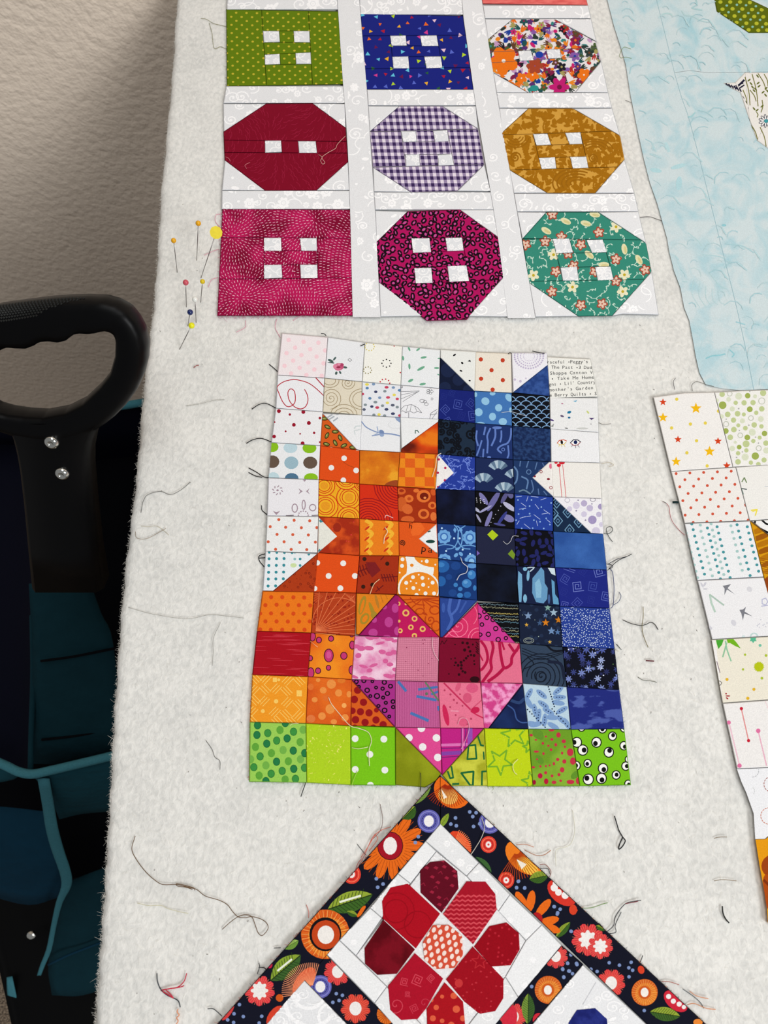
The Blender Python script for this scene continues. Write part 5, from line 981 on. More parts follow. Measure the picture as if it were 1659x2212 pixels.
# third column
use(B3)
patch(btn, [(c3l(-60), -60), (c3r(-60)-4, -60), (1269, 11), (c3l(8), 8)], (222, 102, 98), [], 'coral strip of the button cut off by the picture edge', 'button', nm((214, 90, 88), (230, 118, 112), 300, ax=.3))
o4 = [(98, 355), (320, 172), (690, 168), (1062, 372), (1112, 550), (880, 828), (460, 830), (145, 650)]
fc_ = [(124, 30, 70), (196, 30, 110), (224, 110, 24), (226, 130, 30), (50, 130, 126), (30, 80, 80), (86, 44, 110), (130, 86, 160), (28, 26, 36), (40, 54, 50), (176, 40, 36), (160, 150, 90), (26, 60, 150), (96, 60, 40), (70, 90, 50), (190, 150, 190)]
def blot(x, y, R_):
    cc = R_.choice(fc_); k = R_.random(); a = R_.uniform(0, 360)
    if k < .35: return sum([E(x+q*3*math.sin(math.radians(a)), y-q*3*math.cos(math.radians(a)), R_.uniform(5, 9), R_.uniform(1.2, 2.2), cc, a+q*16, 8) for q in (-1, 0, 1)], [])
    if k < .6: return FAN([(x+r*math.cos(t), y+.8*r*math.sin(t)) for t, r in [(6.283*i/9, R_.uniform(3.5, 9)) for i in range(9)]], cc, (x, y))
    if k < .72: return FL(x, y, R_.uniform(7, 12), cc, 5, .7, R_.choice(fc_), a)
    return E(x, y, R_.uniform(4, 8), R_.uniform(2.5, 5), cc, a, 9)
button(o4, [[(370, 455), (485, 452), (510, 540), (385, 545)], [(620, 440), (745, 440), (755, 520), (640, 525)]], (224, 220, 222),
       [bscat(o4, 200, blot, 21, 9), bscat(o4, 130, blot, 22, 10), [(p, c) for p, c in sum([FL(x, y, r, (228, 112, 20), 5, .85, (232, 220, 210), 25, .14) for x, y, r in [(240, 545, 130), (960, 670, 60), (500, 670, 60), (400, 700, 50)]], [])], FL(740, 780, 90, (186, 26, 110), 6, .6, (110, 16, 60))+FL(520, 590, 75, (160, 66, 40), 6, .7)+E(515, 790, 40, 28, (40, 140, 136))+E(560, 490, 36, 30, (26, 60, 160))], 'eight-sided button in a multicoloured floral print')
use(B3)
o5 = [(225, 1190), (460, 975), (865, 975), (1280, 1215), (1320, 1430), (1060, 1730), (630, 1728), (290, 1520)]
gb = (160, 104, 8)
def acan(x, y, R_):
    a = R_.uniform(0, 360); r = R_.uniform(9, 20); o = L([(x-r*math.cos(math.radians(a)), y-r*math.sin(math.radians(a))), (x+r*.3*math.sin(math.radians(a)), y), (x+r*math.cos(math.radians(a)), y+r*math.sin(math.radians(a)))], 3.2, gb, 3)
    for k in range(7): q = math.radians(a+R_.choice([60, -60])+R_.uniform(-15, 15)); t = (k-3)/3.2; cx_, cy_ = x+r*t*math.cos(math.radians(a)), y+r*t*math.sin(math.radians(a)); o += E(cx_+4*math.cos(q), cy_+3.4*math.sin(q), 8, 3.4, gb, math.degrees(q), 8)
    return o
button(o5, [[(502, 1200), (632, 1197), (665, 1297), (535, 1303)], [(790, 1190), (928, 1185), (945, 1290), (830, 1293)], [(555, 1415), (700, 1408), (712, 1510), (580, 1515)], [(835, 1405), (980, 1402), (1000, 1503), (860, 1510)]],
       (204, 152, 62), [bscat(o5, 95, acan, 33, 17), sum([RG(350, 1220, 40+k*26, 9, (150, 96, 6), 30+k*24, 14, 10, 150) for k in range(4)], [])+sum([RG(1050, 1350, 70+k*34, 10, (150, 96, 6), 40+k*22, 14, 190, 350) for k in range(4)], [])+sum([RG(900, 1640, 60+k*40, 12, (150, 96, 6), 30+k*26, 14, 150, 300) for k in range(5)], [])+SP(345, 1410, 50, 2, 12, (150, 96, 6))+SP(1040, 1420, 46, 2.2, 9, (150, 96, 6))], 'golden brown acanthus print eight-sided button')
white(strip(11.5, 40, c3l, c3r)); white(strip(200, 233, c3l, c3r)); white(strip(418, 457, c3l, c3r))
pz = tp(o4)
corner([(c3l(41), 41), pz[1], pz[0]]); corner([pz[2], (c3r(41), 41), (c3r(75), 75), (pz[3][0]+2, pz[3][1])]); corner([pz[5], (c3r(200), 200), pz[4]]); corner([pz[7], pz[6], (c3l(200), 200)])
pz = tp(o5)
corner([(c3l(234), 234), pz[1], pz[0]]); corner([pz[2], (c3r(234), 234), pz[3]]); corner([pz[5], (c3r(417), 417), pz[4]]); corner([pz[7], pz[6], (c3l(417), 417)])
use(B6)
o6 = [(200, 400), (415, 160), (880, 160), (1305, 435), (1355, 695), (1005, 1085), (700, 1090), (260, 790)]
fw = []
for x, y, k in [(470, 180, 0), (550, 380, 0), (405, 420, 0), (230, 450, 0), (885, 340, 0), (725, 450, 0), (1040, 580, 0), (1300, 675, 0), (500, 690, 0), (465, 870, 0), (725, 990, 0), (915, 980, 0), (610, 530, 0), (1040, 775, 0), (850, 690, 0), (660, 640, 0)]:
    fw.append(FL(x, y, 52, (160, 74, 56), 5, .75, None, x % 70)); fw.append(FL(x, y, 38, (222, 190, 170), 5, .6, (176, 80, 60), x % 70, .2))
for x, y in [(1040, 290), (480, 540), (650, 830), (1115, 720), (1100, 870), (300, 725)]:
    fw.append(FL(x, y, 52, (226, 222, 190), 5, .7, (186, 164, 40), y % 70, .26))
for x, y, a in [(590, 240, 25), (415, 325, 30), (770, 260, 15), (850, 180, 10), (1245, 585, 60), (1115, 490, 80), (930, 630, 0), (800, 540, 40)]: fw.append(E(x, y, 50, 26, (218, 214, 172), a, 12)+E(x+8, y+6, 34, 12, (206, 196, 140), a, 10))
def sprig(x, y, R_):
    a = R_.uniform(0, 6.28); r = R_.uniform(7, 13); p = [(x+r*t*math.cos(a+t*.5), y+r*t*math.sin(a+t*.5)) for t in (-1, -.3, .4, 1)]; o = L(p, 1.3, (190, 216, 202))
    for q in p: b = R_.uniform(0, 360); o += E(q[0]+2.4*math.cos(b), q[1]+2.4*math.sin(b), 3.0, 1.3, (186, 214, 198), math.degrees(b), 6)
    return o
button(o6, [[(472, 398), (620, 393), (655, 520), (503, 528)], [(775, 408), (920, 403), (957, 518), (823, 523)], [(540, 655), (690, 645), (705, 773), (563, 773)], [(850, 650), (990, 645), (1018, 765), (875, 773)]],
       (52, 134, 116), [bscat(o6, 120, sprig, 44, 13)]+fw, 'teal eight-sided button with red and cream flowers')
pz = tp(o6)
corner([(c3l(458), 458), pz[1], pz[0]]); corner([pz[2], (c3r(457), 457), (1386, 490), pz[3]]); corner([pz[5], (1345, 678), (1422, 680), (1411, 610), pz[4]]); corner([pz[7], pz[6], (c3l(684), 684)])
white(strip(-110, 685, c1r, c2l, 16), None, concave=True); white(strip(-110, 687, c2r, c3l, 16), None, concave=True)

# ---------------------------------------------------------------- pale blue batik quilt
bat = empty('batik_quilt', P(1560, 430, ZT), 'pale blue batik quilt top with leaf and bird applique at the upper right', 'quilt')
R7, R8 = Crop(1300, 0, .2164), Crop(1300, 440, .2164)
lbm = nm((164, 200, 210), (199, 213, 217), 40, .28, .56, 5, 1.0, .8, None, .9, 1.6)
ledge = [(1272, -150), (1296, -60), (1312, 0), (1326, 55), (1342, 105), (1352, 140), (1362, 205), (1375, 270), (1390, 340), (1404, 395), (1420, 440), (1431, 480), (1441, 515), (1446, 545), (1456, 585), (1470, 622), (1478, 665), (1489, 692), (1497, 735), (1503, 770), (1511, 805), (1525, 832)]
seam = [(1385, -150), (1402, -60), (1418, 0), (1438, 80), (1455, 150), (1472, 210), (1486, 250), (1505, 320), (1525, 400), (1545, 480), (1565, 560), (1590, 660), (1612, 760), (1628, 842)]
st_c = [(150, 200, 212), (170, 208, 216), (132, 190, 204), (186, 216, 220)]
R6_ = random.Random(17)
def streak(x, y, R_):
    a = R_.uniform(-.7, .7); l = R_.uniform(6, 26); p = [(x+l*t*math.cos(a+t*.6), y+l*t*math.sin(a+t*.6)) for t in (-1, -.4, .2, .7, 1)]; cc = R_.choice(st_c)
    return L(p, R_.uniform(.8, 2.2), cc)+(L([(p[2][0]+2, p[2][1]+2), (p[4][0]+6, p[4][1]+3)], 3, (160, 204, 214)) if R_.random() < .3 else [])
tq = (84, 178, 196)
patch(bat, ledge+[(1560, 839), (1600, 843), (1628, 842)]+seam[::-1][1:], (190, 212, 216), [], 'pale blue border strip with a wavy cut edge', 'border_strip', lbm, concave=True, dz=-.0018, drop=.0006, jit=False)
lo = [(1455, 157.6), (1471, 210), (1485, 250), (1504, 320), (1524, 400), (1544, 480), (1564, 560), (1589, 660), (1611, 760), (1627, 842), (1680, 840), (1790, 834), (1790, 157.6), (1659, 155.6), (1530, 157.6), (1490, 152.6)]
patch(bat, lo, (196, 214, 217), [], 'pale blue background piece', 'background_patch', lbm, concave=True, dz=-.00185, drop=.0005, jit=False)
up = [(1384, -150), (1401, -60), (1417, 0), (1437, 80), (1455, 157), (1490, 152), (1530, 157), (1659, 155), (1790, 157), (1790, -150)]
patch(bat, up, (196, 214, 217), [], 'pale blue background piece', 'background_patch', lbm, concave=True, dz=-.00185, drop=.0005, jit=False)
use(R8)
mk = L([(1040, 1545), (1100, 1520), (1180, 1512), (1230, 1500)], 14, tq, 3)+L([(1270, 1455), (1320, 1500), (1300, 1530)], 12, tq, 2)+E(1220, 215, 24, 12, tq)+L([(1340, 1180), (1430, 1205)], 12, (110, 184, 200))+L([(1230, 400), (1400, 420), (1520, 490)], 10, (140, 194, 206), 3)+L([(720, 620), (780, 760), (850, 780)], 12, (160, 204, 212), 3)+L([(1010, 510), (1180, 530), (1290, 600)], 10, (150, 198, 208), 3)+L([(1060, 680), (1180, 820), (1250, 850)], 9, (150, 198, 206), 3)+L([(860, 290), (960, 370), (1000, 420)], 10, (164, 206, 212), 3)
mk += sum([L([(920+k*60, 760+k*30), (900+k*70, 900+k*20), (980+k*60, 1040-k*10)], 7, (166, 204, 210), 3) for k in range(5)], [])
use(R7)
mk2 = FAN([(255, 420), (330, 430), (325, 470), (300, 480)], (96, 180, 198))+E(540, 1700, 60, 22, (150, 208, 220), 10)+E(765, 1660, 80, 22, (156, 210, 222), -15)+E(770, 1830, 30, 70, (152, 208, 222), 5)+L([(640, 1430), (670, 1510)], 30, (164, 212, 222))+L([(860, 1170), (900, 1160), (930, 1125)], 14, (120, 190, 200))+L([(960, 1100), (1040, 1120), (1110, 1170)], 8, (130, 190, 198), 3)+L([(800, 110), (830, 150), (900, 160), (1000, 210), (1070, 220)], 12, (160, 200, 204), 3)+L([(940, 0), (950, 50), (900, 80), (1000, 100)], 14, (140, 190, 196), 2)+RG(650, 155, 50, 14, (160, 204, 206), 22, 10, 180, 360)
for i_, (p_, reg, sd2) in enumerate([(mk+mk2, None, 3)]):
    acc = MeshAcc(parent_base(bat))
    pls = p_+SC([(1370, 200), (1659, 160), (1680, 830), (1530, 825)], 90, streak, 4, 14)+SC([(1325, 0), (1540, 0), (1659, 150), (1470, 150), (1360, 170)], 40, streak, 6, 14)
    edge_ok = interp([(y, x+4) for x, y in ledge])
    zz = ZQ-.00177
    for pts, c in pls:
        if len(pts) < 3 or any(q[0] < edge_ok(q[1]) or q[1] > 836 for q in pts): continue
        if area2(pts) > 0: pts = pts[::-1]
        acc.face([P(*q, zz) for q in pts], lin(mixc(c, (190, 208, 211), .55))); zz += 3e-7
    o = acc.build('dye_marks', [CLOTH], bat); o['kind'] = 'stuff'
use(R7)
lfp = [(1122, -60), (1128, 20), (1152, 112), (1470, 322), (1760, 330), (1760, -60)]
gpts = [(1125, -20), (1150, 112), (1470, 325), (1800, 325), (1800, 150), (1660, 85), (1480, 0), (1450, -20)]
patch(bat, tp(gpts), (88, 100, 6), [D([(1184, 20), (1282, 20), (1380, 20), (1478, 25), (1205, 92), (1305, 88), (1403, 90), (1500, 95), (1597, 97), (1325, 160), (1425, 162), (1522, 165), (1612, 168), (1230, 158), (1345, 225), (1443, 232), (1545, 234), (1640, 238), (1465, 298), (1562, 302), (1650, 300)], 21, (176, 178, 44), 18)+D([(1247, 55), (1348, 48), (1440, 52), (1265, 122), (1368, 118), (1463, 130), (1560, 130), (1385, 195), (1485, 195), (1580, 198), (1405, 268), (1505, 268), (1602, 270), (1538, 62)], 13, (132, 184, 168), 11)], 'olive green leaf with yellow and aqua dots', 'leaf_applique', dz=-.0015, drop=.0004)
bird = [(1225, 832), (1330, 828), (1430, 728), (1860, 728), (1860, 1560), (1660, 1480), (1550, 1400), (1470, 1180), (1385, 925), (1300, 880)]
ivy = []
olv, ink = (112, 112, 40), (24, 22, 50)
for a, b in [((1430, 770), (1480, 1050)), ((1500, 740), (1560, 1060)), ((1560, 735), (1640, 900)), ((1620, 740), (1660, 860)), ((1410, 900), (1450, 1060)), ((1480, 900), (1540, 1010)), ((1480, 1230), (1555, 1390)), ((1580, 1270), (1640, 1460)), ((1545, 1120), (1550, 1170)), ((1600, 1000), (1590, 1120))]:
    ivy += L([a, ((a[0]+b[0])/2+12, (a[1]+b[1])/2), b], 9, olv, 3)
for x, y in [(1470, 800), (1490, 835), (1505, 870), (1520, 905), (1535, 890), (1555, 760), (1560, 830), (1570, 860), (1640, 880), (1610, 920), (1635, 950), (1655, 910), (1520, 1085), (1550, 1100), (1600, 1060)]: ivy += E(x, y, 20, 8, (96, 104, 36), 50 if (x+y) % 2 else -40, 8)
ivy += sum([E(1640+46*math.cos(t), 1208+38*math.sin(t), 32, 14, ink, math.degrees(t), 9) for t in [i*.57 for i in range(11)]], [])
iv2 = sum([E(1640+46*math.cos(t), 1208+38*math.sin(t), 25, 8, (226, 226, 226), math.degrees(t), 9) for t in [i*.57 for i in range(11)]], [])+E(1640, 1208, 20, 18, (60, 150, 160))
ivb = sum([L([(1240+k*26, 832+k*9), (1262+k*26, 858+k*11)], 13, ink) for k in range(6)], [])+L([(1340, 880), (1420, 800)], 20, ink)+L([(1360, 890), (1420, 850)], 14, ink)+L([(1330, 860), (1410, 830)], 12, ink)+E(1410, 975, 22, 9, ink, 60)+E(1430, 1015, 24, 9, ink, 40)+E(1435, 1050, 22, 8, ink, 70)+E(1455, 1090, 20, 7, ink, -70)
acc = MeshAcc(parent_base(bat)); bp_ = tp(bird)
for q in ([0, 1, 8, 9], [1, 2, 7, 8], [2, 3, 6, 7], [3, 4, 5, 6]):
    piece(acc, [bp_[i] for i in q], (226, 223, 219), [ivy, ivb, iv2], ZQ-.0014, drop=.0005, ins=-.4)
o = acc.build('bird_applique', [CLOTH], bat); o['label'] = 'white bird shaped patch printed with olive leaf sprays'

# ---------------------------------------------------------------- patchwork block at the right edge
rt = empty('patchwork_block', P(1610, 1300, ZT), 'second patchwork block of white prints and gold, cut off at the right edge', 'quilt block')
R4, R5, R6 = Crop(1380, 820, .1989), Crop(1440, 1220, .1989), Crop(1440, 1600, .2765)
def rp(poly, col, draws=(), label=None, noise=None, dz=0): return patch(rt, poly, col, draws, label, 'patch', noise, dz=dz)
use(R4)
yl, rr_ = (232, 180, 20), (204, 62, 24)
rp([(1411, 858), (1478, 849), (1543, 847.5), (1583, 1009), (1449.5, 1018.5)], (230, 228, 226), [ST(620, 312, 64, yl)+ST(262, 412, 56, yl)+ST(768, 780, 62, yl)+ST(405, 890, 56, yl)+ST(262, 245, 42, rr_)+ST(425, 650, 42, rr_)+ST(860, 668, 44, rr_)+ST(955, 935, 44, rr_)+D([(412, 213), (560, 483), (722, 472), (356, 525), (627, 664), (522, 795), (742, 937), (865, 342)], 18, (222, 200, 80))], 'white patch with yellow and red stars')
gd2 = []
gl_ = [(910, 278, 42, 2), (1182, 175, 30, 2), (1085, 180, 38, 0), (905, 160, 30, 1), (1350, 145, 34, 1), (975, 215, 26, 0), (1052, 252, 24, 1), (1143, 252, 29, 1), (1240, 250, 29, 1), (1205, 322, 32, 2), (1015, 318, 28, 0), (1335, 318, 30, 1), (965, 378, 31, 1), (1072, 370, 31, 1), (1140, 378, 22, 1), (1275, 360, 24, 1), (1028, 440, 29, 1), (1125, 448, 28, 0), (1325, 428, 32, 0), (1080, 497, 22, 1), (1253, 492, 30, 1), (1332, 508, 24, 1), (945, 558, 31, 2), (1032, 543, 31, 1), (1157, 527, 26, 1), (1232, 572, 38, 0), (1365, 585, 30, 2), (993, 627, 31, 1), (1178, 628, 31, 2), (1312, 630, 22, 1), (1165, 698, 38, 1), (1243, 667, 24, 1), (1380, 690, 30, 1), (1090, 733, 26, 2), (1015, 748, 30, 0), (1168, 768, 24, 1), (1265, 830, 40, 2), (1385, 770, 34, 0), (1078, 800, 24, 1), (1155, 842, 38, 0), (1360, 873, 28, 1), (1077, 893, 31, 1), (1217, 902, 24, 1), (1298, 920, 26, 1), (1262, 182, 22, 0), (900, 400, 24, 0), (1047, 680, 18, 0), (850, 225, 20, 0), (1450, 250, 34, 1), (1480, 420, 40, 2), (1460, 560, 30, 0), (1500, 700, 36, 1), (1470, 850, 34, 2), (1560, 300, 34, 1), (1580, 520, 34, 1), (1580, 800, 34, 0)]
for x, y, r, k in gl_: gd2 += E(x, y, r, r*1.0, [(208, 214, 190), (184, 196, 142), (152, 168, 82)][k], 0, 14)
gd2 += sum([RG(x, y, r, 8, (188, 192, 178)) for x, y, r in [(987, 153, 26), (1335, 232, 34), (1218, 418, 26), (948, 483, 28), (1102, 605, 26), (1303, 745, 28)]], [])+D([(1085, 315, 9), (950, 430, 7), (1195, 495, 8), (1092, 553, 7), (1268, 625, 8), (1062, 845, 8), (1125, 785, 7), (1300, 690, 8), (1205, 128, 7)], 7, (170, 172, 170))
rp([(1543, 847.5), (1610, 844), (1790, 838), (1812, 1000), (1659, 1004.5), (1583, 1009)], (230, 229, 226), [gd2], 'white patch with many pale green dots')
od = []
for j in range(8): od += LAT([405, 500, 445, 535, 478, 565, 503, 590][j], [1021, 1087, 1164, 1237, 1315, 1392, 1472, 1552][j], 149.5, -6.5, 0, 0, 5, 1, 16, (200, 82, 58))
od += D([(1160, 1360)], 16, (200, 82, 58))
rp([(1449.5, 1018.5), (1589, 1009), (1619, 1124.5), (1478.5, 1130)], (228, 225, 222), [od], 'white patch with rows of coral dots')
rp([(1589, 1009), (1659, 1004), (1812, 996), (1840, 1110), (1659, 1122), (1619, 1124.5)], (228, 227, 224), [L([(1120, 1110), (1145, 1065), (1170, 1118)], 12, (110, 132, 90))+L([(1115, 1182), (1170, 1192)], 10, (60, 72, 74))+L([(1112, 1180), (1135, 1245)], 12, (120, 140, 134))+L([(1220, 1420), (1285, 1410), (1265, 1475)], 14, (228, 212, 80))+L([(1235, 1435), (1280, 1415)], 10, (228, 212, 80))+L([(1365, 1160), (1403, 1160)], 6, (180, 186, 196))], 'white patch with a few tiny chevrons')
tdr = []
for x0, y0, n, cc in [(590, 1630, 8, 1), (745, 1612, 9, 1), (850, 1598, 9, 1), (675, 1648, 9, 0), (800, 1634, 9, 0), (1000, 1588, 8, 0), (1067, 1576, 9, 1), (1178, 1598, 8, 1), (515, 1668, 8, 0), (575, 1568, 1, 1), (668, 1580, 1, 0), (785, 1566, 1, 0)]:
    for k in range(n): tdr += E(x0+k*16.5+k*k*.15, y0+k*69, 17, 16, (66, 142, 150) if cc else (158, 192, 190), 0, 10)
rp([(1478.5, 1131), (1620, 1125.5), (1649.5, 1246), (1506, 1253.5)], (227, 229, 232), [tdr], 'white patch with teal dot stripes')
gs = []
for k in range(9): gs += E(1300+k*25, 1640+k*70, 110, 30, [(176, 112, 6), (150, 84, 4)][k % 2], -20, 12)
gs += sum([L([(1280, 1930+k*22), (1420, 1960+k*22)], 7, (150, 84, 4), 1) for k in range(8)], [])
rp([(1620, 1126), (1660, 1157), (1745, 1225), (1760, 1360), (1680, 1360), (1659, 1290), (1649.5, 1246)], (206, 146, 14), [gs, E(1420, 2260, 120, 110, (140, 62, 16), 0, 16)], 'golden yellow streaked patch')
rp([(1624, 1125.5), (1659, 1122.5), (1840, 1112), (1860, 1222), (1747, 1222), (1661, 1156)], (230, 230, 230), [L([(1265, 1520), (1258, 1570)], 20, (14, 14, 16))+L([(1330, 1520), (1390, 1570), (1430, 1560)], 20, (14, 14, 16), 3)+L([(1320, 1620), (1400, 1660)], 22, (14, 14, 16))+L([(1380, 1680), (1440, 1700)], 18, (14, 14, 16))], 'white patch with bold black strokes')
use(R5)
gy = (118, 120, 128)
rp([(1506.6, 1254), (1649.5, 1247), (1690, 1372), (1538, 1381)], (227, 227, 230), [FAN([(608, 228), (650, 222), (700, 208), (650, 245), (742, 322), (655, 268), (628, 330), (630, 260)], gy)+FAN([(790, 490), (830, 485), (862, 455), (842, 505), (935, 562), (845, 530), (828, 605), (812, 530)], gy), L([(470, 325), (485, 410), (525, 510)], 22, (176, 198, 186))+L([(470, 325), (620, 438)], 18, (166, 188, 176)), E(385, 220, 10, 32, (196, 196, 206), -30)+E(415, 212, 12, 26, (196, 196, 206), 30)+E(420, 262, 24, 10, (200, 200, 208))+E(900, 265, 32, 26, (206, 206, 212), 40)+E(728, 630, 26, 36, (204, 204, 212), -30)+E(475, 685, 16, 24, (200, 200, 208), -40)+RG(1065, 400, 34, 10, (176, 178, 206), 40, 5)+L([(1030, 450), (1101, 440)], 10, (176, 178, 206))+SC([(1635, 1340), (1659, 1338), (1662, 1354), (1640, 1355)], 12, lambda x, y, R_: E(x, y, 2, .8, (190, 192, 204), R_.uniform(0, 180), 6), 3)+RG(950, 780, 38, 16, (186, 208, 206), 36, 10, 180, 360)+E(835, 780, 16, 14, (196, 214, 216))], 'white patch with grey arrow birds')
lg1, lg2 = (110, 172, 30), (70, 160, 50)
rp([(1537, 1382), (1659, 1375), (1790, 1367), (1816, 1500), (1659, 1511.5), (1561, 1518.5)], (226, 221, 206), [PG([(488, 815), (530, 812), (612, 1500), (590, 1500)], (230, 228, 226)), FAN([(533, 805), (622, 808), (600, 870), (562, 915), (545, 860)], lg2)+FAN([(650, 805), (720, 800), (760, 845), (806, 910), (740, 880), (690, 850), (665, 850)], lg1)+L([(652, 850), (610, 1000)], 16, (140, 186, 150))+L([(640, 830), (655, 920), (700, 1045)], 15, (140, 190, 156), 2), ST(1003, 1108, 60, (176, 188, 20), 18, .78)+D([(852, 976, 13), (1080, 985, 15), (830, 1136, 13), (1035, 1232, 15)], 13, (164, 186, 50))+D([(656, 1245, 17), (948, 1353, 17), (882, 1450, 18)], 17, (216, 172, 40))+ST(940, 808, 44, (86, 176, 140), 6, .6)+D([(1015, 876, 16)], 15, (110, 186, 160))+E(646, 1400, 9, 9, (160, 24, 40))+E(665, 1425, 26, 7, (160, 24, 40))+E(657, 1450, 16, 7, (160, 24, 40), 40)+L([(545, 1050), (580, 1170)], 8, (130, 110, 120))+L([(570, 1260), (600, 1280), (580, 1310)], 6, (60, 50, 56), 2)], 'cream patch with green leaves and yellow suns')
pkn = (214, 110, 156); rdn = (190, 26, 50)
rp([(1561, 1519.5), (1659, 1512.5), (1816, 1502), (1840, 1650), (1659, 1658), (1592, 1660.5)], (228, 226, 225), [L([(812, 1565), (890, 1910)], 13, (216, 140, 140))+L([(678, 1715), (792, 2180)], 14, (226, 186, 200))+L([(995, 1805), (1085, 2180)], 14, (222, 170, 190))+L([(1070, 1480), (1110, 1580)], 8, (226, 200, 206)), D([(812, 1562, 18), (890, 1910, 18)], 18, rdn)+D([(676, 1713, 22), (995, 1803, 25), (792, 2182, 24)], 24, pkn)], 'white patch with pink and red headed pins')
use(R6)
def dcirc(x, y, r, c, n): return sum([L([(x+r*math.cos(6.283*(i)/n), y+r*math.sin(6.283*i/n)), (x+r*math.cos(6.283*(i+.6)/n), y+r*math.sin(6.283*(i+.6)/n))], 6, c) for i in range(n)], [])
jp = [(1592, 1661.5), (1659, 1659), (1840, 1652), (1850, 1800), (1659, 1806), (1652, 1812), (1631.5, 1812.5), (1628, 1757), (1612, 1712), (1602, 1690)]
patch(rt, jp, (228, 229, 233), [dcirc(672, 236, 48, (176, 178, 184), 14)+dcirc(658, 393, 30, (196, 198, 200), 12)+dcirc(820, 340, 60, (160, 96, 90), 16)+dcirc(800, 588, 64, (196, 120, 96), 18)+L([(705, 725), (735, 745)], 6, (180, 184, 190))], 'white patch with dashed rings', 'patch', None, [(1594, 1663), (1850, 1655), (1850, 1804), (1632, 1810), (1629, 1757)], concave=True)
ogd = [(1632, 1813.5), (1653, 1813), (1660, 1808), (1850, 1802), (1870, 2000), (1659, 1995), (1657, 1962), (1649, 1915), (1640, 1865)]
patch(rt, ogd, (220, 148, 16), [E(830, 980, 90, 90, (150, 62, 12), 20, 18)+E(790, 1180, 40, 140, (166, 70, 12), -5, 14)+L([(760, 1090), (800, 1130)], 20, (120, 46, 10))], 'golden orange patch with rust swirls', 'patch', None, [(1634, 1815), (1850, 1806), (1868, 1996), (1661, 1992)], concave=True)

# ---------------------------------------------------------------- flower quilt on point
flq = empty('flower_quilt', P(950, 2060, ZT), 'quilt top turned on its corner with a red flower block inside dark floral borders', 'quilt')
F1, F2, F3 = Crop(700, 1650, .3617), Crop(440, 1800, .2411), Crop(1100, 1750, .2532)
NV = (14, 16, 32)
OR, OD = (222, 102, 24), (176, 56, 16)
def ray_(x, y, r0, r1, n, w, c, a0=0, a1=360, ry=1.0): return sum([L([(x+r0*math.cos(t), y+ry*r0*math.sin(t)), (x+r1*math.cos(t), y+ry*r1*math.sin(t))], w, c) for t in [math.radians(a0+(a1-a0)*i/n) for i in range(n)]], [])
def daisy(x, y, r, n=13):
    return [sum([E(x+.66*r*math.cos(t), y+.66*r*math.sin(t), r*.36, r*.15, OR, math.degrees(t), 10) for t in [6.283*i/n for i in range(n)]], []), ray_(x, y, r*.45, r*.98, n*3, r*.015, (166, 70, 14)), E(x, y, r*.38, r*.42, (16, 14, 20), 0, 16), E(x, y, r*.36, r*.4, (156, 16, 34), 0, 16), E(x, y, r*.2, r*.26, (232, 226, 224), 0, 14)]
def sunf(x, y, r, c1=(212, 96, 30), c2=(232, 150, 50), bull=True):
    g = [E(x, y, r, r*1.02, c1, 0, 26), E(x+r*.1, y+r*.12, r*.82, r*.84, mixc(c1, c2, .7), 0, 24), ray_(x, y, r*.5, r*.99, 44, r*.022, (190, 60, 22)), ray_(x, y, r*.52, r*.98, 30, r*.014, (244, 190, 110))]
    if bull: g += [E(x, y, r*.66, r*.7, (14, 12, 18), 0, 22), E(x+r*.02, y+r*.02, r*.58, r*.6, (188, 66, 24), 0, 20), E(x+r*.02, y+r*.02, r*.34, r*.38, (232, 228, 224), 0, 16)]
    else: g += [E(x, y, r*.48, r*.5, (196, 84, 26), 0, 18), E(x, y, r*.3, r*.36, (232, 226, 220), 0, 14)]
    return g
def redf(x, y, r, c=(206, 52, 62), star=False):
    g = [sum([E(x+.68*r*math.cos(t), y+.68*r*math.sin(t), r*.36, r*.26, c, math.degrees(t), 10) for t in [6.283*i/9+.2 for i in range(9)]], [])+E(x, y, r*.7, r*.7, c), ray_(x, y, r*.4, r*.98, 36, r*.022, (232, 120, 90)), E(x, y, r*.42, r*.48, (230, 226, 224), 0, 16)]
    if star: g.append(sum([E(x+.42*r*math.cos(t), y+.44*r*math.sin(t), r*.17, r*.13, (230, 226, 224), math.degrees(t), 8) for t in [6.283*i/8 for i in range(8)]], []))
    return g
def purp(x, y, r): return [E(x, y, r, r*1.02, (92, 92, 168), 0, 20), RG(x, y, r*.85, r*.06, (140, 140, 200)), RG(x, y, r*.62, r*.06, (60, 60, 130)), D([(x+r*.6*math.cos(6.283*i/16), y+r*.62*math.sin(6.283*i/16)) for i in range(16)], r*.05, (36, 36, 90)), E(x, y, r*.44, r*.5, (230, 228, 230), 0, 14)]
def redc(x, y, r): return [E(x, y, r, r*1.05, (214, 60, 46), 0, 18), RG(x, y, r*.78, r*.08, (236, 120, 90), r*.82), RG(x, y, r*.55, r*.1, (170, 30, 34), r*.58), E(x, y, r*.36, r*.4, (232, 224, 222), 0, 10), E(x, y, r*.14, r*.14, (206, 60, 60), 0, 8)]
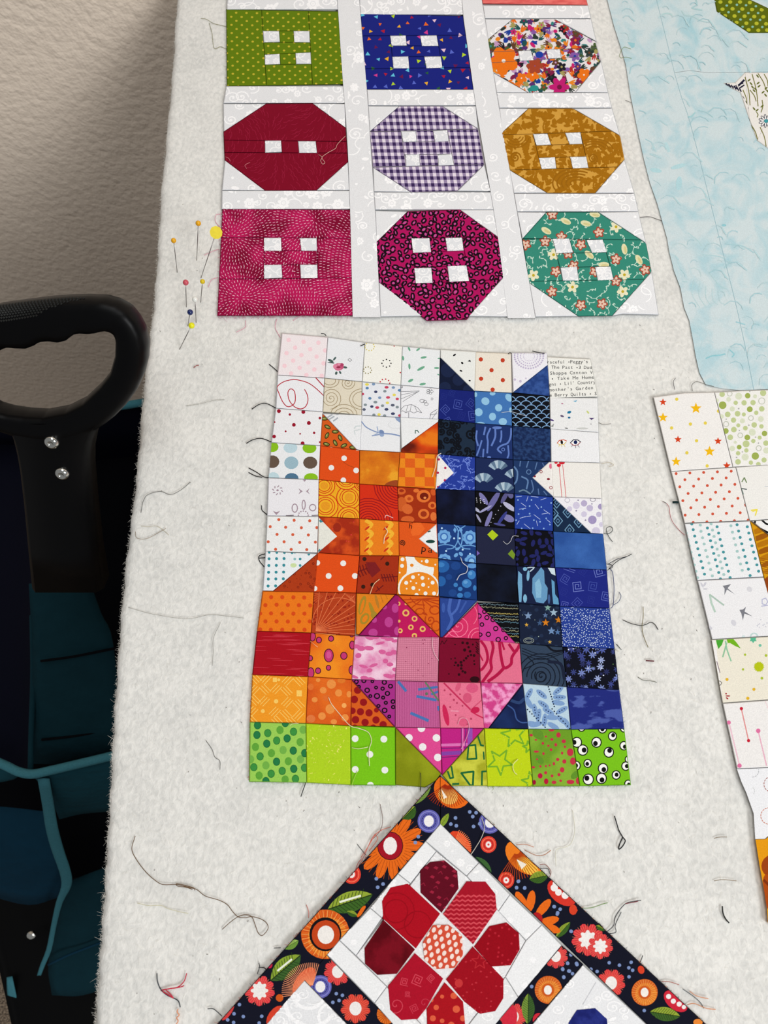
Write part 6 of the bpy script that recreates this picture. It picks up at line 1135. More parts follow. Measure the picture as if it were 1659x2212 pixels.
def leaf(x0, y0, x1, y1, w, c=(58, 96, 34), c2=(140, 160, 52), white_=False):
    dx, dy = x1-x0, y1-y0; l = math.hypot(dx, dy); ux, uy = dx/l, dy/l; nx, ny = -uy, ux; N_ = 10
    top_ = [(x0+dx*i/N_+nx*w*math.sin(math.pi*i/N_)**.8, y0+dy*i/N_+ny*w*math.sin(math.pi*i/N_)**.8) for i in range(N_+1)]
    bot = [(x0+dx*i/N_-nx*w*math.sin(math.pi*i/N_)**.8, y0+dy*i/N_-ny*w*math.sin(math.pi*i/N_)**.8) for i in range(N_, -1, -1)]
    mid = [(x0+dx*i/N_, y0+dy*i/N_) for i in range(N_+1)]
    g = [PG(top_, c)+PG(bot, c2), sum([L([(x0+dx*t, y0+dy*t), (x0+dx*(t+.12)+nx*w*.8*s, y0+dy*(t+.12)+ny*w*.8*s)], w*.06, shade(c, .6)) for t in [.1+.08*i for i in range(9)] for s in (1, -1)], [])+L([(x0, y0), (x1, y1)], w*.1, shade(c, .5))]
    if white_: g.append(L([(x0+dx*.3-nx*w*.3, y0+dy*.3-ny*w*.3), (x0+dx*.75-nx*w*.25, y0+dy*.75-ny*w*.25)], w*.2, (226, 230, 214)))
    return g
bdot = (120, 140, 186)
use(F1)
mot = []
mot += daisy(395, 490, 205)+redc(165, 660, 55)+leaf(20, 870, 290, 780, 62, white_=True)+leaf(545, 240, 640, 115, 26, (110, 140, 60), (150, 170, 70))+leaf(470, 330, 545, 255, 40)+purp(626, 342, 68)+leaf(690, 385, 745, 295, 18, (130, 160, 50))
mot += [E(765, 165, 115, 95, OR, 35, 24), E(740, 190, 62, 50, (236, 180, 90), 30), ray_(740, 110, 20, 150, 26, 4, (150, 40, 10), 0, 150), FAN([(700, 150), (735, 200), (715, 210)], (232, 224, 210))]+purp(990, 350, 66)+redc(982, 482, 48)+redc(1088, 695, 48)
mot += [E(1195, 560, 130, 82, (226, 120, 30), 40, 24), E(1215, 610, 76, 40, (236, 186, 70), 38), ray_(1150, 520, 20, 170, 26, 4, (170, 60, 12), -20, 130), FAN([(1150, 570), (1210, 600), (1180, 630)], (232, 224, 210)), E(810, 480, 55, 90, (214, 66, 34), -35), ray_(770, 500, 20, 110, 16, 4, (236, 130, 80), -70, 30)]
mot += leaf(905, 555, 1000, 650, 26, (40, 80, 44), (60, 100, 50))+leaf(1225, 690, 1340, 665, 36)+[E(1420, 770, 100, 62, (206, 52, 40), 40, 20), D([(1375, 740, 22), (1400, 768, 20), (1440, 785, 22), (1385, 715, 20)], 20, (232, 228, 226))]+leaf(1385, 1040, 1470, 945, 24)
mot += [sum([E(x, y, 66, 26, OR, a, 12) for x, y, a in [(1180, 820, 60), (1235, 820, 100), (1310, 860, 130), (1340, 940, 165), (1350, 980, 200)]], []), E(1270, 930, 36, 44, (170, 24, 30))]+[FAN([(1470, 880), (1495, 840), (1515, 875), (1500, 900)], (214, 70, 36))]
mot += redf(1575, 1050, 95, star=True)+redf(1650, 1090, 75, star=True)+redf(1385, 1150, 70)+sunf(1340, 1350, 82, bull=False)+leaf(1215, 1555, 1220, 1370, 38)+redf(1130, 1510, 80)
mot += [D([(870, 287), (908, 292), (785, 323), (888, 315), (757, 360), (790, 370), (893, 374), (930, 358), (563, 435), (545, 470), (312, 686), (352, 718), (320, 737), (1160, 702), (1150, 740), (1198, 742), (1375, 853), (1410, 868), (1395, 890), (1475, 1000), (1475, 1140), (1455, 1192), (1508, 1192), (1425, 1225), (1465, 1238), (1432, 1275), (1240, 1330), (1560, 1210)], 11, bdot)]
use(F2)
mot2 = sunf(1090, 905, 218)+leaf(720, 1035, 850, 960, 40, (110, 150, 60), (150, 180, 90))+leaf(600, 1320, 870, 1090, 90, (56, 92, 40), (130, 156, 50), True)+redf(500, 1410, 135, (212, 54, 66), True)+redf(1360, 1570, 130, (206, 58, 48))+purp(1045, 1375, 102)+redf(1200, 1240, 120, (206, 50, 60))+[E(680, 1475, 34, 34, (196, 84, 24)), E(900, 1330, 75, 150, (206, 70, 34), 35, 18), ray_(960, 1420, 60, 260, 30, 5, (236, 150, 110), 170, 290), E(590, 1180, 26, 30, (186, 30, 66)), E(640, 1640, 60, 110, (206, 62, 40), 35), E(1640, 1620, 90, 90, (214, 110, 34)), ray_(1640, 1620, 10, 88, 24, 5, (150, 50, 16)), E(215, 1600, 34, 90, (200, 60, 60), 35)]
mot2 += [D([(320, 1535), (272, 1617), (355, 1642), (215, 1672), (268, 1695), (520, 1640), (497, 1700), (1188, 1437), (1243, 1452), (1157, 1515), (1213, 1498), (1548, 408), (1608, 455), (1560, 483)], 16, bdot)]
mot2 += leaf(1280, 700, 1380, 740, 26)+[sum([E(1400+k*12, 720-k*20, 40, 16, OR, -50, 10) for k in range(3)], [])]
use(F3)
mot3 = redf(870, 1475, 118, (206, 52, 58))+sunf(1155, 1555, 112, (206, 100, 34), bull=False)+leaf(1200, 1720, 1460, 1760, 60, (58, 92, 36))+[E(1420, 1630, 120, 70, (196, 36, 56), 40, 18), D([(1360, 1590, 22), (1400, 1630, 22), (1450, 1655, 22), (1490, 1680, 18)], 22, (230, 226, 226)), E(1125, 1362, 28, 36, (206, 62, 36), -20), E(545, 850, 34, 44, (206, 62, 36))]+leaf(740, 985, 820, 1025, 24)+sunf(330, 1535, 112, (206, 100, 34), bull=False)+leaf(160, 1820, 165, 1570, 55, (56, 90, 40), (110, 140, 56))+[E(0, 1760, 70, 110, (200, 40, 60)), E(1610, 1810, 40, 30, (224, 130, 50)), E(250, 1790, 50, 60, (196, 40, 56))]
mot3 += [D([(853, 1302), (940, 1323), (1040, 1298), (1020, 1345), (1053, 1366), (1022, 1422), (750, 1376), (697, 1357), (1152, 1710), (525, 1232), (530, 1035), (498, 1305), (578, 1318), (457, 1360), (508, 1372), (465, 1423), (540, 1395), (80, 606), (62, 660), (132, 662), (382, 823), (435, 845), (410, 887)], 15, bdot)]
allm = mot+mot2+mot3
def bstrip(poly, label=None): return patch(flq, poly, NV, allm, label, 'border_strip')
bstrip([(951, 1676), (951, 1780), (520, 2278), (400, 2290)])
bstrip([(951, 1676), (1094, 1806), (1185, 1896), (1262, 1979), (1315, 2018), (1391, 2089), (1590, 2282), (1470, 2282), (1259, 2083), (1213, 2042), (951, 1780)][:1]+[(1590, 2274), (1466, 2278), (951, 1780)])
bstrip([(706, 2063), (815+100, 2300), (800, 2280), (657, 2117)][:1]+[(935, 2300), (835, 2300), (657, 2117)])
bstrip([(1213.5, 2043), (1259, 2083), (1080, 2292), (992, 2305)])
use(F1)
WF = (230, 231, 233); WD = (240, 240, 241)
def fw_(poly, plain_=True, dens=700, label=None):
    poly = tp(poly); sd_[0] += 1
    dr_ = [SC(poly, 3, lambda x, y, R_: RG(x, y, 5.5, 3, (238, 238, 240), 5, 8)+FL(x, y, 7, (239, 239, 241), 6, .6), sd_[0], 30)] if plain_ else damask(poly, sd_[0], WD, 500, 2.4, .9)
    return patch(flq, poly, WF if plain_ else (224, 225, 227), dr_, label, 'frame_strip')
fw_([(605, 461), (440, 655), (515, 715), (670, 522)]); fw_([(440, 655), (275, 860), (345, 920), (515, 715)], False); fw_([(275, 860), (90, 1052), (190, 1145), (345, 920)])
fw_([(695, 355), (605, 461), (850, 670), (925, 590)], False); fw_([(925, 590), (1110, 780), (1040, 880), (850, 670)], False); fw_([(1110, 780), (1300, 960), (1205, 1055), (1040, 880)])
fw_([(1300, 960), (1420, 1085), (1160, 1395), (1082, 1272), (1205, 1055)]); fw_([(90, 1052), (18, 1140), (300, 1430), (375, 1330)]); fw_([(300, 1430), (375, 1330), (620, 1600), (560, 1730)], False); fw_([(1160, 1395), (1082, 1272), (830, 1600), (880, 1730)], False)
ctrp = tp([(605, 461), (670, 522), (515, 715), (345, 920), (190, 1145), (375, 1330), (620, 1600), (830, 1600), (1082, 1272), (1205, 1055), (1040, 880), (850, 670)])
cvx = tp([(670, 522), (850, 670), (1205, 1055), (1082, 1272), (830, 1600), (620, 1600), (375, 1330), (190, 1145)])
patch(flq, cvx, (225, 225, 227), damask(cvx, 77, WD, 420, 2.2, .8), 'white background behind the petals', 'background_patch', dz=-.0004)
def petal(pts, col, draws=(), label=None, noise=None): return patch(flq, tp(pts), col, draws, label, 'petal_patch', noise, dz=.0002, drop=.0018)
pe = lambda pts: tp(pts)
q = [(572, 635), (632, 585), (720, 575), (797, 640), (805, 745), (702, 892), (575, 770)]
petal(q, (92, 6, 28), [SC(pe(q), 30, lambda x, y, R_: FAN([(x-5, y), (x, y-4), (x+6, y-1), (x+3, y+4)], (150, 30, 56)) if R_.random() < .5 else L([(x, y), (x+6, y-4), (x+9, y+2)], 2, (136, 24, 50)), 5, 10)], 'dark maroon petal with leaf print')
petal([(342, 820), (395, 735), (500, 712), (695, 895), (548, 1105), (350, 925)], (166, 8, 28), [RG(430, 880, 110, 6, (146, 4, 22))+RG(430, 880, 70, 6, (146, 4, 22))+RG(560, 960, 80, 6, (146, 4, 22))], 'bright red petal')
q = [(707, 897), (850, 700), (965, 700), (1025, 775), (1034, 870), (890, 1080)]
wvy = []
for k in range(14): wvy += L([(690+i*17, 790+k*27+(5 if i % 2 else -5)) for i in range(24)], 9, (206, 70, 82))
petal(q, (160, 16, 36), [wvy], 'red petal with wavy coral stripes')
petal([(355, 930), (545, 1108), (435, 1255), (318, 1262), (243, 1195), (240, 1100)], (98, 2, 16), [], 'darkest red petal', nm((84, 0, 12), (116, 8, 26), 90))
q = [(648, 962), (745, 960), (825, 1025), (832, 1140), (780, 1220), (665, 1228), (598, 1170), (588, 1065)]
cd_ = []
for j in range(8):
    for i in range(9): cd_ += E(572+i*38+j*8, 960+j*42-i*5+(18 if i % 2 else 0), 12, 17, (236, 214, 206), 20, 10)
petal(q, (204, 76, 52), [cd_], 'orange red centre with white dashes')
q = [(985, 968), (1090, 945), (1165, 1010), (1170, 1110), (1115, 1205), (1000, 1212), (892, 1092)]
petal(q, (144, 4, 22), [SC(pe(q), 40, lambda x, y, R_: E(x, y, 2.6, 2.6, (176, 30, 46), 0, 8), 5, 7)], 'deep red petal with small dots')
q = [(542, 1128), (713, 1282), (612, 1460), (560, 1525), (460, 1533), (392, 1470), (380, 1325)]
petal(q, (166, 12, 38), [SQS(560, 1290, 46, 5, (204, 66, 84), 20)+SQS(640, 1280, 30, 4, (204, 66, 84), 40)+SQS(480, 1300, 34, 4, (204, 66, 84), 10)+SP(430, 1440, 62, 1.6, 5, (204, 66, 84))+SQS(540, 1460, 34, 4, (196, 56, 76), 60)+SQS(500, 1375, 24, 4, (196, 56, 76))+SP(600, 1430, 44, 1.3, 4, (190, 50, 70))], 'red petal with looped line print')
q = [(725, 1288), (888, 1088), (1075, 1285), (1075, 1400), (1025, 1480), (930, 1497), (835, 1420)]
petal(q, (152, 8, 26), [SC(pe(q), 60, lambda x, y, R_: E(x, y, R_.uniform(1.2, 3), 1.8, (184, 44, 56), 0, 8), 9, 7), L(star_pts(930, 1180, 50), 6, (180, 36, 46), closed=True)+E(805, 1310, 24, 26, (190, 50, 52))], 'red petal with scattered stars and dots')
q = [(720, 1302), (832, 1420), (848, 1600), (615, 1600), (610, 1462)]
petal(q, (164, 14, 26), [D([(775, 1385, 20), (705, 1390, 12), (790, 1465, 22), (670, 1455, 16), (650, 1520, 18), (830, 1520, 18), (705, 1535, 14), (640, 1410, 14), (760, 1560, 20)], 18, (214, 90, 60))], 'red petal with orange spots, cut off at the bottom')
use(F2)
q = [(900, 1312), (1330, 1760), (1400, 2000), (480, 2000), (540, 1740)]
blk = tp(q); patch(flq, [(657, 2117), (835, 2300), (560, 2300), (508, 2290)], (222, 223, 226), [RG(940, 1420, 150, 30, (240, 240, 242))+RG(960, 1500, 230, 34, (240, 240, 242), None, 20, 40, 200)+RG(1150, 1640, 120, 24, (240, 240, 242))+E(830, 1480, 40, 34, (240, 240, 242))+E(730, 1520, 20, 18, (240, 240, 242))+SP(680, 1680, 90, 2, 10, (240, 240, 242))]+damask([(600, 2180), (660, 2140), (740, 2260), (560, 2290)], 9, (240, 240, 242), 500), 'white scroll print block corner', 'block_corner')
use(F3)
patch(flq, [(1259, 2084), (1464, 2276), (1290, 2310), (1082, 2292)], (224, 225, 228), damask([(1259, 2084), (1440, 2260), (1290, 2290), (1110, 2280)], 19, (240, 240, 242), 420)+[L([(628, 1660), (740, 1470)], 4, (196, 198, 204))+L([(260, 1790), (640, 1650)], 0.1, (200, 200, 206))], 'white scroll print block corner', 'block_corner')
patch(flq, tp([(500, 1812), (575, 1700), (735, 1685), (838, 1780), (860, 1990), (520, 1990)]), (26, 34, 110), [], 'royal blue petal at the bottom edge', 'petal_patch', nm((22, 30, 100), (36, 46, 124), 200), dz=.0002)
# ---------------------------------------------------------------- threads
def thread_vf(pts, r, z, V, Fc, lift=0.0):
    p3 = [P(*K(p), z+(lift*abs(math.sin(i*2.1)))) for i, p in enumerate(pts)]
    p3 = catmull(p3, 6); v, f = tube_vf(p3, r*.85, 5, len(V)); V += v; Fc += f
def thr(c): return plain('sewing_thread', c, .8, 0, .15)
def thread(pts, r, c, label, more=()):
    """a loose thread lying on the batting; more = further strands (pts, colour)"""
    o0 = K(pts[len(pts)//2]); base = P(*o0, ZT); V, Fc = [], []; thread_vf(pts, r, ZT+r+.0004, V, Fc, .0005)
    mats = [thr(c)]; idx = [0]*len(Fc)
    for p, cc in more:
        n0 = len(Fc); thread_vf(p, r, ZT+r+.0005, V, Fc, .0005); mats.append(thr(cc)); idx += [len(mats)-1]*(len(Fc)-n0)
    o = obj('loose_thread', V, Fc, mats, None, True, org=base); o.data.polygons.foreach_set('material_index', idx)
    tag(o, label, 'thread', 'loose threads on the batting'); return o
def qthread(par, pts, r, c, dz=0.0, name='thread_end'):
    V, Fc = [], []; thread_vf(pts, r, ZQ+r+.0001+dz if dz >= 0 else ZT+r+.0004, V, Fc, .0005); return obj(name, V, Fc, thr(c), par, True)
BK, GY, TN = (22, 24, 28), (110, 110, 108), (132, 112, 84)
F8 = Crop(260, 1760, .2291); L2 = Crop(0, 1200, .3014); L1 = Crop(0, 550, .3014); XR_ = Crop(1280, 1080, 200/1106)
use(F8)
thread([(140, 200), (108, 320), (150, 420), (240, 540), (330, 620), (400, 657), (520, 657), (580, 668), (660, 688), (720, 705), (800, 765), (930, 805), (1010, 850), (1060, 915), (1110, 962), (1180, 970), (1240, 960), (1330, 985), (1385, 1030), (1390, 1080), (1340, 1138), (1300, 1115), (1275, 1050), (1240, 965), (1180, 942), (1110, 962), (1040, 1010), (960, 1080)], .00022, (104, 78, 52), 'long looping brown thread lying left of the flower quilt', [([(700, 712), (690, 690), (600, 664), (530, 650), (540, 672), (620, 684), (680, 704)], (110, 84, 56))])
thread([(345, 1495), (350, 1570), (380, 1645), (440, 1700), (540, 1750), (565, 1815)], .0003, (52, 58, 66), 'tangle of red and dark threads near the lower left of the batting', [([(385, 1655), (460, 1640), (540, 1625), (600, 1570), (625, 1495)], (196, 30, 62)), ([(400, 1650), (560, 1625), (600, 1610)], (196, 30, 62)), ([(380, 1655), (440, 1690), (500, 1730)], (196, 40, 66)), ([(430, 1655), (470, 1690), (500, 1728)], (206, 60, 80))])
thread([(545, 1830), (535, 1860), (555, 1890), (530, 1915), (545, 1945), (520, 1985)], .0003, (226, 150, 110), 'pale orange frayed thread at the bottom of the batting')
thread([(158, 832), (260, 855), (380, 855), (450, 885), (560, 915), (640, 930)], .00016, (206, 202, 170), 'faint cream thread below the start of the long brown thread')
use(F3)
thread([(898, 48), (915, 105), (935, 170), (968, 228), (990, 262), (965, 310), (935, 333), (942, 290), (968, 232)], .00034, BK, 'black thread ending in a closed loop, right of the flower quilt')
thread([(540, 0), (560, 170), (530, 280), (480, 315), (400, 345), (400, 480)], .00016, (222, 220, 200), 'pale wavy hair beside the upper right border of the flower quilt')
use(R6)
thread([(435, 1292), (440, 1345), (460, 1390), (488, 1423)], .00042, (46, 48, 46), 'short curved charcoal thread at the lower right')
thread([(370, 762), (420, 752), (472, 752)], .00018, TN, 'upper of two short tan threads at the right')
thread([(370, 1095), (440, 1085), (545, 1095)], .00018, TN, 'lower of two short tan threads at the right')
use(L2)
thread([(920, 372), (1100, 420), (1340, 452), (1500, 425), (1659, 437), (1750, 448)], .00014, (150, 148, 140), 'long faint grey hair crossing towards the amber dotted patch')
thread([(1475, 1325), (1520, 1390), (1540, 1445), (1575, 1472), (1576, 1535)], .0002, GY, 'hooked grey thread left of the spring green patch')
thread([(1580, 480), (1530, 590), (1528, 690), (1522, 790)], .00014, (150, 148, 142), 'faint upright grey hair left of the crimson patch')
use(L1)
thread([(1010, 1850), (1025, 1770), (1060, 1720), (1150, 1697), (1220, 1720), (1290, 1690), (1365, 1630)], .0002, (96, 98, 96), 'grey wavy thread near the left edge of the batting')
thread([(970, 1985), (980, 2030), (1050, 2035), (1140, 1990), (1190, 1960)], .00015, TN, 'small tan curl of thread by the left edge', [([(1010, 1945), (1060, 1950), (1120, 1945), (1170, 1975), (1210, 2010)], (176, 168, 140))])
thread([(1335, 1085), (1440, 1068), (1530, 1045), (1610, 1040)], .00015, (140, 140, 132), 'faint thread left of the red squiggle patch')
thread([(1388, 810), (1405, 797), (1426, 792)], .00032, (150, 70, 66), 'tiny red thread snip under the leaning yellow pin')
use(XR_)
thread([(360, 1432), (460, 1475), (570, 1498), (640, 1485), (690, 1462), (740, 1482), (785, 1550)], .00026, (38, 40, 42), 'dark thread crossing over a tan one, right of the cat block')
thread([(604, 1275), (605, 1400), (592, 1500), (600, 1590), (630, 1680), (665, 1762)], .00022, (128, 118, 80), 'tan upright thread under the dark one, right of the cat block')
thread([(637, 1918), (690, 1922), (735, 1925)], .0004, (96, 36, 44), 'short maroon thread snip right of the blue flower patch')
thread([(540, 2115), (600, 2150), (680, 2158), (770, 2178)], .0002, (92, 96, 84), 'thin grey green thread right of the indigo patch')
thread([(835, 18), (880, 40), (915, 90), (925, 170), (950, 250), (1000, 320), (1050, 375), (1100, 420)], .0002, (176, 90, 96), 'thin reddish thread beside the coral dotted patch', [([(835, 18), (858, 26), (882, 40)], (30, 32, 34))])
thread([(955, 28), (990, 26), (1025, 28)], .0009, (24, 44, 46), 'stubby dark teal thread snip beside the coral dotted patch')
use(R8)
thread([(905, 1870), (900, 1810), (930, 1780), (970, 1780), (1040, 1805), (1120, 1825)], .0002, (112, 112, 106), 'arched grey thread below the corner of the batik quilt')
thread([(735, 1740), (715, 1780), (728, 1855)], .0002, (84, 80, 84), 'short dark thread above the star printed patch')
use(R7)
thread([(235, 1000), (265, 1012), (300, 1027)], .0002, (84, 84, 80), 'short grey thread between the button quilt and the batik')
use(R8)
thread([(372, 138), (480, 132), (550, 155), (608, 172)], .00024, (58, 58, 60), 'dark thread bridging the gap right of the teal button')
use(ID)
thread([(1347, 1790), (1346, 1790)], .0002, BK, 'x') if False else None
# threads sewn into the quilts
use(R7)
qthread(bat, [(290, 490), (220, 472), (180, 540), (188, 578), (240, 570), (297, 584)], .00022, (112, 132, 70))
use(Crop(0, 0, .3014))
qthread(btn, [(1440, 133), (1480, 138), (1530, 168), (1600, 185), (1640, 195)], .0002, (112, 112, 50), -1)
qthread(btn, [(1500, 165), (1520, 240), (1535, 345), (1580, 335), (1625, 352)], .0002, (112, 112, 50), -1)
use(Z1)
for p in [[(232, 328), (262, 352), (300, 386)], [(90, 693), (150, 655), (210, 648), (290, 686)], [(655, 78), (680, 80), (696, 95)], [(976, 178), (1012, 162)]]: qthread(cat, p, .00034, BK, -1 if p[0][0] < 400 else 0)
use(Z3)
for p in [[(45, 105), (100, 75), (170, 65), (258, 96)], [(65, 305), (130, 340), (190, 378), (245, 384)], [(65, 342), (120, 370), (175, 381)], [(170, 610), (175, 650), (214, 684)], [(200, 1003), (150, 1022), (155, 1065), (192, 1110)], [(150, 1040), (240, 1030)]]: qthread(cat, p, .00034, BK, -1)
use(XR_)
for p, c in [([(125, 402), (190, 400), (232, 375), (238, 335), (205, 318), (165, 340), (175, 395), (205, 455), (240, 500)], (66, 72, 72)), ([(470, 645), (400, 680), (320, 715), (250, 770), (180, 840)], BK), ([(410, 675), (300, 705), (240, 735), (180, 770)], (40, 46, 60)), ([(170, 765), (225, 775), (240, 800), (200, 825)], (40, 44, 54)), ([(215, 825), (240, 870), (255, 1000), (255, 1140), (245, 1260), (215, 1295)], (84, 92, 130)), ([(318, 1100), (340, 1150), (310, 1215), (240, 1260)], (110, 118, 140)), ([(285, 1720), (345, 1790)], (90, 96, 96)), ([(245, 1778), (320, 1806)], (200, 196, 180))]: qthread(cat, p, .00024, c, -1)
use(Z7)
WT = (232, 222, 190)
qthread(cat, [(715, 325), (740, 380), (800, 455), (890, 555), (970, 580), (1040, 612), (1065, 680), (1045, 760), (1048, 885)], .00026, WT)
qthread(cat, [(905, 735), (960, 745), (1038, 730)], .0002, WT)
qthread(cat, [(950, 925), (925, 985), (903, 1050)], .0002, (176, 206, 90))
qthread(cat, [(530, 1020), (505, 1090), (490, 1135)], .0003, BK, -1); qthread(cat, [(400, 555), (425, 540), (470, 538)], .00018, WT)
qthread(cat, [(1465, 940), (1468, 1000), (1460, 1080)], .00024, (80, 84, 50))
use(Z6)
qthread(cat, [(245, 90), (262, 135), (300, 170), (290, 215), (240, 235), (213, 278)], .00028, (214, 214, 222))
use(Z5)
qthread(cat, [(1130, 268), (1085, 310), (1052, 390)], .0003, (226, 190, 150)); qthread(cat, [(565, 772), (628, 822)], .00024, (230, 170, 120)); qthread(cat, [(1565, 740), (1562, 810), (1580, 880), (1612, 930)], .00024, (232, 190, 200)); qthread(cat, [(610, 705), (690, 715), (775, 722)], .0002, (226, 150, 90))
use(Z3)
qthread(cat, [(1175, 788), (1195, 825), (1172, 870), (1165, 922)], .0003, (236, 220, 190)); qthread(cat, [(1632, 185), (1600, 210), (1585, 300), (1560, 378)], .00028, (226, 214, 196))
use(Z2)
qthread(cat, [(690, 720), (770, 715), (840, 735), (898, 748)], .0002, (206, 214, 226)); qthread(cat, [(942, 220), (985, 230), (1042, 240)], .00034, BK); qthread(cat, [(745, 242), (760, 234), (774, 240)], .00034, BK); qthread(cat, [(1478, 800), (1520, 818), (1582, 812)], .0002, GY, -1)
use(Z8)
qthread(cat, [(712, 830), (672, 875), (680, 930), (705, 955)], .0003, (226, 226, 150)); qthread(cat, [(220, 545), (245, 500), (290, 500), (315, 560), (300, 640), (250, 745)], .0002, (226, 170, 190))
use(Z4)
qthread(cat, [(755, 785), (710, 785), (690, 825), (660, 850), (628, 825)], .0002, (206, 206, 210)); qthread(cat, [(1430, 195), (1490, 185), (1530, 205), (1490, 220)], .0002, (190, 180, 160), -1)
use(B1)
qthread(btn, [(1270, 1218), (1200, 1290), (1180, 1330), (1110, 1370), (1060, 1412), (1085, 1455), (1065, 1470), (1048, 1440), (1060, 1410), (1030, 1385)], .00026, (214, 160, 150))
qthread(btn, [(415, 1455), (370, 1480), (385, 1512)], .0002, (214, 120, 130)); qthread(btn, [(195, 1405), (225, 1420), (238, 1445)], .0002, (214, 120, 130))
use(B4)
for p in [[(165, 175), (110, 185), (105, 240), (150, 300)], [(135, 490), (80, 510), (0, 545)], [(130, 745), (70, 765), (40, 830)], [(375, 1130), (370, 1190), (290, 1235)], [(655, 1115), (640, 1190), (685, 1280)], [(800, 1130), (850, 1095), (900, 1080)]]: qthread(btn, p, .00018, (214, 120, 150), -1)
use(F3)
for p, c in [([(835, 1035), (890, 985), (910, 900), (990, 800), (1080, 775), (1125, 768)], (52, 54, 62)), ([(850, 1055), (910, 1040), (905, 980), (955, 870)], (52, 54, 62)), ([(990, 798), (1040, 790), (1100, 778)], (130, 50, 60)), ([(60, 295), (140, 292), (210, 315)], (196, 130, 100)), ([(130, 340), (230, 385), (300, 380), (355, 342)], (176, 120, 90)), ([(260, 465), (310, 465), (355, 520), (345, 570)], (150, 90, 80)), ([(265, 495), (330, 500), (350, 550)], (60, 60, 60)), ([(610, 835), (700, 832), (800, 800), (840, 790)], (120, 150, 90)), ([(1140, 1240), (1120, 1290), (1105, 1320)], BK), ([(740, 960), (770, 970), (810, 1015)], (50, 54, 58)), ([(1300, 1462), (1370, 1465), (1450, 1490)], (176, 110, 100)), ([(1480, 1525), (1560, 1580), (1630, 1640), (1659, 1690)], (76, 84, 92)), ([(1540, 1545), (1600, 1585), (1700, 1610)], (222, 150, 110)), ([(1520, 1660), (1580, 1650), (1680, 1690), (1760, 1700)], (216, 140, 90))]: qthread(flq, p, .00022, c, -1)
use(F1)
for p, c in [([(335, 240), (350, 330), (335, 400), (280, 460)], (120, 96, 90)), ([(400, 375), (320, 410), (260, 500), (220, 560)], (214, 120, 100)), ([(345, 395), (290, 440), (235, 560), (190, 640)], (206, 100, 90)), ([(300, 420), (320, 450), (270, 520)], (220, 130, 110)), ([(198, 480), (230, 520), (250, 545)], (40, 44, 50)), ([(225, 565), (200, 600), (180, 660)], (190, 90, 90)), ([(575, 55), (582, 110), (575, 165)], (70, 72, 60))]: qthread(flq, p, .0002, c, -1)
qthread(flq, [(940, 320), (958, 380), (940, 440), (905, 500), (875, 545)], .00024, (200, 196, 186))
use(F2)
for p, c in [([(35, 1572), (90, 1575), (165, 1640)], (46, 50, 56)), ([(495, 1160), (500, 1200), (480, 1260)], BK), ([(500, 1200), (540, 1205), (560, 1225)], BK), ([(628, 1028), (690, 1025)], (40, 44, 48)), ([(920, 640), (940, 700), (940, 760)], (206, 120, 110)), ([(1100, 690), (1180, 660), (1260, 590)], (150, 160, 130))]: qthread(flq, p, .00022, c, -1)
# frayed cut edges
def fray(par, pl, n, cols, seed, ln=(2, 7), off=0.0):
    R_ = random.Random(seed); groups = {}
    seg = [(a, b, math.hypot(b[0]-a[0], b[1]-a[1])) for a, b in zip(pl, pl[1:])]; tot = sum(s[2] for s in seg)
    for _ in range(n):
        t = R_.uniform(0, tot)
        for a, b, l in seg:
            if t <= l: break
            t -= l
        x, y = a[0]+(b[0]-a[0])*t/l, a[1]+(b[1]-a[1])*t/l; nx, ny = (b[1]-a[1])/l, -(b[0]-a[0])/l; k = R_.uniform(*ln)*(2 if R_.random() < .08 else 1); s = R_.uniform(-.8, .8)*k
        tx, ty = (b[0]-a[0])/l, (b[1]-a[1])/l; c = R_.choice(cols) if not callable(cols) else cols(x, y, R_)
        p3 = [P(x-nx*1, y-ny*1, ZQ-.0010), P(x+nx*k*.5+tx*s*.3, y+ny*k*.5+ty*s*.3, ZQ-.0013), P(x+nx*k+tx*s, y+ny*k+ty*s, ZT+.0006)]
        V, Fc = groups.setdefault(c, ([], [])); v, f = tube_vf(p3, .00007, 3, len(V)); V += v; Fc += f
    V, Fc, idx, mats = [], [], [], []
    for c, (v, f) in groups.items():
        b = len(V); V += v; Fc += [tuple(i+b for i in q) for q in f]; idx += [len(mats)]*len(f); mats.append(thr(c))
    o = obj('frayed_edge', V, Fc, mats, par); o.data.polygons.foreach_set('material_index', idx); o['kind'] = 'stuff'
fray(btn, [(1422, 681), (1320, 685), (1157, 687), (1035, 687), (1030, 693), (915, 695), (815, 690), (764, 684)][::-1][::-1], 140, [(214, 216, 218), (196, 198, 200), (228, 228, 228)], 1)
fray(btn, [(762, 684), (665, 681), (470, 684)], 110, [(206, 120, 150), (214, 150, 170), (190, 70, 110)], 2, (2, 6))
fray(btn, [(470, 683), (474, 560), (480, 453)], 60, [(206, 100, 140), (190, 60, 110)], 3, (1.5, 4))
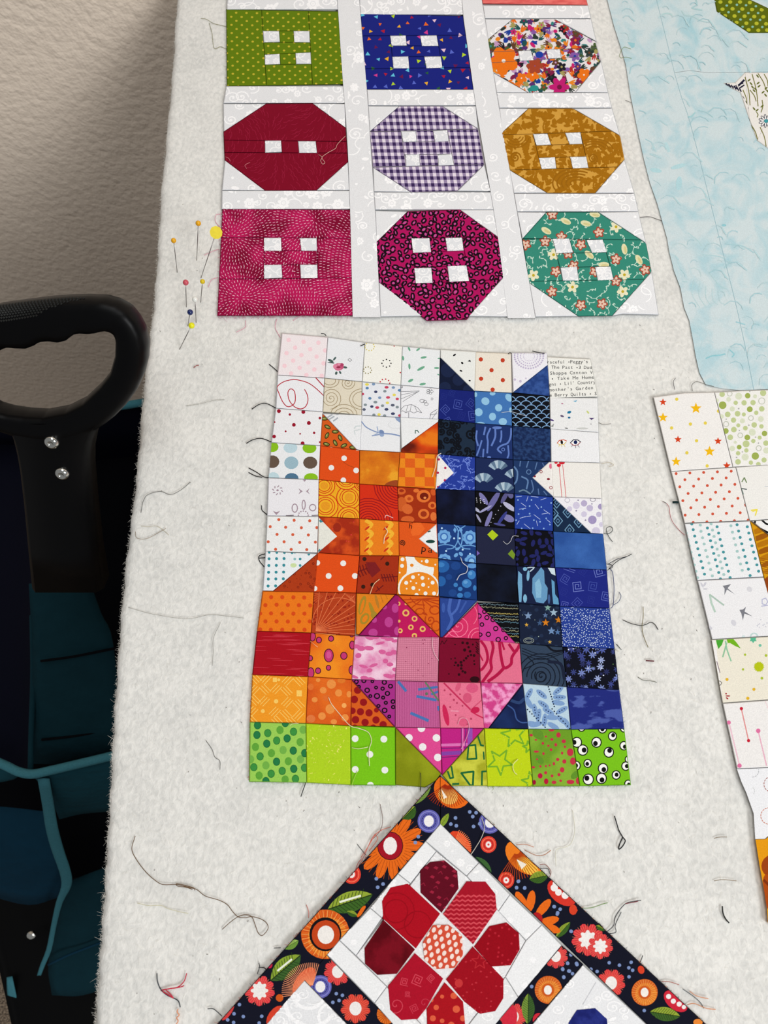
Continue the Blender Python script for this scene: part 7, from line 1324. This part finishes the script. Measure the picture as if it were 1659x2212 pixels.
fray(btn, [(489, 187), (490, 21)], 30, [(110, 124, 40)], 4, (1, 4)); fray(btn, [(1276, 40), (1313, 200), (1375, 440), (1409, 600), (1423, 680)], 80, [(206, 208, 210), (180, 182, 184)], 5, (1, 4))
cl_ = [(608.8, 720), (599.6, 810), (595.6, 881.7), (586, 956), (579.7, 1032), (577, 1114), (573, 1191), (567, 1277)]
fray(cat, cl_[::-1], 70, [(206, 204, 200), (190, 190, 186)], 6, (1, 3.5)); fray(cat, [(538, 1688), (540, 1560), (545, 1457), (556, 1363), (567, 1277)], 60, [(216, 130, 50), (190, 60, 40), (200, 120, 60)], 7, (1, 3.5))
fray(cat, [(1362, 1695), (1252, 1698), (1151, 1698), (1052, 1698), (953, 1699), (854, 1696), (758, 1695), (662, 1690), (539, 1688)], 150, [(150, 180, 60), (170, 190, 90), (130, 150, 60)], 8, (1.5, 5))
fray(cat, [(1275, 775), (1289, 858), (1292, 934), (1295, 1000), (1299, 1077), (1302, 1153)], 50, [(206, 204, 196), (190, 188, 180)], 9, (1, 4)); fray(cat, [(1302, 1153), (1310, 1231), (1316, 1314), (1327, 1401), (1337, 1490), (1348, 1574)], 60, [(80, 100, 150), (110, 124, 160)], 10, (1, 3.5))
fray(flq, [(400, 2290), (951, 1676)], 190, [(40, 44, 60), (206, 110, 90), (196, 90, 80), (90, 96, 110)], 11, (1.5, 4.5)); fray(flq, [(951, 1676), (1590, 2274)], 190, [(40, 44, 60), (206, 130, 90), (120, 130, 90), (90, 96, 110)], 12, (1.5, 4.5))
fray(rt, [(1411, 858), (1449, 1018), (1478, 1131), (1506, 1254), (1538, 1381), (1561, 1518), (1592, 1660), (1628, 1757), (1632, 1812)][::-1], 110, [(206, 204, 200), (180, 178, 174)], 13, (1, 4))
fray(bat, ledge[::-1], 60, [(190, 210, 212), (206, 216, 216)], 14, (1, 3))
use(ID)
V, Fc = [], []; thread_vf(seam[1:], .00028, ZQ-.0019, V, Fc); obj('seam_shade_line', V, Fc, thr((142, 178, 188)), bat, True)  # thin tube in a darker tint, imitating the shade of a recessed seam
